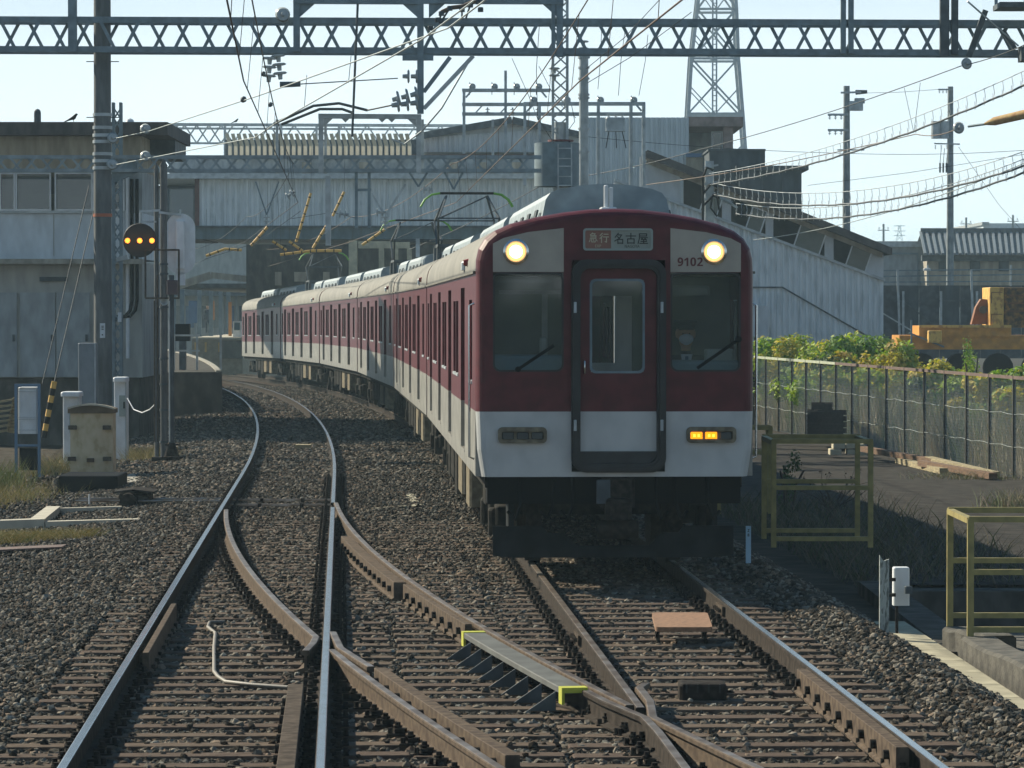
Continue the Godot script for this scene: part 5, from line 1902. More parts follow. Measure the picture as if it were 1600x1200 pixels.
	# birds on the roofs
	bird("small dark bird perched on the edge of the flat roof", P(115, 191, d - 0.4))
	bird("small dark bird perched on the thin truss above the fins", P(369, 193, 158))

func bird(label: String, at: Vector3) -> void:
	var t := thing("bird", label, "bird", at)
	var g := geo(t)
	var bones := [[Vector3(-0.07, 0.06, 0), Vector3(0.02, 0.1, 0), 0.028, 0.045], [Vector3(0.02, 0.1, 0), Vector3(0.075, 0.17, 0), 0.045, 0.03], [Vector3(-0.07, 0.06, 0), Vector3(-0.2, 0.0, 0), 0.025, 0.012], [Vector3(0.085, 0.175, 0), Vector3(0.125, 0.17, 0), 0.016, 0.004], [Vector3(0.01, 0.07, 0.02), Vector3(0.01, -0.01, 0.02), 0.008, 0.007], [Vector3(0.01, 0.07, -0.02), Vector3(0.01, -0.01, -0.02), 0.008, 0.007]]
	flesh(g, bones, 0.012, 0.012, at)
	part(t, "body", g, mt.black)

func over_station() -> void:
	var d := 150.0
	var t := thing("over_track_station", "grey corrugated station hall bridging the tracks behind the train", "building", P(560, 375, d))
	var y := func(p: float) -> float: return EYE + (485.0 - p) * d / 5800.0
	var X := func(p: float) -> float: return P(p, 0, d).x
	block(t, "hall", Vector3(X.call(312), y.call(372), -d - 0.2), Vector3(X.call(905), y.call(279), -d - 14), mt.wall_grey)
	corrugated(t, "front_cladding", Vector3(X.call(312), 0, -d), Vector3(X.call(905), 0, -d), y.call(353), y.call(280), y.call(280), 0.22, mt.clad_dirty)
	block(t, "girder", Vector3(X.call(305), y.call(374), -d + 0.15), Vector3(X.call(930), y.call(355), -d - 0.3), mt.girder)
	block(t, "girder_flange", Vector3(X.call(305), y.call(356), -d + 0.3), Vector3(X.call(930), y.call(353), -d - 0.3), mt.steel_dark)
	block(t, "roof_edge", Vector3(X.call(225), y.call(280), -d + 0.5), Vector3(X.call(910), y.call(272), -d - 14.2), mt.galv)
	block(t, "column", Vector3(X.call(305), y.call(356), -d + 0.05), Vector3(X.call(312), y.call(280), -d - 0.3), mt.red_brown)
	# glazed passage on the left
	block(t, "passage_floor", Vector3(X.call(200), y.call(372), -d), Vector3(X.call(305), y.call(350), -d - 12), mt.steel_dark)
	block(t, "passage_back", Vector3(X.call(200), y.call(350), -d - 8), Vector3(X.call(305), y.call(280), -d - 12), mt.cab_dark)
	for e in [[222, 262], [264, 304]]:
		window_unit(t, Vector3(X.call(e[0]), y.call(345), -d), Vector3(X.call(e[1]), y.call(296), -d), mt.glass_teal, mt.steel_dark, 0.06)
	# fins of the screen on the roof
	var fm := Geo.new()
	fm.prism(PackedVector2Array([Vector2(0.14, -0.95), Vector2(0.17, -0.95), Vector2(0.17, -0.48), Vector2(0.0, 0.0), Vector2(-0.03, 0.0), Vector2(0.14, -0.48)]), -0.21, 0.0)
	var fin := fm.mesh()
	var fx := 358.0
	while fx < 642:
		var b := Basis(Vector3(0, 1, 0), 0.75)
		put(t, "fin", fin, mt.fin_cream, Transform3D(b, P(fx, 209, d + 1) - Vector3(org[t])))
		fx += 9.05
	block(t, "screen_wall", Vector3(X.call(340), y.call(243), -d - 4.2), Vector3(X.call(650), y.call(211), -d - 4.4), mt.steel_dark)
	# gabled end wall
	var gb := geo(t)
	var q := []
	for e in [[640, 240], [640, 222], [655, 212], [800, 190], [845, 200], [905, 215], [905, 240]]:
		var p := P(e[0], e[1], d + 6)
		q.append(Vector2(p.x, p.y))
	gb.prism(PackedVector2Array(q), -d - 12, -d - 6)
	part(t, "gable_wall", gb, mt.clad_plain)
	var gr := geo(t)
	for e in [[650, 214, 800, 188], [800, 188, 910, 212]]:
		var a := P(e[0], e[1], d + 5.5)
		var b := P(e[2], e[3], d + 5.5)
		gr.quad(a, b, b + Vector3(0, 0, -8), a + Vector3(0, 0, -8))
		gr.bar(a, b, 0.2, 0.28)
	part(t, "gable_roof", gr, mt.steel_dark)
	corrugated(t, "gable_cladding", Vector3(P(660, 0, d + 5.8).x, 0, -d - 5.8), Vector3(P(845, 0, d + 5.8).x, 0, -d - 5.8), P(0, 238, d + 5.8).y, P(0, 216, d + 5.8).y, P(0, 203, d + 5.8).y, 0.2, mt.clad_plain)
	block(t, "eaves_band", Vector3(X.call(640), y.call(243), -d - 3), Vector3(X.call(905), y.call(237), -d - 6), mt.red_brown)
	# upper deck between beam and hall
	block(t, "upper_deck", Vector3(X.call(260), y.call(272), -d - 1.5), Vector3(X.call(905), y.call(243), -d - 13), mt.wall_grey)
	for x in [470, 560, 700, 745, 800]:
		block(t, "vent_housing", Vector3(X.call(x), y.call(270), -d - 1.0), Vector3(X.call(x + 14), y.call(252), -d - 2.0), mt.wall_cream)
	# thin truss on the roof behind
	var tr := thing("roof_truss", "thin pale roof truss standing against the sky behind the fins", "truss", P(490, 245, 160))
	for yy in [195.0, 201.0, 224.0]:
		beam(tr, "chord", P(266, yy, 160), P(735, yy + 2, 160), 0.09, 0.09 if yy > 200 else 0.13, mt.galv)
	var x := 270.0
	var k := 0
	while x < 720:
		beam(tr, "brace", P(x, 224 if k % 2 else 196, 160), P(x + 19, 196 if k % 2 else 224, 160), 0.06, 0.06, mt.galv)
		if x < 360:
			beam(tr, "brace", P(x, 196 if k % 2 else 224, 160.1), P(x + 19, 224 if k % 2 else 196, 160.1), 0.06, 0.06, mt.galv)
		x += 19
		k += 1
	for px in [277, 352, 440, 495, 530]:
		beam(tr, "post", P(px, 195, 160), P(px, 250, 160), 0.1, 0.1, mt.galv, Vector3(0, 0, 1))
	# station below: platforms, canopies, columns
	station_below()

func station_below() -> void:
	var pf := setting("platform_left")
	var g := geo(pf)
	var tg := geo(pf)
	var prev := []
	var d := 104.0
	while d < 236.0:
		var e := rp(-1.52, d, 0)
		var row := [Vector3(e.x - 4.2, 0.92, -d), Vector3(e.x, 0.92, -d), Vector3(e.x, -0.7, -d), Vector3(e.x - 4.2, -0.7, -d)]
		if prev:
			tg.quad(prev[0], prev[1], row[1], row[0])
			g.quad(prev[1], prev[2], row[2], row[1])
		else:
			g.quad(row[3], row[2], row[1], row[0])
		prev = row
		d += 6.0
	part(pf, "platform_body", g, mt.concrete_dark)
	part(pf, "platform_top", tg, mt.concrete_dark)
	var ed := geo(pf)
	d = 104.0
	while d < 230.0:
		ed.bar(rp(-1.62, d, 0) * Vector3(1, 0, 1) + Vector3(0, 0.94, 0), rp(-1.62, d + 6, 0) * Vector3(1, 0, 1) + Vector3(0, 0.94, 0), 0.14, 0.06)
		d += 6.0
	part(pf, "coping", ed, mt.concrete)
	# middle platform beyond the train
	var mp := setting("platform_middle")
	block(mp, "platform_body", Vector3(P(300, 0, 196).x, -1.4, -196), Vector3(P(379, 0, 196).x, P(0, 530, 196).y, -250), mt.platform_tan)
	block(mp, "coping", Vector3(P(299, 0, 196).x, P(0, 530, 196).y, -195.8), Vector3(P(379, 0, 196).x, P(0, 527, 196).y, -250), mt.concrete_pale)
	for x in [304, 320, 341]:
		block(mp, "yellow_mark", P(x, 550, 195.94), P(x + 3, 535, 195.9), mt.hose_yellow)
	block(mp, "painted_shade", P(346, 560, 195.8), P(379, 532, 195.6), mt.concrete_dark)  # dark sheet painting the shaded end of the platform face
	# canopy over the platforms
	var cn := thing("platform_canopy", "dark platform canopy on slender columns under the station hall", "canopy", P(330, 530, 190))
	block(cn, "roof", P(262, 450, 176), P(420, 443, 176) + Vector3(0, 0, -50), mt.steel_dark)
	var rg := geo(cn)
	var a := P(262, 452, 175.8)
	var b := P(330, 430, 175.8)
	var c := P(420, 440, 175.8)
	rg.bar(a, b, 0.2, 0.35)
	rg.bar(b, c, 0.2, 0.3)
	part(cn, "fascia", rg, mt.wall_cream)
	for e in [[272, 186], [285, 192], [312, 200], [330, 205], [345, 214], [357, 220], [240, 150], [228, 140]]:
		beam(cn, "column", P(e[0], 452, e[1]), Vector3(P(e[0], 0, e[1]).x, -0.4, -e[1]), 0.22, 0.22, mt.steel, Vector3(0, 0, 1))
	# lit sign boards, notice boards, machines on the platform
	var sg := thing("orange_sign", "orange lit sign board on the platform, left of two", "sign", P(331, 530, 206), "orange boards on the platform")
	block(sg, "panel", P(327, 500, 206), P(335, 470, 206) + Vector3(0, 0, -0.2), mt.sign_board_orange)
	var sg2 := thing("orange_sign", "orange lit sign board on the platform, right of two", "sign", P(360, 530, 206), "orange boards on the platform")
	block(sg2, "panel", P(357, 525, 206), P(362, 472, 206) + Vector3(0, 0, -0.2), mt.sign_board_orange)
	var bb := thing("blue_board", "tall blue notice board on the platform", "notice board", P(302, 530, 206))
	block(bb, "panel", P(295, 505, 206), P(308, 470, 206) + Vector3(0, 0, -0.2), mt.board_blue)
	var vm := thing("vending_machine", "pale vending machine at the platform's end beside the rear car", "vending machine", P(370, 529, 198))
	block(vm, "case", P(364, 529, 198), P(377, 502, 198) + Vector3(0, 0, -0.7), mt.white_paint)
	block(vm, "front_window", P(366, 516, 197.97), P(375, 504, 197.95), mt.glass_teal)
	person_standing()
	# pier and cream wall under the hall
	var pr := thing("station_pier", "sunlit cream pier and arches under the station hall", "pier", P(552, 440, 148))
	block(pr, "shaft", P(545, 445, 148), P(558, 376, 148) + Vector3(0, 0, -0.6), mt.pier_cream)
	block(pr, "cross_beam", P(560, 388, 148), P(640, 377, 148) + Vector3(0, 0, -0.8), mt.pier_cream)
	for e in [[592, 600], [615, 622], [636, 643]]:
		block(pr, "mullion", P(e[0], 425, 148), P(e[1], 388, 148) + Vector3(0, 0, -0.4), mt.pier_cream)
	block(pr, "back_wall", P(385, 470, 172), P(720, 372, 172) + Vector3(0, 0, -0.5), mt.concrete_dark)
	for e in [[460, 425, 478, 440], [505, 425, 515, 440], [430, 425, 440, 446]]:
		block(pr, "notice", P(e[0], e[3], 171.9), P(e[2], e[1], 171.8), mt.wall_cream)
	# dark buffer of equipment at the platform end
	var eq := thing("ramp_fence", "low railing at the end of the left platform", "railing", rp(-3.0, 104.5, 0))
	for e in [[272, 268], [308, 304], [345, 340]]:
		beam(eq, "post", P(e[0], 578, 105), P(e[0], 522, 105), 0.06, 0.06, mt.galv, Vector3(0, 0, 1))
	beam(eq, "rail", P(268, 524, 105), P(312, 524, 105), 0.05, 0.05, mt.galv)
	beam(eq, "rail", P(268, 548, 105), P(312, 548, 105), 0.05, 0.05, mt.galv)
	var bx := thing("platform_cabinet", "dark control cabinet on the end of the left platform", "cabinet", P(285, 578, 107))
	block(bx, "case", P(274, 533, 107), P(296, 506, 107) + Vector3(0, 0, -0.4), mt.black)
	block(bx, "base", P(280, 578, 107), P(290, 533, 107) + Vector3(0, 0, -0.3), mt.steel_dark)

func stair_building() -> void:
	var d := 125.0
	var t := thing("stair_building", "long sloping covered stairway clad in pale corrugated sheet", "building", Vector3(P(1290, 0, d).x, -0.8, -d))
	var X := func(p: float) -> float: return P(p, 0, d).x
	var y := func(p: float) -> float: return EYE + (485.0 - p) * d / 5800.0
	# cladding: level wall up to the stair's slope
	corrugated(t, "cladding", Vector3(X.call(960), 0, -d), Vector3(X.call(1380), 0, -d), -0.8, y.call(283), y.call(439), 0.19, mt.clad_dirty)
	block(t, "end_wall", Vector3(X.call(1377), -0.8, -d - 3.4), Vector3(X.call(1380), y.call(441), -d - 0.05), mt.clad_plain)
	var core := geo(t)
	core.prism(PackedVector2Array([Vector2(X.call(960), -0.8), Vector2(X.call(1377), -0.8), Vector2(X.call(1377), y.call(442)), Vector2(X.call(960), y.call(286))]), -d - 3.2, -d - 0.1)
	part(t, "stair_core", core, mt.wall_grey)
	beam(t, "wall_cap", P(960, 281, d) + Vector3(0, 0, 0.05), P(1382, 438, d) + Vector3(0, 0, 0.05), 0.2, 0.09, mt.galv)
	var tp := geo(t)
	tp.bar(P(1170, 449, d) + Vector3(0, 0, 0.06), P(1222, 449, d) + Vector3(0, 0, 0.06), 0.05, 0.05)
	tp.bar(P(1222, 449, d) + Vector3(0, 0, 0.06), P(1372, 535, d) + Vector3(0, 0, 0.06), 0.05, 0.05)
	part(t, "trim", tp, mt.steel_dark)
	# roof
	var a := P(1008, 241, d)
	var b := P(1388, 393, d)
	var rg := geo(t)
	var up := Vector3(0, 0.18, 0)
	for e in [[a + Vector3(0, 0, 0.7), b + Vector3(0, 0, 0.7)], [a + Vector3(0, 0, -3.9), b + Vector3(0, 0, -3.9)]]:
		rg.bar(e[0], e[1], 0.08, 0.24)
	rg.quad(a + Vector3(0, 0.08, 0.7), b + Vector3(0, 0.08, 0.7), b + Vector3(0, 0.08, -3.9), a + Vector3(0, 0.08, -3.9))
	rg.quad(a + Vector3(0, -0.02, 0.7), a + Vector3(0, -0.02, -3.9), b + Vector3(0, -0.02, -3.9), b + Vector3(0, -0.02, 0.7))
	rg.bar(b + Vector3(0, 0, 0.7), b + Vector3(0, 0, -3.9), 0.1, 0.24)
	part(t, "roof", rg, mt.fascia)
	beam(t, "eaves_beam", P(1010, 252, d) + Vector3(0, 0, 0.1), P(1378, 399, d) + Vector3(0, 0, 0.1), 0.18, 0.16, mt.wall_cream)
	# posts and tilted panes
	for e in [[1000, 1062], [1128, 1142], [1196, 1208], [1288, 1302], [1352, 1380]]:
		var g := geo(t)
		var f := func(x: float, off: float) -> float: return y.call(off + (x - 960) * 0.3995)
		var h := func(x: float) -> float: return y.call(283 + (x - 960) * 0.3714)
		g.prism(PackedVector2Array([Vector2(X.call(e[0]), h.call(e[0])), Vector2(X.call(e[1]), h.call(e[1])), Vector2(X.call(e[1]), f.call(e[1], 230)), Vector2(X.call(e[0]), f.call(e[0], 230))]), -d - 0.15, -d + 0.02)
		part(t, "post", g, mt.wall_white)
	for e in [[1060, 1095, 0], [1100, 1126, 1], [1145, 1172, 0], [1172, 1194, 1], [1212, 1247, 0], [1247, 1286, 1], [1304, 1326, 0], [1328, 1358, 1]]:
		var hh := func(x: float) -> float: return y.call(281 + (x - 960) * 0.3714)
		if e[2] == 1:
			var g := geo(t)
			var lo := Vector3(X.call(e[0] - 8), hh.call(e[0]), -d - 0.02)
			var lo2 := Vector3(X.call(e[1] - 8), hh.call(e[1]), -d - 0.02)
			var rise := Vector3(0.26, 0.78, 0.12)
			g.quad(lo, lo2, lo2 + rise, lo + rise)
			var o := part(t, "pane", g, mt.glass_frost)
			beam(o, "pane_frame", lo, lo + rise, 0.04, 0.04, mt.white_paint)
			beam(o, "pane_frame", lo2, lo2 + rise, 0.04, 0.04, mt.white_paint)
			beam(o, "pane_frame", lo + rise, lo2 + rise, 0.04, 0.04, mt.white_paint)
	var iw := geo(t)
	iw.prism(PackedVector2Array([Vector2(X.call(1075), y.call(328)), Vector2(X.call(1376), y.call(440)), Vector2(X.call(1376), y.call(392)), Vector2(X.call(1075), y.call(272))]), -d - 3.4, -d - 3.3)
	part(t, "inside_wall", iw, mt.cab_dark)
	# small annex at the left foot
	block(t, "annex", Vector3(X.call(1150), -0.8, -d + 0.5), Vector3(X.call(1198), y.call(478), -d + 0.05), mt.wall_white)
	# blocks above the stairs
	var u := thing("station_block", "grey corrugated block and brown concrete landing above the stairs", "building", Vector3(P(1000, 0, 138).x, 0, -138))
	corrugated(u, "cladding", P(918, 0, 138), P(1076, 0, 138), 2.0, P(0, 184, 138).y, P(0, 184, 138).y, 0.18, mt.clad_plain)
	block(u, "core", P(918, 400, 138.2), P(1075, 184, 138.2) + Vector3(0, 0, -9), mt.wall_grey)
	block(u, "landing_slab", P(1074, 198, 138), P(1161, 183, 138) + Vector3(0, 0, -6), mt.brown_concrete)
	block(u, "landing_pier", P(1130, 240, 138.2), P(1145, 198, 138.2) + Vector3(0, 0, -0.5), mt.brown_concrete)
	block(u, "landing_pier", P(1074, 240, 143), P(1130, 198, 143) + Vector3(0, 0, -0.4), mt.wall_grey)
	window_unit(u, P(1112, 240, 139), P(1128, 208, 139), mt.glass_teal, mt.white_paint, 0.05)
	block(u, "parapet", P(1072, 300, 137.6), P(1112, 243, 137.6) + Vector3(0, 0, -1.0), mt.wall_cream)
	block(u, "tile_band", P(1072, 246, 137.5), P(1110, 240, 137.5) + Vector3(0, 0, -1.2), mt.board_blue)
	var w := thing("dark_roof_blocks", "two dark roof blocks stepping down right of the brown landing", "building", Vector3(P(1190, 0, 133).x, 3.0, -133))
	block(w, "upper_block", P(1108, 300, 133), P(1195, 236, 133) + Vector3(0, 0, -5), mt.block_dark)
	block(w, "upper_cap", P(1106, 236, 132.9), P(1196, 233, 132.9) + Vector3(0, 0, -5.2), mt.steel_dark)
	block(w, "lower_block", P(1155, 400, 132), P(1252, 266, 132) + Vector3(0, 0, -5), mt.block_dark)
	block(w, "lower_cap", P(1150, 266, 131.8), P(1263, 259, 131.8) + Vector3(0, 0, -5.4), mt.steel_dark)
	for x in [1190, 1222]:
		block(w, "panel_joint", P(x, 330, 131.97), P(x + 1.2, 268, 131.95), mt.steel_dark)

func far_right() -> void:
	# dark sheet wall
	var t := thing("site_wall", "long dark sheet metal site wall with scaffold rails on top", "wall", P(1500, 520, 150))
	for k in 9:
		var x := 1372.0 + k * 32.0
		var g := geo(t)
		g.span(P(x, 560, 150), P(x + 31.5, 446, 150) + Vector3(0, 0, -0.06))
		part(t, "panel", g, mt.block_dark if k % 2 else mt.wall_slate)
	for x in [1406, 1411, 1470, 1521, 1526]:
		beam(t, "post", P(x, 545, 149.8), P(x - (4 if x in [1406, 1521] else 0), 421 if x in [1406, 1521] else 455, 149.8), 0.09, 0.09, mt.galv, Vector3(0, 0, 1))
	for x in [1449, 1579]:
		beam(t, "post", P(x, 447, 149.9), P(x, 414, 149.9), 0.07, 0.07, mt.galv, Vector3(0, 0, 1))
	for e in [[423, 420], [432, 428], [441, 439]]:
		beam(t, "rail", P(1372, e[0], 149.8), P(1680, e[1], 149.8), 0.05, 0.05, mt.steel)
	beam(t, "rail", P(1372, 471, 149.8), P(1680, 468, 149.8), 0.06, 0.06, mt.steel_dark)
	beam(t, "brace", P(1410, 470, 149.8), P(1470, 515, 149.8), 0.05, 0.05, mt.steel_dark)
	beam(t, "brace", P(1380, 490, 149.8), P(1430, 520, 149.8), 0.05, 0.05, mt.galv)
	var wl := thing("site_lamp", "small white lamp on the scaffold rail before the tiled house", "lamp", P(1448, 420, 149.7))
	var lg := geo(wl)
	lg.cbox(P(1448, 421, 149.7), Vector3(0.28, 0.1, 0.16), 0.03)
	part(wl, "head", lg, mt.white_paint)
	# flat grey house
	var f := thing("flat_house", "flat roofed grey house left of the tiled roof", "house", P(1415, 450, 190))
	block(f, "wall", P(1340, 480, 190), P(1448, 385, 190) + Vector3(0, 0, -8), mt.wall_grey)
	block(f, "roof", P(1338, 386, 189.8), P(1456, 377, 189.8) + Vector3(0, 0, -8.6), mt.galv)
	block(f, "band", P(1340, 398, 189.97), P(1434, 395, 189.9), mt.steel)
	block(f, "joint", P(1433, 445, 189.97), P(1434.5, 398, 189.9), mt.steel)
	# tiled house
	var h := thing("tiled_house", "house with a grey tiled roof behind the site wall at right", "house", P(1540, 450, 186))
	block(h, "wall", P(1448, 480, 187), P(1720, 408, 187) + Vector3(0, 0, -7), mt.wall_cream)
	for x in [1466, 1515, 1560, 1605]:
		block(h, "window", P(x, 424, 186.97), P(x + 16, 404, 186.93), mt.block_dark)
	block(h, "painted_eaves_shade", P(1440, 408, 186.6), P(1720, 399, 186.6) + Vector3(0, 0, -0.4), mt.steel_dark)  # dark strip put in as the shade below the roof edge
	var ra := P(1438, 364, 190)
	var rb := P(1445, 398, 186)
	var rgx := geo(h)
	var e0 := rb
	var e1 := P(1720, 398, 186)
	var r1 := P(1720, 364, 190)
	rgx.quad(e0, e1, r1, ra)
	rgx.quad(ra, r1, r1 + Vector3(0, -1.1, -4), ra + Vector3(0, -1.1, -4))
	var roof := part(h, "roof", rgx, mt.tile_grey)
	for k in 31:
		var u := k / 30.0
		var p := e0.lerp(e1, u)
		var q := ra.lerp(r1, u)
		beam(roof, "tile_row", p + Vector3(0, 0.04, 0.05), q + Vector3(0, 0.04, 0), 0.13, 0.09, mt.tile_light)
	beam(roof, "ridge", ra + Vector3(0, 0.1, 0), r1 + Vector3(0, 0.1, 0), 0.3, 0.28, mt.tile_grey)
	# far hall
	var b := thing("far_hall", "distant pale blue hall just above the tiled roof", "building", P(1580, 480, 420))
	block(b, "wall", P(1536, 480, 420), P(1720, 349, 420) + Vector3(0, 0, -30), mt.wall_blue)
	block(b, "parapet", P(1534, 352, 419.5), P(1545, 347, 419.5) + Vector3(0, 0, -30), mt.wall_grey)
	utility_pole("concrete utility pole with switch boxes rising behind the stair roof", 1322, 142, 135, 0)
	utility_pole("concrete utility pole with two transformers in front of the tiled roof", 1484, 160, 136, 1)
	utility_pole("thin distant pole left of the faint far tower", 1380, 420, 350, 2)
	utility_pole("thin distant pole rising behind the tiled ridge", 1509, 420, 340, 2)
	utility_pole("thin distant pole in front of the far hall", 1582, 420, 336, 2)


func station_back() -> void:
	# station house beyond the platforms closes the view under the hall
	var d := 262.0
	var t := thing("station_house", "pale station house wall closing the view behind the far platform", "building", P(300, 560, d))
	block(t, "wall", P(120, 575, d), P(430, 300, d) + Vector3(0, 0, -6), mt.wall_tan)
	for k in 9:
		var x := 206.0 + 21.0 * k
		block(t, "window", P(x, 512, d - 0.05), P(x + 13, 478, d - 0.02), mt.board_blue if k % 3 == 1 else (mt.glass_frost if k % 3 == 0 else mt.block_dark))
		block(t, "pilaster", P(x + 15, 560, d - 0.3), P(x + 18, 455, d), mt.wall_grey)
	block(t, "canopy_edge", P(120, 462, d - 3), P(430, 452, d - 3) + Vector3(0, 0, -3), mt.steel_dark)

func mirror_trees() -> void:
	# trees behind the viewer: they show only as the dark shapes in the train's windscreens
	var r := RandomNumberGenerator.new()
	r.seed = 15
	var spots := [[5.2, 28.0, 6.0], [8.2, 33.0, 7.5], [11.4, 30.0, 6.5], [14.6, 36.0, 7.5]]
	var names := ["leafy tree behind the viewer mirrored in the left windscreen", "tall tree behind the viewer mirrored in the gangway door", "leafy tree behind the viewer mirrored in the right windscreen", "wide tree behind the viewer at the far right of the mirrored row"]
	for i in 4:
		var at := Vector3(spots[i][0], -0.5, spots[i][1])
		var t := thing("roadside_tree", names[i], "tree", at, "trees behind the viewer")
		var h: float = spots[i][2]
		var g := geo(t)
		g.cyl(at, at + Vector3(0.2, h * 0.55, 0), 0.24, 0.12, 10)
		for k in 6:
			var a := TAU * k / 6.0
			g.cyl(at + Vector3(0.1, h * (0.3 + 0.04 * k), 0), at + Vector3(cos(a) * 1.9, h * (0.55 + 0.05 * k), sin(a) * 1.9), 0.09, 0.03, 6)
		part(t, "trunk", g, mt.bark)
		var c := geo(t)
		for k in 20:
			var v := Vector3(r.randfn(), r.randfn(), r.randfn()).normalized() * pow(r.randf(), 0.4)
			leaf_clump(c, r, at + Vector3(0, h * 0.45, 0) + v * Vector3(2.0, h * 0.4, 1.6), Vector3(0.9, 0.7, 0.9), 170, 0.26)
		part(t, "crown", c, mt.leaf_dark)

# ---------------------------------------------------------------- bodies: tapered bones joined by a smooth minimum, meshed as surface nets
func flesh(g: Geo, bones: Array, cell: float, blend: float, at: Vector3) -> void:
	var lo := Vector3(1e9, 1e9, 1e9)
	var hi := -lo
	for b in bones:
		var r := maxf(b[2], b[3]) + cell * 2.0
		for e in [b[0], b[1]]:
			lo = lo.min(e - Vector3(r, r, r))
			hi = hi.max(e + Vector3(r, r, r))
	var nx := int(ceil((hi.x - lo.x) / cell)) + 1
	var ny := int(ceil((hi.y - lo.y) / cell)) + 1
	var nz := int(ceil((hi.z - lo.z) / cell)) + 1
	var f := PackedFloat32Array()
	f.resize(nx * ny * nz)
	f.fill(1.0)
	# each bone only touches the cells near it
	for b in bones:
		var A: Vector3 = b[0]
		var D: Vector3 = b[1] - A
		var q := maxf(1e-9, D.length_squared())
		var r := maxf(b[2], b[3]) + cell * 3.0 + blend
		var i0 := ((A.min(b[1]) - Vector3(r, r, r)) - lo) / cell
		var i1 := ((A.max(b[1]) + Vector3(r, r, r)) - lo) / cell
		for z in range(maxi(0, int(i0.z)), mini(nz, int(i1.z) + 2)):
			for y in range(maxi(0, int(i0.y)), mini(ny, int(i1.y) + 2)):
				for x in range(maxi(0, int(i0.x)), mini(nx, int(i1.x) + 2)):
					var p := lo + Vector3(x, y, z) * cell
					var u := clampf((p - A).dot(D) / q, 0.0, 1.0)
					var s := (p - A - D * u).length() - lerpf(b[2], b[3], u)
					var k := x + nx * (y + ny * z)
					var h := maxf(blend - absf(f[k] - s), 0.0) / blend
					f[k] = minf(f[k], s) - h * h * blend * 0.25
	var vid := {}
	var vs := []
	var ns := []
	var corners := [0, 1, nx, nx + 1, nx * ny, nx * ny + 1, nx * ny + nx, nx * ny + nx + 1]
	for z in nz - 1:
		for y in ny - 1:
			for x in nx - 1:
				var k := x + nx * (y + ny * z)
				var inside := 0
				for c in corners:
					if f[k + c] < 0.0: inside += 1
				if inside == 0 or inside == 8:
					continue
				var sum := Vector3.ZERO
				var cnt := 0
				for e in [[0, 1], [2, 3], [4, 5], [6, 7], [0, 2], [1, 3], [4, 6], [5, 7], [0, 4], [1, 5], [2, 6], [3, 7]]:
					var fa := f[k + corners[e[0]]]
					var fb := f[k + corners[e[1]]]
					if (fa < 0.0) != (fb < 0.0):
						var u := fa / (fa - fb)
						var pa := Vector3(e[0] & 1, (e[0] >> 1) & 1, e[0] >> 2)
						var pb := Vector3(e[1] & 1, (e[1] >> 1) & 1, e[1] >> 2)
						sum += pa.lerp(pb, u)
						cnt += 1
				vid[k] = vs.size()
				vs.append(lo + (Vector3(x, y, z) + sum / cnt) * cell)
				ns.append(Vector3(f[k + 1] - f[k] + f[k + corners[7]] - f[k + corners[6]], f[k + nx] - f[k] + f[k + corners[7]] - f[k + corners[5]], f[k + nx * ny] - f[k] + f[k + corners[7]] - f[k + corners[3]]).normalized())
	var st := [1, nx, nx * ny]
	for k in vid:
		for ax in 3:
			var a: int = st[(ax + 1) % 3]
			var b: int = st[(ax + 2) % 3]
			if (f[k] < 0.0) == (f[k + st[ax]] < 0.0):
				continue
			if not (vid.has(k - a) and vid.has(k - b) and vid.has(k - a - b)):
				continue
			var q := [vid[k], vid[k - a], vid[k - a - b], vid[k - b]]
			if f[k] > 0.0:
				q.reverse()
			for t in [[0, 1, 2], [0, 2, 3]]:
				g.tri3(at + vs[q[t[0]]], at + vs[q[t[1]]], at + vs[q[t[2]]], ns[q[t[0]]], ns[q[t[1]]], ns[q[t[2]]])

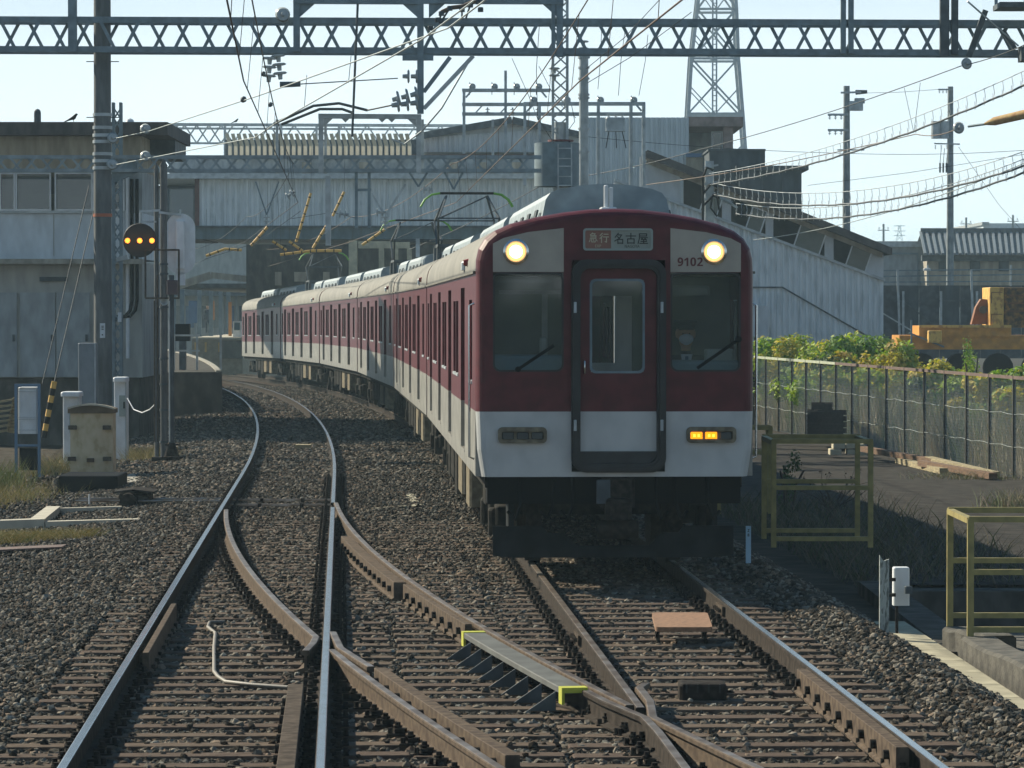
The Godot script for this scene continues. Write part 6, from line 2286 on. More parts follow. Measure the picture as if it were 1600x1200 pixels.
func person_standing() -> void:
	var d := 235.0
	var at := P(325, 529, d)
	at.y = P(0, 527, 196).y
	var t := thing("person", "person in dark clothes standing on the far platform", "person", at)
	var g := geo(t)
	flesh(g, [[Vector3(-0.1, 0.05, 0), Vector3(-0.11, 0.48, 0.01), 0.05, 0.062], [Vector3(-0.11, 0.48, 0.01), Vector3(-0.09, 0.9, 0), 0.065, 0.095], [Vector3(0.1, 0.05, 0.05), Vector3(0.11, 0.48, 0.03), 0.05, 0.062], [Vector3(0.11, 0.48, 0.03), Vector3(0.09, 0.9, 0), 0.065, 0.095], [Vector3(-0.1, 0.04, 0), Vector3(-0.11, 0.03, 0.16), 0.045, 0.035], [Vector3(0.1, 0.04, 0.05), Vector3(0.12, 0.03, 0.2), 0.045, 0.035], [Vector3(0, 0.92, 0), Vector3(0, 1.15, 0), 0.17, 0.16], [Vector3(-0.06, 1.15, 0), Vector3(-0.09, 1.38, 0), 0.14, 0.12], [Vector3(0.06, 1.15, 0), Vector3(0.09, 1.38, 0), 0.14, 0.12], [Vector3(-0.19, 1.41, 0), Vector3(-0.25, 1.12, 0.02), 0.06, 0.047], [Vector3(-0.25, 1.12, 0.02), Vector3(-0.22, 0.86, 0.1), 0.045, 0.035], [Vector3(0.19, 1.41, 0), Vector3(0.25, 1.12, 0.02), 0.06, 0.047], [Vector3(0.25, 1.12, 0.02), Vector3(0.2, 0.9, 0.12), 0.045, 0.035], [Vector3(-0.22, 0.86, 0.1), Vector3(-0.21, 0.77, 0.13), 0.036, 0.022], [Vector3(0.2, 0.9, 0.12), Vector3(0.19, 0.81, 0.15), 0.036, 0.022]], 0.03, 0.05, at)
	var body := part(t, "body", g, mt.uniform)
	var h := geo(t)
	flesh(h, [[Vector3(0, 1.4, 0), Vector3(0, 1.5, 0.01), 0.055, 0.05], [Vector3(0, 1.57, 0.01), Vector3(0, 1.64, 0.0), 0.082, 0.095], [Vector3(0, 1.55, 0.09), Vector3(0, 1.57, 0.1), 0.012, 0.012]], 0.02, 0.03, at)
	part(body, "head", h, mt.skin)
	var hr := geo(t)
	flesh(hr, [[Vector3(0, 1.66, -0.02), Vector3(0, 1.6, -0.05), 0.1, 0.085]], 0.02, 0.02, at)
	part(body, "hair", hr, mt.black)

func driver() -> void:
	# sits behind the right hand windscreen of the leading car
	var car: Node3D = get_node("train_car")
	var at: Vector3 = car.transform * Vector3(0.80, 1.62, -1.02)
	var t := thing("person", "masked driver in dark uniform seated behind the right windscreen", "person", at)
	t.basis = car.basis
	var o := Vector3.ZERO
	var g := Geo.new()
	var bones := [[Vector3(0, -0.05, 0), Vector3(0, 0.2, 0.02), 0.16, 0.155], [Vector3(-0.07, 0.25, 0.02), Vector3(-0.1, 0.47, 0.0), 0.12, 0.1], [Vector3(0.07, 0.25, 0.02), Vector3(0.1, 0.47, 0.0), 0.12, 0.1], [Vector3(0, 0.45, 0), Vector3(0, 0.6, 0.01), 0.075, 0.055]]
	for s in [-1, 1]:
		bones.append_array([[Vector3(s * 0.19, 0.5, 0), Vector3(s * 0.25, 0.24, 0.1), 0.06, 0.05], [Vector3(s * 0.25, 0.24, 0.1), Vector3(s * 0.17, 0.3, 0.36), 0.047, 0.034], [Vector3(s * 0.09, -0.06, 0.02), Vector3(s * 0.12, -0.04, 0.42), 0.085, 0.065], [Vector3(s * 0.12, -0.04, 0.42), Vector3(s * 0.12, -0.44, 0.46), 0.06, 0.045]])
	flesh(g, bones, 0.018, 0.05, o)
	var body := part(t, "body", g, mt.uniform)
	var hd := Geo.new()
	var hb := [[Vector3(0, 0.56, 0.0), Vector3(0, 0.66, 0.02), 0.05, 0.05], [Vector3(0, 0.72, 0.035), Vector3(0, 0.83, 0.0), 0.072, 0.092], [Vector3(0, 0.78, 0.1), Vector3(0, 0.745, 0.118), 0.012, 0.016], [Vector3(-0.09, 0.76, 0), Vector3(-0.09, 0.8, -0.005), 0.014, 0.018], [Vector3(0.09, 0.76, 0), Vector3(0.09, 0.8, -0.005), 0.014, 0.018]]
	flesh(hd, hb, 0.011, 0.025, o)
	var head := part(body, "head", hd, mt.skin)
	for s in [-1, 1]:
		var e := Geo.new()
		e.lathe([Vector2(0.0, -0.012), Vector2(0.012, 0.0), Vector2(0.0, 0.012)], 8, Transform3D(Basis(), Vector3(s * 0.034, 0.79, 0.088)))
		part(head, "eye", e, mt.black)
		var hg := Geo.new()
		var w := Vector3(s * 0.17, 0.3, 0.36)
		var hbones := [[w, w + Vector3(-s * 0.01, 0.0, 0.07), 0.03, 0.036]]
		for k in 4:
			var a := w + Vector3(-s * 0.03 + s * 0.02 * k, 0.005, 0.09)
			var ln: float = [0.03, 0.036, 0.033, 0.026][k]
			hbones.append([a, a + Vector3(0, -0.005, ln), 0.0095, 0.009])
			hbones.append([a + Vector3(0, -0.005, ln), a + Vector3(0, -0.035, ln + 0.012), 0.009, 0.0075])
		hbones.append([w + Vector3(-s * 0.035, 0, 0.03), w + Vector3(-s * 0.06, -0.015, 0.07), 0.012, 0.009])
		flesh(hg, hbones, 0.006, 0.006, o)
		part(body, "hand", hg, mt.mask_white)
	var mk2 := Geo.new()
	flesh(mk2, [[Vector3(-0.03, 0.735, 0.085), Vector3(0.03, 0.735, 0.085), 0.045, 0.045], [Vector3(0, 0.755, 0.1), Vector3(0, 0.71, 0.085), 0.035, 0.04]], 0.01, 0.02, o)
	part(head, "mask", mk2, mt.mask_white)
	var cap := Geo.new()
	cap.lathe([Vector2(0.098, 0.84), Vector2(0.1, 0.875), Vector2(0.125, 0.91), Vector2(0.115, 0.93), Vector2(0.0, 0.94)], 20)
	cap.prism(PackedVector2Array([Vector2(-0.08, 0.83), Vector2(0.08, 0.83), Vector2(0.06, 0.845), Vector2(-0.06, 0.845)]), 0.05, 0.14)
	part(head, "cap", cap, mt.uniform)
	var sh := Geo.new()
	sh.prism(PackedVector2Array([Vector2(-0.06, 0.58), Vector2(0.06, 0.58), Vector2(0.012, 0.36), Vector2(-0.012, 0.36)]), 0.1, 0.135)
	part(body, "shirt_front", sh, mt.mask_white)
	var ti := Geo.new()
	ti.prism(PackedVector2Array([Vector2(-0.016, 0.56), Vector2(0.016, 0.56), Vector2(0.022, 0.38), Vector2(0, 0.35), Vector2(-0.022, 0.38)]), 0.135, 0.145)
	part(body, "tie", ti, mt.board_blue)

# ---------------------------------------------------------------- lineside things on the left
func build_left() -> void:
	signals()
	var d := 66.0
	var gy := -0.46
	# tan relay box with a curved lid
	var c := P(142, 738, d)
	c.y = gy
	var t := thing("relay_box", "weathered tan relay box with rusty hinges on a dark base", "relay box", c)
	var g := geo(t)
	var y0 := P(0, 738, d).y
	var y1 := P(0, 645, d).y
	# bowed front sheet
	var plan := PackedVector2Array([Vector2(c.x - 0.38, -c.z + 0.6), Vector2(c.x + 0.38, -c.z + 0.6)])
	for i in 13:
		var q := lerpf(0.38, -0.38, i / 12.0)
		plan.push_back(Vector2(c.x + q, -c.z + 0.09 * pow(absf(q) / 0.38, 2.2)))
	g.prism(plan, y0, y1, Transform3D(Basis(Vector3.RIGHT, -PI / 2), Vector3.ZERO))
	var body := part(t, "case", g, mt.tan_paint)
	var lid := geo(t)
	var pr := PackedVector2Array()
	for i in 9:
		var a := lerpf(-0.41, 0.41, i / 8.0)
		pr.push_back(Vector2(c.x + a, y1 + 0.14 - 0.42 * a * a))
	pr.push_back(Vector2(c.x + 0.41, y1 - 0.01))
	pr.push_back(Vector2(c.x - 0.41, y1 - 0.01))
	lid.prism(pr, c.z - 0.64, c.z + 0.03)
	part(t, "lid", lid, mt.tan_dark)
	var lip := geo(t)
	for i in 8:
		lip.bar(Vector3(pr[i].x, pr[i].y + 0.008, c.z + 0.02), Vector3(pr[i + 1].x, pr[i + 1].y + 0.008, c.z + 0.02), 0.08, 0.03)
	part(t, "lid_highlight", lip, mt.concrete_pale)  # pale strip painting the highlight along the lid's top edge
	for e in [[113, 668], [112, 717], [167, 668], [167, 717]]:
		var h := geo(t)
		h.cbox(P(e[0], e[1], d - 0.02), Vector3(0.15, 0.075, 0.05), 0.01)
		part(body, "hinge", h, mt.rust)
	var lk := geo(t)
	lk.cbox(P(141, 719, d - 0.03), Vector3(0.13, 0.07, 0.08), 0.01)
	part(body, "lock", lk, mt.tan_dark)
	var bs := geo(t)
	bs.cbox(Vector3(c.x, -0.43, c.z - 0.3), Vector3(0.95, 0.2, 0.85), 0.02)
	part(t, "base", bs, mt.concrete_dark)
	var ch := thing("chest_and_shadow", "low black block of cable chest and painted shadow in front of the tan relay box", "chest", P(142, 786, 61))
	var cg2 := geo(ch)
	cg2.cbox(Vector3(P(142, 0, 61.6).x, -0.27, -61.8), Vector3(1.0, 0.4, 1.6), 0.03)  # black block takes in a chest and the shadow around it
	part(ch, "case", cg2, mt.black)
	# white cabinet in a blue frame
	c = P(43, 740, 66.5)
	c.y = gy
	var w := thing("battery_cabinet", "white cabinet hung in a blue steel frame at the left edge", "cabinet", c)
	for x in [25, 61]:
		beam(w, "frame_leg", P(x, 745, 66.5), P(x, 601, 66.5), 0.05, 0.06, mt.blue_steel, Vector3(0, 0, 1))
		beam(w, "frame_leg", P(x, 740, 67.0), P(x, 601, 67.0), 0.05, 0.06, mt.blue_steel, Vector3(0, 0, 1))
	beam(w, "frame_bar", P(23, 602, 66.5), P(63, 602, 66.5), 0.07, 0.05, mt.blue_steel)
	beam(w, "frame_bar", P(25, 696, 66.5), P(61, 696, 66.5), 0.05, 0.04, mt.blue_steel)
	var wg := geo(w)
	var a0 := P(28, 678, 66.5)
	var a1 := P(58, 605, 66.5)
	wg.cbox((a0 + a1) / 2 - Vector3(0, 0, 0.22), Vector3(a1.x - a0.x, a1.y - a0.y, 0.4), 0.02)
	var cs := part(w, "case", wg, mt.white_paint)
	for y in [612, 652, 655, 672]:
		beam(cs, "panel_joint", P(28.5, y, 66.48), P(57.5, y, 66.48), 0.01, 0.008, mt.galv)
	block(w, "cable_bundle", P(30, 735, 66.8), P(57, 700, 66.8) + Vector3(0, 0, -0.2), mt.black)
	# tall grey locker, white box and narrow cabinet round the pole
	cabinet("signal_locker", "tall plain grey locker left of the concrete pole", 122, 150, 536, 700, 79.0, mt.locker_grey, 0.0)
	cabinet("junction_cabinet", "low white cabinet with a hooded lid behind the tan relay box", 98, 124, 618, 720, 71.0, mt.white_paint, 0.05)
	cabinet("meter_cabinet", "narrow white cabinet with small door right of the concrete pole", 178, 198, 595, 700, 74.0, mt.white_paint, 0.015)
	# guy wire with a yellow and black guard
	var gt := thing("guy_guard", "yellow and black striped guard on the pole's guy wire", "guy guard", P(68, 690, 80))
	for k in 8:
		var p := P(85 - k * 2.1, 596 + k * 11, 80)
		var q := P(85 - (k + 1) * 2.1, 596 + (k + 1) * 11, 80)
		var h := geo(gt)
		h.cyl(q, p, 0.06, 0.06, 8)
		part(gt, "stripe", h, mt.hose_yellow if k % 2 == 0 else mt.black)
	wire("guy wire from the concrete pole down to the striped guard", [P(147, 330, 82.8), P(85, 597, 80)], 0.012, mt.wire_dark)
	wire("second guy wire from the pole, left of the striped guard", [P(140, 290, 82.8), P(66, 600, 80)], 0.012, mt.wire_dark)
	wire("pale cable looping from narrow cabinet to signal mast", [P(199, 622, 73.6), P(209, 640, 73.3), P(222, 645, 73), P(234, 640, 72.6), P(244, 630, 72.2)], 0.012, mt.white_paint)
	# concrete slab and steel sleepers' ends
	var sl := thing("equipment_slab", "concrete slab beside the tan relay box", "slab", P(225, 742, 63.5))
	var sg := geo(sl)
	sg.cbox(Vector3(P(228, 0, 64.5).x, -0.38, -64.6), Vector3(0.95, 0.24, 3.2), 0.03)
	part(sl, "slab", sg, mt.concrete)
	# steps of pale planks at the edge
	var st := thing("timber_steps", "leaning tan slatted steps at the left edge", "steps", P(5, 685, 70))
	for k in 7:
		beam(st, "tread", P(-14 + k * 2, 676 - k * 8, 70), P(15 + k * 1.5, 672 - k * 8, 70), 0.5, 0.04, mt.plank_tan)
	beam(st, "stringer", P(16, 676, 70), P(27, 622, 70), 0.08, 0.16, mt.plank_tan)
	# point machine with rods
	var pm := thing("point_machine", "black point machine with drive rods left of the switch", "point machine", rp(-2.35, 55.0, -0.45))
	var pg := geo(pm)
	var pc := P(210, 765, 55.0)
	pg.cbox(Vector3(pc.x, -0.2, -55.2), Vector3(0.44, 0.3, 0.85), 0.05)
	pg.cyl(Vector3(pc.x - 0.05, -0.16, -54.75), Vector3(pc.x - 0.05, -0.16, -54.5), 0.13, 0.12, 14)
	part(pm, "case", pg, mt.iron)
	var pl2 := geo(pm)
	pl2.obox(Transform3D(Basis(Vector3(0, 0, 1), 0.12), Vector3(pc.x - 0.14, -0.02, -55.1)), Vector3(0.3, 0.03, 0.8))
	pl2.obox(Transform3D(Basis(Vector3(0, 0, 1), -0.12), Vector3(pc.x + 0.16, -0.02, -55.1)), Vector3(0.3, 0.03, 0.8))
	part(pm, "cover", pl2, mt.iron)
	for z in [54.7, 55.3]:
		rod(pm, "drive_rod", Vector3(pc.x - 0.85, -0.16, -z), rp(-0.6, z, -0.16), 0.018, mt.worn)
	for z in [54.4, 55.7]:
		beam(pm, "foot_plate", Vector3(pc.x - 0.4, -0.4, -z), rp(-0.9, z, -0.26), 0.12, 0.05, mt.iron)
	# concrete cable trough
	var ct := thing("cable_trough", "pale concrete cable trough lying across the left ballast", "cable trough", P(60, 812, 50.0))
	for e in [[-40, 812, 70, 811], [72, 811, 218, 806]]:
		var a := P(e[0], e[1], 50.6)
		var b := P(e[2], e[3], 50.6)
		a.y = -0.285
		b.y = -0.25
		beam(ct, "trough_length", a, b, 0.22, 0.12, mt.concrete_pale)
	var ta := P(56, 812, 50.7)
	var tb := P(83, 790, 54.2)
	ta.y = -0.27
	tb.y = -0.27
	beam(ct, "trough_branch", ta, tb, 0.2, 0.12, mt.concrete_pale)
	var tc := P(83, 790, 54.2)
	var td := P(190, 785, 54.2)
	tc.y = -0.28
	td.y = -0.25
	beam(ct, "trough_branch", tc, td, 0.14, 0.08, mt.concrete_pale)
	var bp := thing("brown_plate", "flat brown steel plate lying in the ballast at the left edge", "plate", P(40, 866, 44))
	var ba := P(-60, 864, 45.3)
	var bb := P(100, 862, 45.3)
	ba.y = -0.29
	bb.y = -0.23
	beam(bp, "plate", ba, bb, 0.5, 0.02, mt.plate_brown)
	var pk := thing("marker_stick", "thin white stick standing in the ballast before the relay box", "stick", P(138, 785, 53))
	rod(pk, "stick", P(139, 788, 53), P(139, 772, 53), 0.012, mt.white_paint)
	for e in [["short board lying on the ballast behind the trough at left", 0, 58, 793, 52.8], ["short board lying between trough and point machine", 115, 152, 794, 53]]:
		var q := thing("old_board", e[0], "board", P(e[1], e[3], e[4]), "old boards beside the trough")
		var a := P(e[1], e[3], e[4])
		var b := P(e[2], e[3] - 2, e[4])
		a.y = -0.36
		b.y = -0.34
		beam(q, "plank", a, b, 0.2, 0.06, mt.concrete)
	grass_patches()

func cabinet(called: String, label: String, x0: float, x1: float, top: float, low: float, d: float, m: Material, hood: float) -> void:
	var a := P(x0, low, d)
	var b := P(x1, top, d)
	a.y = -0.5
	var t := thing(called, label, "cabinet", Vector3((a.x + b.x) / 2, -0.5, -d))
	var g := geo(t)
	g.cbox(Vector3((a.x + b.x) / 2, (a.y + b.y) / 2, -d - 0.2), Vector3(b.x - a.x, b.y - a.y, 0.4), 0.02)
	var o := part(t, "case", g, m)
	beam(o, "edge_strip", Vector3(b.x - 0.02, a.y + 0.2, -d + 0.006), Vector3(b.x - 0.02, b.y - 0.03, -d + 0.006), 0.025, 0.02, mt.galv, Vector3(0, 0, 1))
	if hood > 0.0:
		var h := geo(t)
		h.cbox(Vector3((a.x + b.x) / 2, b.y + 0.03, -d - 0.15), Vector3(b.x - a.x + hood, 0.09, 0.6), 0.03)
		part(t, "hood", h, m)
		var dr := geo(t)
		dr.cbox(Vector3(lerpf(a.x, b.x, 0.66), b.y - 0.5, -d + 0.012), Vector3((b.x - a.x) * 0.5, 0.42, 0.02), 0.006)
		var dd := part(t, "door", dr, mt.sign_grey)
		beam(dd, "handle", Vector3(lerpf(a.x, b.x, 0.8), b.y - 0.55, -d + 0.03), Vector3(lerpf(a.x, b.x, 0.8), b.y - 0.42, -d + 0.03), 0.025, 0.025, mt.black, Vector3(0, 0, 1))

func signals() -> void:
	var d := 72.0
	var gy := -0.48
	var t := thing("signal_mast", "twin dark signal mast with a three light disc and frame", "signal", Vector3(P(254, 0, d).x, gy, -d))
	for e in [[245, 258, 3.6], [257, 252, 5.8]]:
		var g := geo(t)
		var r: float = e[2] * d / 5800.0 * 1.0
		g.cyl(Vector3(P(e[0], 0, d).x, gy, -d + (0.1 if e[0] > 250 else 0.0)), P(e[0], e[1] + 8, d) + Vector3(0, 0, 0.1 if e[0] > 250 else 0.0), r, r, 12)
		g.cyl(P(e[0], e[1] + 8, d) + Vector3(0, 0, 0.1 if e[0] > 250 else 0.0), P(e[0], e[1] - 4, d) + Vector3(0, 0, 0.1 if e[0] > 250 else 0.0), r * 1.15, 0.0, 12)
		part(t, "pole", g, mt.pole_concrete)
	for y in [413, 428, 480, 560, 600, 640, 690]:
		var g := geo(t)
		g.cyl(P(257, y + 1.5, d) + Vector3(0, 0, 0.1), P(257, y - 1.5, d) + Vector3(0, 0, 0.1), 0.09, 0.09, 12, false)
		part(t, "clamp_band", g, mt.steel_dark)
	rod(t, "conduit", P(248, 690, d) + Vector3(0, 0, 0.22), P(248, 430, d) + Vector3(0, 0, 0.22), 0.014, mt.rust)
	rod(t, "conduit", P(243, 690, d) + Vector3(0, 0, 0.2), P(243, 470, d) + Vector3(0, 0, 0.2), 0.012, mt.rust)
	beam(t, "arm", P(220, 331, d) + Vector3(0, 0, 0.15), P(252, 329, d) + Vector3(0, 0, 0.15), 0.045, 0.045, mt.galv)
	beam(t, "arm", P(250, 332, d) + Vector3(0, 0, 0.15), P(284, 337, d) + Vector3(0, 0, 0.15), 0.045, 0.045, mt.galv)
	beam(t, "arm", P(220, 347, d) + Vector3(0, 0, 0.15), P(246, 347, d) + Vector3(0, 0, 0.15), 0.035, 0.035, mt.galv)
	rod(t, "arm_stem", P(221, 352, d) + Vector3(0, 0, 0.12), P(221, 329, d) + Vector3(0, 0, 0.12), 0.02, mt.galv)
	# disc with three amber lights
	var c := P(221, 376, d) + Vector3(0, 0, 0.25)
	var dg := geo(t)
	dg.lathe([Vector2(0.0, -0.1), Vector2(0.2, -0.09), Vector2(0.325, -0.02), Vector2(0.33, 0.0), Vector2(0.32, 0.02), Vector2(0.0, 0.025)], 32, Transform3D(Basis(Vector3.RIGHT, PI / 2), c))
	var disc := part(t, "light_disc", dg, mt.signal_black)
	for x in [202, 221, 240]:
		var p := P(x, 376.5, d) + Vector3(0, 0, 0.28)
		var hood := geo(t)
		hood.lathe([Vector2(0.056, 0.0), Vector2(0.06, 0.0), Vector2(0.06, 0.04), Vector2(0.056, 0.04)], 16, Transform3D(Basis(Vector3.RIGHT, PI / 2), p - Vector3(0, 0, 0.01)))
		part(disc, "hood", hood, mt.signal_black)
		var l := geo(t)
		l.lathe([Vector2(0.052, 0.0), Vector2(0.035, 0.014), Vector2(0.0, 0.018)], 16, Transform3D(Basis(Vector3.RIGHT, PI / 2), p))
		part(disc, "signal_light", l, mt.signal_amber)
		var om := OmniLight3D.new()
		om.name = "signal_glow"
		om.light_color = Color(1.0, 0.62, 0.25)
		om.light_energy = 0.02
		om.light_size = 0.05
		om.omni_range = 30.0
		om.omni_attenuation = 2.0
		om.shadow_enabled = true
		om.position = p + Vector3(0, 0, 0.05) - Vector3(org[t])
		t.add_child(om, true)
	# white back of the oval signal head facing the other way
	var o := thing("oval_signal", "white oval back plate of a signal head right of the amber lights", "signal", P(283, 470, d))
	var og := geo(o)
	var a := P(260.5, 429, d)
	var b := P(306, 334, d)
	og.prism(rounded(a.x, a.y, b.x, b.y, (b.x - a.x) / 2 - 0.005, 10), -d + 0.08, -d + 0.12)
	og.prism(rounded(a.x + 0.02, a.y + 0.02, b.x - 0.02, b.y - 0.02, (b.x - a.x) / 2 - 0.03, 10), -d + 0.02, -d + 0.08)
	var pl := part(o, "plate", og, mt.white_paint)
	var rb := geo(o)
	var m := P(283, 430, d)
	rb.cbox(Vector3(m.x, (P(0, 345, d).y + P(0, 420, d).y) / 2, -d + 0.16), Vector3(0.17, P(0, 345, d).y - P(0, 420, d).y, 0.09), 0.02)
	part(pl, "housing", rb, mt.white_paint)
	for y in [362, 388]:
		beam(pl, "rib", P(262, y, d) + Vector3(0, 0, 0.125), P(304, y, d) + Vector3(0, 0, 0.125), 0.015, 0.02, mt.white_paint)
	block(o, "stem", P(276, 446, d) + Vector3(0, 0, 0.02), P(290, 426, d) + Vector3(0, 0, 0.12), mt.white_paint)
	beam(o, "hanger", P(283, 338, d) + Vector3(0, 0, 0.12), P(283, 328, d) + Vector3(0, 0, 0.12), 0.03, 0.03, mt.galv, Vector3(0, 0, 1))
	# rectangular tube frame
	for e in [[230, 391, 283, 391], [230, 466, 283, 466]]:
		beam(t, "frame_bar", P(e[0], e[1], d) + Vector3(0, 0, 0.3), P(e[2], e[3], d) + Vector3(0, 0, 0.3), 0.035, 0.035, mt.rust)
	for x in [230, 282]:
		beam(t, "frame_bar", P(x, 466, d) + Vector3(0, 0, 0.3), P(x, 391, d) + Vector3(0, 0, 0.3), 0.035, 0.035, mt.rust, Vector3(0, 0, 1))
	# thin second post on a conical foot, with a small screen and a horn
	var u := thing("indicator_post", "thin indicator post on a conical black foot right of the mast", "signal", Vector3(P(268, 0, 71.4).x, gy, -71.4))
	rod(u, "post", P(268, 705, 71.4), P(268, 430, 71.4), 0.055, mt.steel_dark)
	rod(u, "conduit", P(265.5, 690, 71.4) + Vector3(0, 0, 0.07), P(265.5, 470, 71.4) + Vector3(0, 0, 0.07), 0.012, mt.galv)
	var fg := geo(u)
	fg.cyl(P(268, 716, 71.4), P(268, 692, 71.4), 0.16, 0.06, 12)
	part(u, "foot", fg, mt.iron)
	var sg := geo(u)
	sg.cbox(P(270, 449, 71.4) + Vector3(0, 0, 0.05), Vector3(0.21, 0.28, 0.16), 0.02)
	part(u, "screen_box", sg, mt.red_dark)
	beam(u, "step", P(258, 695, 71.4), P(282, 695, 71.4), 0.05, 0.03, mt.iron)
	var bx := P(0, 719, 71.4).y
	beam(u, "base_beam", P(237, 717, 71.2), P(290, 716, 71.2), 0.16, 0.07, mt.iron)
	beam(u, "base_block", P(238, 726, 71.2), P(246, 726, 71.2), 0.2, 0.2, mt.iron)
	beam(u, "base_block", P(272, 724, 71.2), P(290, 724, 71.2), 0.3, 0.2, mt.iron)
	var sp := thing("loudspeaker", "small round loudspeaker clamped to the signal mast", "loudspeaker", P(259, 472, d) + Vector3(0, 0, 0.25))
	var hg := geo(sp)
	hg.lathe([Vector2(0.03, -0.12), Vector2(0.05, -0.06), Vector2(0.08, 0.0), Vector2(0.065, 0.0), Vector2(0.0, -0.05)], 16, Transform3D(Basis(Vector3.RIGHT, PI / 2), P(259, 471, d) + Vector3(0, 0, 0.28)))
	part(sp, "horn", hg, mt.galv)
	beam(sp, "bracket", P(256, 478, d) + Vector3(0, 0, 0.14), P(258, 471, d) + Vector3(0, 0, 0.22), 0.04, 0.04, mt.galv)
	var bg := thing("mast_shield", "grey shield bracket on the lattice column below the disc", "bracket", P(192, 405, 84))
	var sh := geo(bg)
	sh.obox(Transform3D(Basis(Vector3(0, 0, 1), 0.25), P(192, 404, 83.7)), Vector3(0.26, 0.1, 0.3))
	part(bg, "shield", sh, mt.galv)
	var np := thing("white_plate", "small white plate on the lattice column", "plate", P(187, 496, 84.6))
	block(np, "plate", P(184.5, 503, 84.7), P(190, 488, 84.7) + Vector3(0, 0, 0.02), mt.sign_plate)

func blade_mesh(h: float, w: float, lean: float) -> ArrayMesh:
	var g := Geo.new()
	var p := [Vector3(-w, 0, 0), Vector3(w, 0, 0), Vector3(w * 0.7 + lean * 0.3, h * 0.5, 0.02), Vector3(-w * 0.7 + lean * 0.3, h * 0.5, 0.02), Vector3(lean, h, 0.05)]
	g.quad(p[0], p[1], p[2], p[3])
	g.tri(p[3], p[2], p[4])
	return g.mesh()

func grass(called: String, label: String, spots: Array, m: Material, mesh: Mesh) -> void:
	var mm := MultiMesh.new()
	mm.transform_format = MultiMesh.TRANSFORM_3D
	mm.use_colors = true
	mm.mesh = mesh
	mm.instance_count = spots.size()
	for i in spots.size():
		mm.set_instance_transform(i, spots[i][0])
		mm.set_instance_color(i, spots[i][1])
	var o := MultiMeshInstance3D.new()
	o.name = numbered(called)
	o.multimesh = mm
	o.material_override = m
	o.set_meta("kind", "stuff")
	o.set_meta("label", label)
	o.set_meta("category", "grass")
	add_child(o)

func scatter(r: RandomNumberGenerator, n: int, c: Vector3, sx: float, sz: float, h: float, cols: Array) -> Array:
	var out := []
	for i in n:
		var u := Vector2(r.randfn(0, 0.45), r.randfn(0, 0.45))
		var p := c + Vector3(clampf(u.x, -1.2, 1.2) * sx, 0, clampf(u.y, -1.2, 1.2) * sz)
		var k := h * r.randf_range(0.5, 1.3)
		var b := Basis(Vector3.UP, r.randf() * TAU) * Basis(Vector3.RIGHT, r.randf_range(-0.3, 0.3)) * Basis.from_scale(Vector3(r.randf_range(0.7, 1.3), k, 1))
		var col: Color = cols[r.randi() % cols.size()]
		out.append([Transform3D(b, p), col * r.randf_range(0.7, 1.2)])
	return out

func grass_patches() -> void:
	var r := RandomNumberGenerator.new()
	r.seed = 77
	var dry := [Color(0.30, 0.23, 0.10), Color(0.24, 0.19, 0.09), Color(0.34, 0.28, 0.15), Color(0.14, 0.16, 0.05)]
	var green := [Color(0.09, 0.13, 0.035), Color(0.13, 0.16, 0.05), Color(0.2, 0.18, 0.07)]
	var bl := blade_mesh(1.0, 0.006, 0.25)
	var a := []
	for e in [[235, 690, 73.5, 0.5, 1.3, 0.42, 1100], [320, 690, 76, 0.75, 1.2, 0.22, 900], [290, 700, 74.5, 0.6, 1.0, 0.18, 600], [90, 700, 70, 0.5, 1.5, 0.4, 700], [205, 700, 75, 0.3, 1.2, 0.35, 500]]:
		var c := P(e[0], e[1], e[2])
		c.y = -0.5
		a.append_array(scatter(r, e[6], c, e[3], e[4], e[5], dry))
	grass("dry_grass", "dry tan grass growing round the signal mast's foot", a, mt.leaf_plain, bl)
	a = []
	for e in [[30, 842, 47.5, 0.9, 0.5, 0.13, 900], [125, 840, 47.5, 0.25, 0.4, 0.16, 250], [70, 838, 48.4, 0.7, 0.4, 0.1, 400]]:
		var c := P(e[0], e[1], e[2])
		c.y = -0.33
		a.append_array(scatter(r, int(e[6] * 1.8), c, e[3], e[4], e[5] * 1.2, dry))
	grass("dry_grass", "low brownish grass in front of the pale cable trough", a, mt.leaf_plain, bl)
	a = []
	for e in [[20, 760, 60, 0.9, 2.4, 0.34, 900], [8, 690, 65, 0.5, 1.2, 0.5, 400], [10, 800, 52, 0.4, 0.5, 0.16, 200], [600, 822, 45.5, 0.12, 0.12, 0.06, 60]]:
		var c := P(e[0], e[1], e[2])
		c.y = -0.5 if e[0] < 500 else -0.24
		a.append_array(scatter(r, e[6], c, e[3], e[4], e[5], green if e[0] != 20 else dry))
	grass("green_weeds", "greenish weeds at the left edge below the white cabinet", a, mt.leaf_plain, bl)

# ---------------------------------------------------------------- right hand side
func fx(d: float) -> float:
	return 9.2 - 0.094 * (d - 68.0)

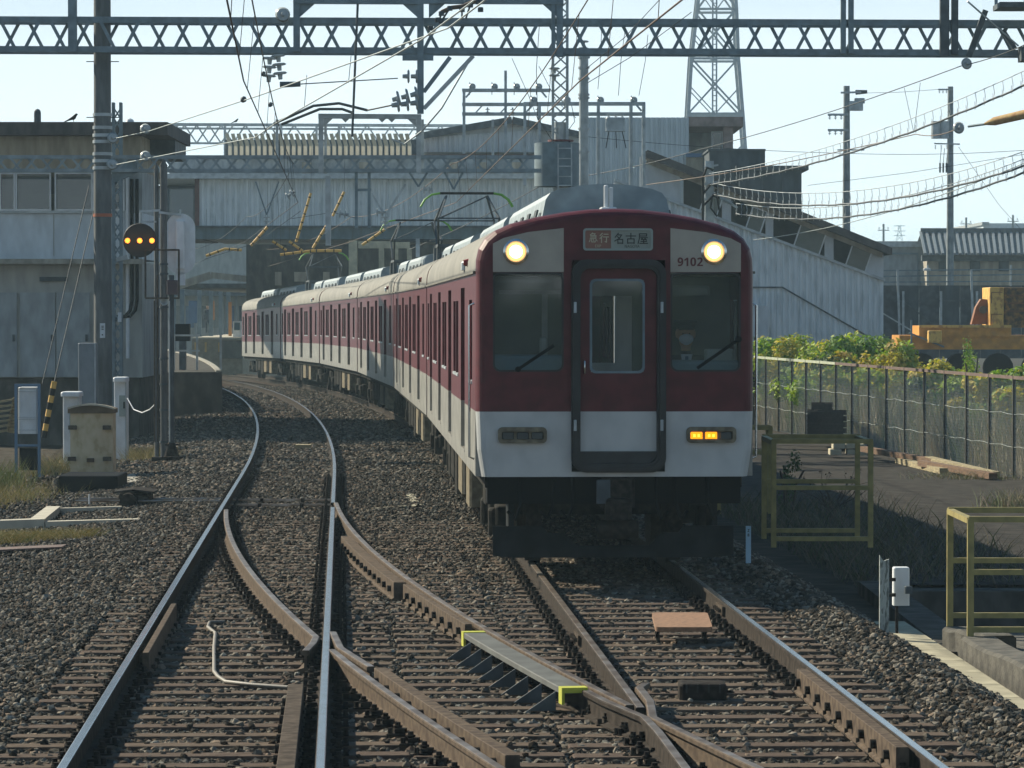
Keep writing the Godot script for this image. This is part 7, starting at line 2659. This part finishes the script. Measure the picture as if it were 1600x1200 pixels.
func build_right() -> void:
	var gy := -0.42
	# paved yard between the line and the fence
	var yd := setting("yard_asphalt")
	var g := geo(yd)
	var prev := []
	var d := 41.5
	while d < 100.0:
		var row := [Vector3(xl(d) + 6.9 + (0.0 if d < 60 else 0.2), gy, -d), Vector3(fx(d) + 0.4, gy, -d)]
		if prev:
			g.quad(prev[0], prev[1], row[1], row[0])
		prev = row
		d += 4.0
	part(yd, "paving", g, mt.asphalt)
	subway()
	fence()
	# timber stacks
	var tm := []
	for e in [[1262, 1286, 640, 676, 82], [1278, 1318, 646, 677, 81], [1268, 1300, 630, 646, 82.5]]:
		tm.append(e)
	var r := RandomNumberGenerator.new()
	r.seed = 8
	var names := ["stack of dark old sleepers by the fence, left heap", "stack of dark old sleepers by the fence, right heap", "dark old sleepers lying on top of the other heaps"]
	for i in 3:
		var e: Array = tm[i]
		var t := thing("sleeper_stack", names[i], "timber stack", P((e[0] + e[1]) / 2.0, e[3], e[4]), "dark timber stacks by the fence")
		var y: float = e[3]
		while y > e[2]:
			var k: float = e[0]
			while k < e[1] - 4:
				beam(t, "timber", P(k + 5, y - 4, e[4] + r.randf() * 0.2), P(k + 5 + 2, y - 4, e[4] + 2.0), 0.15, 0.11, mt.timber_dark if r.randf() < 0.7 else mt.timber_mid)
				k += 11.0
			beam(t, "timber", P(e[0], y - 1, e[4] + 0.1), P(e[1], y - 1 + r.randf(), e[4] + 0.05), 0.2, 0.13, mt.timber_dark)
			y -= 9.5
	# pale blocks and long beams
	var pb := thing("concrete_blocks", "pile of pale sawn blocks beyond the yellow railing", "block pile", P(1320, 712, 77))
	for e in [[1297, 1316, 711, 702], [1302, 1322, 701, 693], [1324, 1338, 710, 703], [1322, 1340, 701, 693], [1342, 1356, 712, 706], [1340, 1352, 702, 694]]:
		var q := geo(pb)
		var a := P(e[0], e[2], 77)
		var b := P(e[1], e[3], 77)
		a.y = maxf(a.y, gy)
		q.cbox((a + b) / 2 - Vector3(0, 0, 0.3), Vector3(b.x - a.x - 0.015, b.y - a.y, 0.5), 0.012)
		part(pb, "block", q, mt.block_pale)
	for e in [["long rusty beam lying along the fence, far one", 1350, 700, 1470, 722, 76.5, 72.0, mt.rust_orange], ["long weathered beam lying along the fence, near one", 1452, 716, 1556, 742, 72.8, 67.6, mt.plank_tan], ["split tan beam lying on the yard's edge", 1405, 718, 1475, 737, 74.5, 69.5, mt.plank_tan], ["rusty plank lying flat below the long beams", 1440, 722, 1552, 744, 71.5, 67.0, mt.rust_orange]]:
		var t := thing("long_beam", e[0], "beam", P(e[1], e[2], e[5]), "long beams along the fence")
		var a := P(e[1], e[2], e[5])
		var b := P(e[3], e[4], e[6])
		a.y = maxf(gy + 0.06, a.y - 0.02)
		b.y = maxf(gy + 0.06, minf(b.y, gy + 0.12))
		beam(t, "beam", a, b, 0.16, 0.11, e[7])
	truck()
	plants()

func railing(label: String, d: float, x0: float, x1: float, top: float, mids: Array, foot: float, deep: float, m: Material) -> void:
	var t := thing("yellow_railing", label, "railing", P((x0 + x1) / 2, foot, d), "yellow railings of the subway")
	for z in [0.0, deep]:
		var o := Vector3(0, 0, z)
		for x in [x0, x1]:
			beam(t, "post", P(x, foot, d) + o, P(x, top, d) + o, 0.055, 0.055, m, Vector3(0, 0, 1))
		for y in mids:
			beam(t, "rail", P(x0, y, d) + o, P(x1, y, d) + o, 0.05, 0.048, m)
		beam(t, "rail", P(x0 - 3, top, d) + o, P(x1 + 3, top, d) + o, 0.056, 0.05, m)
	for x in [x0, x1]:
		for y in [top + 2.0]:
			beam(t, "rail", P(x, y, d), P(x, y, d) + Vector3(0, 0, deep), 0.058, 0.05, m)

func subway() -> void:
	# sunk passage beside the line: walls, floor, coping
	var s := setting("subway")
	block(s, "wall", Vector3(4.02, -3.2, -33.2), Vector3(14.0, -0.34, -32.7), mt.concrete_dark)
	block(s, "wall", Vector3(4.02, -3.2, -41.3), Vector3(14.0, -0.44, -40.8), mt.concrete_dark)
	block(s, "wall", Vector3(3.85, -3.2, -41.3), Vector3(4.2, -0.36, -32.7), mt.concrete_dark)
	block(s, "floor", Vector3(4.0, -3.3, -41.3), Vector3(14.0, -3.1, -32.7), mt.asphalt)
	block(s, "far_wall", Vector3(13.8, -3.2, -41.3), Vector3(14.2, -0.4, -32.7), mt.concrete_dark)
	railing("dark yellow pipe railing right behind the train's right corner", 40.9, 1194, 1340, 682, [752, 829], 842, 1.5, mt.yellow_rail)
	railing("yellow pipe railing standing at the right edge on concrete", 33.6, 1485, 1690, 797, [876, 962], 985, 1.5, mt.yellow_rail)
	railing("distant yellow pipe railing just beside the train's flank", 45.0, 1120, 1200, 667, [705], 800, 0.4, mt.yellow_rail)
	# concrete blocks and wall along the ballast
	var w := thing("kerb_wall", "weathered concrete wall beside the pale trough at lower right", "wall", Vector3(3.9, -0.6, -30))
	var gaps := [[1455, 1480, 33.1, 32.2], [1484, 1720, 32.1, 26.2]]
	for e in gaps:
		var g := geo(w)
		var a := Vector3(P(e[0], 0, e[2]).x + 0.25, -0.4, -e[2])
		var b := Vector3(3.95 + 0.25 + (33.1 - e[3]) * 0.03, -0.4, -e[3])
		var n := 10
		var pts := PackedVector3Array()
		for i in n + 1:
			pts.push_back(b.lerp(a, i / float(n)) + Vector3(sin(i * 2.1) * 0.01, sin(i * 1.3) * 0.012, 0))
		g.sweep(pts, PackedVector2Array([Vector2(-0.16, -0.25), Vector2(0.16, -0.25), Vector2(0.16, 0.2), Vector2(0.13, 0.225), Vector2(-0.13, 0.225), Vector2(-0.16, 0.2)]))
		part(w, "wall_block", g, mt.concrete_mid)
	block(w, "slab", Vector3(4.22, -0.42, -33.9), Vector3(7.0, -0.3, -31.7), mt.concrete_mid)
	var tr := thing("edge_trough", "pale flat concrete trough covers along the right ballast edge", "cable trough", Vector3(3.7, -0.5, -30))
	var dd := 24.5
	while dd < 34.6:
		var a := Vector3(3.66 + (33.0 - dd) * 0.022, -0.375, -dd)
		var b := Vector3(3.66 + (33.0 - dd - 0.98) * 0.022, -0.375, -dd - 0.98)
		beam(tr, "cover", a, b, 0.3, 0.1, mt.trough_tan)
		dd += 1.0
	# marker posts
	var mp := thing("marker_post", "weathered white wooden marker post at the ballast edge", "post", P(1383, 985, 33.5))
	var g := geo(mp)
	var c := P(1383, 985, 33.5)
	g.prism(PackedVector2Array([Vector2(c.x - 0.045, -0.42), Vector2(c.x + 0.04, -0.42), Vector2(c.x + 0.04, P(0, 874, 33.5).y), Vector2(c.x - 0.01, P(0, 872, 33.5).y - 0.03), Vector2(c.x - 0.045, P(0, 868, 33.5).y)]), -33.55, -33.5)
	part(mp, "board", g, mt.post_white)
	var jb := thing("trackside_box", "small white box on a thin stem beside the marker post", "box", P(1408, 985, 33.7))
	var q := geo(jb)
	var a0 := P(1397, 947, 33.7)
	var a1 := P(1422, 887, 33.7)
	q.cbox((a0 + a1) / 2 - Vector3(0, 0, 0.07), Vector3(a1.x - a0.x, a1.y - a0.y, 0.14), 0.012)
	var bxx := part(jb, "case", q, mt.white_paint)
	var lt := geo(jb)
	lt.cbox(P(1420, 922, 33.6), Vector3(0.07, 0.07, 0.05), 0.01)
	part(bxx, "lock", lt, mt.steel_dark)
	for y in [906, 930]:
		beam(jb, "bracket", P(1389, y, 33.62), P(1400, y, 33.62), 0.04, 0.03, mt.iron)
	beam(jb, "stem", P(1402, 990, 33.72), P(1402, 945, 33.72), 0.025, 0.025, mt.iron, Vector3(0, 0, 1))
	var bm := thing("distance_marker", "small blue white marker stake beside the train's right front corner", "stake", P(1169, 868, 38.6))
	var s2 := geo(bm)
	s2.span(P(1165.5, 880, 38.6), P(1173.5, 822, 38.6) + Vector3(0, 0, 0.03))
	var st := part(bm, "stake", s2, mt.marker_blue)
	text(st, "print", "Z", 0.03, Transform3D(Basis(), P(1169.5, 829, 38.6) + Vector3(0, 0, 0.033) - Vector3(org[bm])), mt.ink)
	text(st, "print", "8", 0.03, Transform3D(Basis(), P(1169.5, 836, 38.6) + Vector3(0, 0, 0.033) - Vector3(org[bm])), mt.ink)

func fence() -> void:
	var t := thing("mesh_fence", "long chain link fence with dark posts along the yard", "fence", Vector3(fx(80), -0.45, -80))
	var base := -0.45
	var top := 1.42
	var d := 62.0
	var k := 0
	while d < 99.0:
		var p := Vector3(fx(d), base, -d)
		beam(t, "post", p, p + Vector3(0, top - base + 0.03, 0), 0.06, 0.06, mt.post_dark, Vector3(0, 0, 1))
		var m: Material = mt.rail_brown if d < 86 else mt.rail_pale  # paler colour on the far stretch stands in for sunlight on the rail
		if d < 97:
			beam(t, "top_rail", p + Vector3(0, top - base, 0), Vector3(fx(d + 2), top, -d - 2), 0.05, 0.06, m)
		d += 2.0
		k += 1
	# woven wire
	var g := geo(t)
	var s := 0.0
	var a := Vector3(fx(62), 0, -62)
	var b := Vector3(fx(98), 0, -98)
	var ln := (b - a).length()
	var dir := (b - a) / ln
	var h := 1.78
	var w := 0.0015
	while s < ln:
		for q in [1.0, -1.0]:
			var p0 := a + dir * s + Vector3(0, base + 0.03, 0)
			var e: float = s + q * h * 0.75
			if e < 0.0 or e > ln:
				continue
			var p1 := a + dir * e + Vector3(0, base + 0.03 + h, 0)
			var up := Vector3(0, w, 0)
			var sd := Vector3(0.0014, 0, 0)
			g.quad(p0 - up + sd, p1 - up + sd, p1 + up + sd, p0 + up + sd)
			g.quad(p0 - up - sd, p0 + up - sd, p1 + up - sd, p1 - up - sd)
			g.quad(p0 + up + sd, p1 + up + sd, p1 + up - sd, p0 + up - sd)
		s += 0.085
	var mesh := part(t, "woven_wire", g, mt.wire_galv)
	mesh.set_meta("kind", "stuff")
	for y in [0.15, 0.75]:
		var pts := PackedVector3Array()
		for i in 73:
			var dd := 62.0 + i * 0.5
			pts.push_back(Vector3(fx(dd) - 0.01, y + 0.015 * sin(i * 1.9), -dd))
		var q := geo(t)
		q.tube(pts, 0.006, 5)
		part(t, "strain_wire", q, mt.wire_pale)
	# second, paler fence further back
	var u := thing("back_fence", "pale rail fence further back beside the train's right side", "fence", P(1230, 600, 112))
	for x in [1180, 1204, 1226, 1250, 1274, 1287]:
		beam(u, "post", P(x, 620, 112), P(x, 527 + (x - 1180) * 0.15, 112), 0.07, 0.07, mt.post_dark, Vector3(0, 0, 1))
	beam(u, "rail", P(1172, 527, 112), P(1290, 545, 112), 0.06, 0.08, mt.rail_pale)
	beam(u, "rail", P(1172, 548, 112), P(1290, 549, 112), 0.05, 0.06, mt.steel_dark)

func truck() -> void:
	var d := 112.0
	var t := thing("orange_work_machine", "orange track maintenance machine parked behind the shrubs", "work machine", P(1540, 620, d))
	block(t, "chassis", P(1405, 546, d), P(1720, 524, d) + Vector3(0, 0, -2.2), mt.orange_body)
	block(t, "deck", P(1436, 526, d - 0.05), P(1580, 509, d - 0.05) + Vector3(0, 0, -2.2), mt.orange_body)
	block(t, "deck_edge", P(1436, 512, d - 0.12), P(1580, 508, d - 0.12) + Vector3(0, 0, -0.1), mt.orange_light)
	var g := geo(t)
	var a := P(1546, 508, d)
	var b := P(1568, 449, d)
	g.cbox((a + b) / 2 + Vector3(0, 0, -0.9), Vector3(b.x - a.x, b.y - a.y, 1.8), 0.02)
	var c := part(t, "counterweight", g, mt.orange_light)
	for e in [[1549, 1566, 474, 457], [1549, 1566, 507, 491]]:
		beam(c, "panel_edge", P(e[0], e[3], d - 0.01), P(e[1], e[3], d - 0.01), 0.02, 0.02, mt.orange_dark)
		beam(c, "panel_edge", P(e[0], e[2], d - 0.01), P(e[0], e[3], d - 0.01), 0.02, 0.02, mt.orange_dark, Vector3(0, 0, 1))
	var f := geo(t)
	a = P(1568, 512, d + 0.2)
	b = P(1720, 449, d + 0.2)
	f.cbox((a + b) / 2 + Vector3(0, 0, -0.8), Vector3(b.x - a.x, b.y - a.y, 1.6), 0.02)
	part(t, "engine_house", f, mt.orange_rusty)
	for y in [462, 474, 486]:
		beam(t, "grille_bar", P(1574, y, d + 0.18), P(1620, y, d + 0.18), 0.05, 0.04, mt.orange_dark)
	var j := geo(t)
	var pl := PackedVector2Array()
	for e in [[1521, 507], [1548, 507], [1548, 468], [1536, 467], [1528, 480]]:
		var p := P(e[0], e[1], d)
		pl.push_back(Vector2(p.x, p.y))
	j.prism(pl, -d - 0.9, -d - 0.5)
	part(t, "boom_foot", j, mt.orange_dark)
	var q := geo(t)
	q.cyl(P(1539, 484, d) + Vector3(0, 0, -0.5), P(1539, 484, d) + Vector3(0, 0, -0.42), 0.12, 0.12, 14)
	part(t, "boom_pin", q, mt.steel_dark)
	var s := geo(t)
	s.cbox(P(1460, 526, d - 0.4), Vector3(0.4, 0.36, 0.4), 0.02)
	part(t, "tool_box", s, mt.orange_light)
	for x in [1440, 1500, 1560, 1620]:
		var w := geo(t)
		w.cyl(P(x, 570, d) + Vector3(0, -0.1, 0.02), P(x, 570, d) + Vector3(0, -0.1, -0.25), 0.45, 0.45, 20)
		part(t, "wheel", w, mt.black)
	beam(t, "hand_rail", P(1420, 520, d - 0.3), P(1475, 542, d - 0.3), 0.05, 0.05, mt.steel)
	beam(t, "hand_rail", P(1424, 500, d - 0.3), P(1424, 545, d - 0.3), 0.05, 0.05, mt.steel, Vector3(0, 0, 1))

func leaf_clump(g: Geo, r: RandomNumberGenerator, c: Vector3, rad: Vector3, n: int, size: float) -> void:
	for i in n:
		var v := Vector3(r.randfn(), r.randfn(), r.randfn()).normalized() * pow(r.randf(), 0.45)
		var p := c + v * rad
		var nrm := (v + Vector3(r.randfn() * 0.5, 0.5 + r.randfn() * 0.5, r.randfn() * 0.5)).normalized()
		var x := nrm.cross(Vector3(r.randfn(), r.randfn(), r.randfn())).normalized()
		var y := nrm.cross(x)
		var s := size * r.randf_range(0.6, 1.3)
		var a := p - y * s * 0.5
		var e := p + y * s * 0.6 - nrm * s * 0.15
		var q := p + x * s * 0.36
		var u := p - x * s * 0.36
		g.tri(a, q, e)
		g.tri(a, e, u)

func shrub(label: String, at: Vector3, h: float, w: float, r: RandomNumberGenerator, tones: Array, n: int, size: float, slim := false) -> void:
	var t := thing("shrub", label, "shrub", at, "shrubs behind the fence")
	var stem := geo(t)
	var k := 5 if not slim else 3
	var tips := []
	for i in k:
		var a := TAU * i / k + r.randf()
		var tip := at + Vector3(cos(a) * w * r.randf_range(0.25, 0.62), h * r.randf_range(0.66, 0.84), sin(a) * w * r.randf_range(0.2, 0.5))
		stem.tube(PackedVector3Array([at + Vector3(cos(a) * 0.05, -0.05, sin(a) * 0.05), at.lerp(tip, 0.5) + Vector3(0, h * 0.12, 0), tip]), 0.018, 5)
		tips.append(tip)
	part(t, "stems", stem, mt.bark)
	var gs := []
	for m in tones:
		gs.append(geo(t))
	var clumps := 22 if not slim else 9
	for i in clumps:
		var c: Vector3 = tips[i % k] + Vector3(r.randfn() * w * 0.26, r.randfn() * h * 0.14 - (h * r.randf_range(0.05, 0.45) if i >= k else 0.0), r.randfn() * w * 0.22)
		if slim:
			c = at + Vector3(r.randfn() * w * 0.2, h * (0.2 + 0.75 * i / clumps), r.randfn() * w * 0.2)
		c.y = minf(c.y, at.y + h * 0.88)
		var rad := Vector3(w * r.randf_range(0.2, 0.34), h * r.randf_range(0.11, 0.2), w * r.randf_range(0.2, 0.3))
		var pick := r.randi() % tones.size()
		leaf_clump(gs[pick], r, c, rad, int(n * 0.75 / clumps), size)
		leaf_clump(gs[r.randi() % tones.size()], r, c, rad * 1.15, int(n * 0.25 / clumps), size)
	for i in tones.size():
		if gs[i].v.size():
			part(t, "foliage", gs[i], tones[i])

func plants() -> void:
	var r := RandomNumberGenerator.new()
	r.seed = 2024
	var gy := -0.5
	var mixes := [[mt.leaf_green, mt.leaf_yellow, mt.leaf_lime], [mt.leaf_green, mt.leaf_dark, mt.leaf_lime], [mt.leaf_lime, mt.leaf_yellow, mt.leaf_tan]]
	var rows := [["yellow green shrub nearest the train's right side", 1228, 101, 2.55, 1.15, 0], ["bushy shrub with yellow tips below the stair wall", 1264, 98, 2.45, 1.2, 0], ["dark green shrub rising below the stair cladding", 1318, 97, 2.45, 1.1, 1], ["low spreading shrub before the stair's lower end", 1296, 94, 2.0, 1.2, 1], ["golden leafed shrub at the stair's end corner", 1368, 95, 2.2, 1.15, 2], ["yellowish shrub in front of the orange chassis, left", 1402, 93, 2.3, 0.9, 2], ["loose olive shrub below the orange deck", 1446, 90, 1.75, 1.1, 2], ["low shrub in front of the orange machine's wheels", 1492, 88, 1.5, 1.0, 1], ["light green shrub at the right edge of the picture", 1592, 80, 2.0, 0.85, 0], ["leafy shrub second from the right edge", 1560, 82, 1.75, 0.8, 0], ["broad shrub behind the fence below the golden one", 1340, 92, 1.75, 1.2, 0], ["bright shrub touching the back fence at the train's side", 1205, 103, 2.35, 0.9, 0], ["olive shrub between the orange machine's wheels", 1530, 90, 1.6, 1.1, 2], ["lime leafed shrub right of the stair's end corner", 1420, 96, 2.05, 1.1, 0], ["low lime shrub under the orange tool box", 1462, 92, 1.85, 1.1, 0], ["thick green shrub in the middle of the hedge row", 1288, 100, 2.5, 1.1, 0]]
	for e in rows:
		var p := Vector3(P(e[1], 0, e[2]).x, gy, -e[2])
		shrub(e[0], p, e[3], e[4] * 1.35, r, mixes[e[5]], 7000, 0.12)
	shrub("slender conifer like shrub before the orange machine", Vector3(P(1520, 0, 85).x, gy, -85.0), 2.45, 0.5, r, [mt.leaf_green, mt.leaf_lime], 1500, 0.06, true)
	shrub("small dark weed bush seen through the dark yellow railing", Vector3(P(1232, 0, 56).x, -0.45, -56.0), 1.0, 0.38, r, [mt.leaf_dark], 420, 0.05, true)
	bare_bush()
	# tall weeds behind the fence
	var bl := blade_mesh(1.0, 0.008, 0.22)
	var cols := [Color(0.14, 0.17, 0.08), Color(0.10, 0.13, 0.06), Color(0.22, 0.19, 0.13), Color(0.27, 0.22, 0.17), Color(0.18, 0.18, 0.13)]
	var a := []
	for i in 11000:
		var d := r.randf_range(62.0, 100.0)
		var x := fx(d) + 0.12 + absf(r.randfn()) * 1.1
		var h := r.randf_range(0.6, 1.6)
		var b := Basis(Vector3.UP, r.randf() * TAU) * Basis(Vector3.RIGHT, r.randf_range(-0.25, 0.25)) * Basis.from_scale(Vector3(r.randf_range(0.7, 1.6), h, 1))
		var patch := 0.5 + 0.5 * sin(d * 1.3) * sin(d * 0.37 + 2.0)
		var c: Color = cols[int(clampf(patch * 3.0 + r.randf() * 2.0, 0, 4))]
		a.append([Transform3D(b, Vector3(x, gy, -d)), c * r.randf_range(1.0, 1.8)])
	grass("tall_weeds", "tall green and tan weeds pressed behind the chain link fence", a, mt.leaf_plain, bl)
	a = []
	for i in 5200:
		var d := r.randf_range(41.5, 58.0)
		var off := r.randf_range(6.6, 9.4)
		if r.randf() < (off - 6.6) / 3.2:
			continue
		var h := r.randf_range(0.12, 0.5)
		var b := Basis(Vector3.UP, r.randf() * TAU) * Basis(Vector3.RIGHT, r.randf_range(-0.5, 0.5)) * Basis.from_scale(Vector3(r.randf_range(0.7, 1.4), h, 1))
		a.append([Transform3D(b, Vector3(xl(d) + off, -0.47, -d)), cols[r.randi() % 5] * r.randf_range(0.3, 0.6)])  # blade colours darkened to paint in the shade on this ground
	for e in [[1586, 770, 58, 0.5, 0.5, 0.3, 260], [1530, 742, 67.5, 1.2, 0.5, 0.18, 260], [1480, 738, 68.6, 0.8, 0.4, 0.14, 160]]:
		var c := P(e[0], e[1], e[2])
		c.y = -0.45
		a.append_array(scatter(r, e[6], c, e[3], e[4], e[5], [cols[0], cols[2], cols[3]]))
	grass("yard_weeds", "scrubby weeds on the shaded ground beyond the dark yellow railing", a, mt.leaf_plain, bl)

func bare_bush() -> void:
	var r := RandomNumberGenerator.new()
	r.seed = 6
	var at := Vector3(P(1300, 0, 55).x, -0.45, -55.0)
	var t := thing("bare_bush", "small leafless dark bush seen through the dark yellow railing", "bush", at)
	var g := geo(t)
	for i in 9:
		var a := r.randf() * TAU
		var p := at
		var dir := Vector3(cos(a) * 0.5, 1.0, sin(a) * 0.5).normalized()
		var pts := PackedVector3Array([p])
		for k in 4:
			p += dir * r.randf_range(0.1, 0.22)
			dir = (dir + Vector3(r.randfn(), r.randfn() * 0.3, r.randfn()) * 0.35).normalized()
			pts.push_back(p)
			var q := p + (dir + Vector3(r.randfn(), 0.2, r.randfn()) * 0.8).normalized() * 0.2
			g.tube(PackedVector3Array([p, q]), 0.004, 4)
			leaf_clump(g, r, q, Vector3(0.05, 0.05, 0.05), 3, 0.04)
		g.tube(pts, 0.009, 5)
	part(t, "twigs", g, mt.bark)

func more_materials() -> void:
	var S := Vector3(0.5, 0.5, 0.5)
	var V := Vector3(1.2, 0.16, 1.2)
	mk("side_lamp", ["8a2a22"], 0.4)
	mk("horn_green", ["6fae3c"], 0.5)
	mk("cab_desk", ["5b7079", "66808a"], 0.7)
	mk("porcelain", ["8d979c", "9ea7aa"], 0.3)
	mk("orange_band", ["a3573c", "b36546"], 0.7)
	mk("sign_plate", ["b9c2c8", "c4ccd1"], 0.5)
	mk("wire_dark", ["3a3f42"], 0.6, 0.5)
	mk("wire_pale", ["9aa19f"], 0.4, 0.7)
	mk("wire_galv", ["b4bcbf"], 0.4, 0.5)
	mk("copper", ["584a40", "66564a"], 0.6, 0.4)
	mk("steel_pale", ["6f7f89", "7b8b94", "86959d"], 0.6, 0.1)
	mk("cable_grey", ["3d454a", "485055"], 0.5)
	mk("rusty_yellow", ["8d5a32", "a8824c", "b39a62"], 0.8, 0.0, Vector3(1.5, 1.5, 1.5))
	mk("hose_yellow", ["c4983e", "d2a64c"], 0.6)
	mk("wall_tan", ["8f908b", "9a9b96", "a3a49e"], 0.95, 0.0, Vector3(0.5, 0.15, 0.5))
	mk("wall_grey", ["8a9193", "959c9e", "9fa6a8"], 0.9, 0.0, Vector3(0.5, 0.2, 0.5))
	mk("wall_blue", ["b0b9c0", "bac3ca", "c3ccd2"], 0.9, 0.0, Vector3(0.5, 0.2, 0.5))
	mk("wall_cream", ["8f8778", "9b9383", "a59d8c"], 0.9, 0.0, Vector3(0.6, 0.12, 0.6))
	mk("wall_white", ["a9b0b4", "b3babd", "bcc2c5"], 0.9, 0.0, Vector3(0.5, 0.2, 0.5))
	mk("wall_slate", ["353d44", "3f474e", "49525a"], 0.8, 0.0, S)
	mk("block_dark", ["2f3a42", "38444c", "424e56"], 0.8, 0.0, Vector3(0.4, 0.15, 0.4))
	mk("fascia", ["3d3a39", "484443", "524e4b"], 0.9, 0.0, Vector3(0.5, 0.2, 0.5))
	mk("clad_dirty", ["b0b8ba", "c0c7c9", "c6cdcf", "cad1d3", "cdd4d6"], 0.7, 0.0, Vector3(0.5, 0.12, 0.5), 0.025)
	mk("clad_plain", ["adb6ba", "b7c0c4", "bfc8cb"], 0.7, 0.1, Vector3(0.5, 0.1, 0.5))
	mk("girder", ["4c5f66", "586b71", "62747a"], 0.8, 0.1, Vector3(0.5, 0.2, 0.5))
	mk("red_brown", ["5d3d38", "6a4842"], 0.9)
	mk("fin_cream", ["b7b09c", "c4bda9"], 0.7)
	mk("platform_tan", ["80745f", "8f826b", "9b8e76"], 0.9)
	mk("pier_cream", ["a49c82", "b3ab90", "bfb79c"], 0.9)
	mk("brown_concrete", ["7c6b63", "89776e", "94827a"], 0.9)
	mk("board_blue", ["3c5c7d", "47688a"], 0.6)
	mk("sign_board_orange", ["c4823a", "d08d42"], 0.6)
	mk("tile_grey", ["444c52", "50585e", "5b6368"], 0.6)
	mk("tile_light", ["6a7277", "767e83"], 0.5)
	mk("tan_paint", ["a18f6e", "b0a080", "b5a586", "b9a98b", "bcac8f", "bfb093"], 0.8, 0.0, Vector3(1.1, 0.7, 1.1), 0.015)
	mk("tan_dark", ["4d4031", "5d4e3c", "6a5a46"], 0.9)
	mk("blue_steel", ["4e6a86", "5a7792"], 0.6)
	mk("locker_grey", ["6d757b", "788086"], 0.7)
	mk("plank_tan", ["80745c", "948768", "a39674"], 0.9, 0.0, Vector3(0.8, 4.0, 0.8))
	mk("plate_brown", ["54423d", "604c46"], 0.8)
	mk("concrete_mid", ["3d3b36", "4a4842", "57544c"], 0.95, 0.0, Vector3(1, 1, 1), 0.03, 0.4)
	mk("signal_black", ["14181b"], 0.7)
	glow("signal_amber", "ff9a3c", 1.0)
	mk("red_dark", ["3a2a2e", "48343a"], 0.5)
	mk("leaf_plain", ["ffffff"], 0.9)
	mt.leaf_plain.vertex_color_use_as_albedo = true
	mt.leaf_plain.backlight_enabled = true
	mt.leaf_plain.backlight = Color(0.5, 0.5, 0.3)
	for e in [["leaf_green", "648538", "769a42"], ["leaf_dark", "3a5030", "486038"], ["leaf_yellow", "c2ae44", "cfbc50"], ["leaf_lime", "93a64a", "a2b455"], ["leaf_tan", "94803e", "a8924c"]]:
		mk(e[0], [e[1], e[2]], 0.7, 0.0, Vector3(2, 2, 2))
		mt[e[0]].backlight_enabled = true
		mt[e[0]].backlight = Color(0.8, 0.85, 0.4)
	mk("bark", ["3d342b", "4a4036"], 0.95)
	mk("timber_dark", ["38332e", "453f38"], 0.95, 0.0, Vector3(2, 2, 2))
	mk("timber_mid", ["5a5044", "6a5f50"], 0.95, 0.0, Vector3(2, 2, 2))
	mk("block_pale", ["a19a84", "b0a992"], 0.95)
	mk("rust_orange", ["55402f", "664c38", "725941"], 0.9, 0.0, Vector3(1, 3, 1))
	mk("yellow_rail", ["766b3a", "867a44", "92864f"], 0.6, 0.0, Vector3(1, 1, 1))
	mk("trough_tan", ["8d866f", "9d967d", "a8a188"], 0.95)
	mk("post_white", ["8d9490", "a3a9a4", "5c605c"], 0.9, 0.0, Vector3(3, 0.8, 3), 0.03)
	mk("marker_blue", ["8fb4cc", "a0c2d8"], 0.5)
	mk("post_dark", ["2d2b28", "38352f"], 0.8)
	mk("rail_brown", ["57473f", "665249"], 0.8)
	mk("rail_pale", ["9da48e", "aab19a"], 0.6)
	mk("orange_body", ["bd7c26", "c8872e", "d09138"], 0.6, 0.0, S)
	mk("orange_light", ["d6aa54", "dcb25c", "ac8040"], 0.6, 0.0, Vector3(0.8, 0.5, 0.8))
	mk("orange_rusty", ["3d3126", "6c4f2e", "9a6a30"], 0.8, 0.0, Vector3(0.6, 0.6, 0.6), 0.03)
	mk("orange_dark", ["6f4526", "80502c"], 0.7)
	mk("mark_yellow", ["a3a52c", "b0b236"], 0.7)
	mk("cover_grey", ["3f4241", "4a4d4b", "545754"], 0.8)
	mk("coil_brown", ["7a573f", "876148", "8f6b50"], 0.8, 0.0, Vector3(3, 3, 3))
	pane("glass_room", "3c4c55", 0.55)
	pane("glass_teal", "1f4656", 0.75)
	var fr := mk("pole_far", ["727a7d", "7d8588", "889093"], 0.9)  # concrete grey made paler, painting the haze over distant poles
	mk("pylon_grey", ["9fa9ae", "abb5ba", "b5bfc3"], 0.6, 0.1)
	mk("glass_frost", ["5a615d", "666d68"], 0.35)
	mk("bond_pale", ["66625a", "736e65"], 0.6)
	mk("lid_pale", ["8d8a76", "989480"], 0.9)
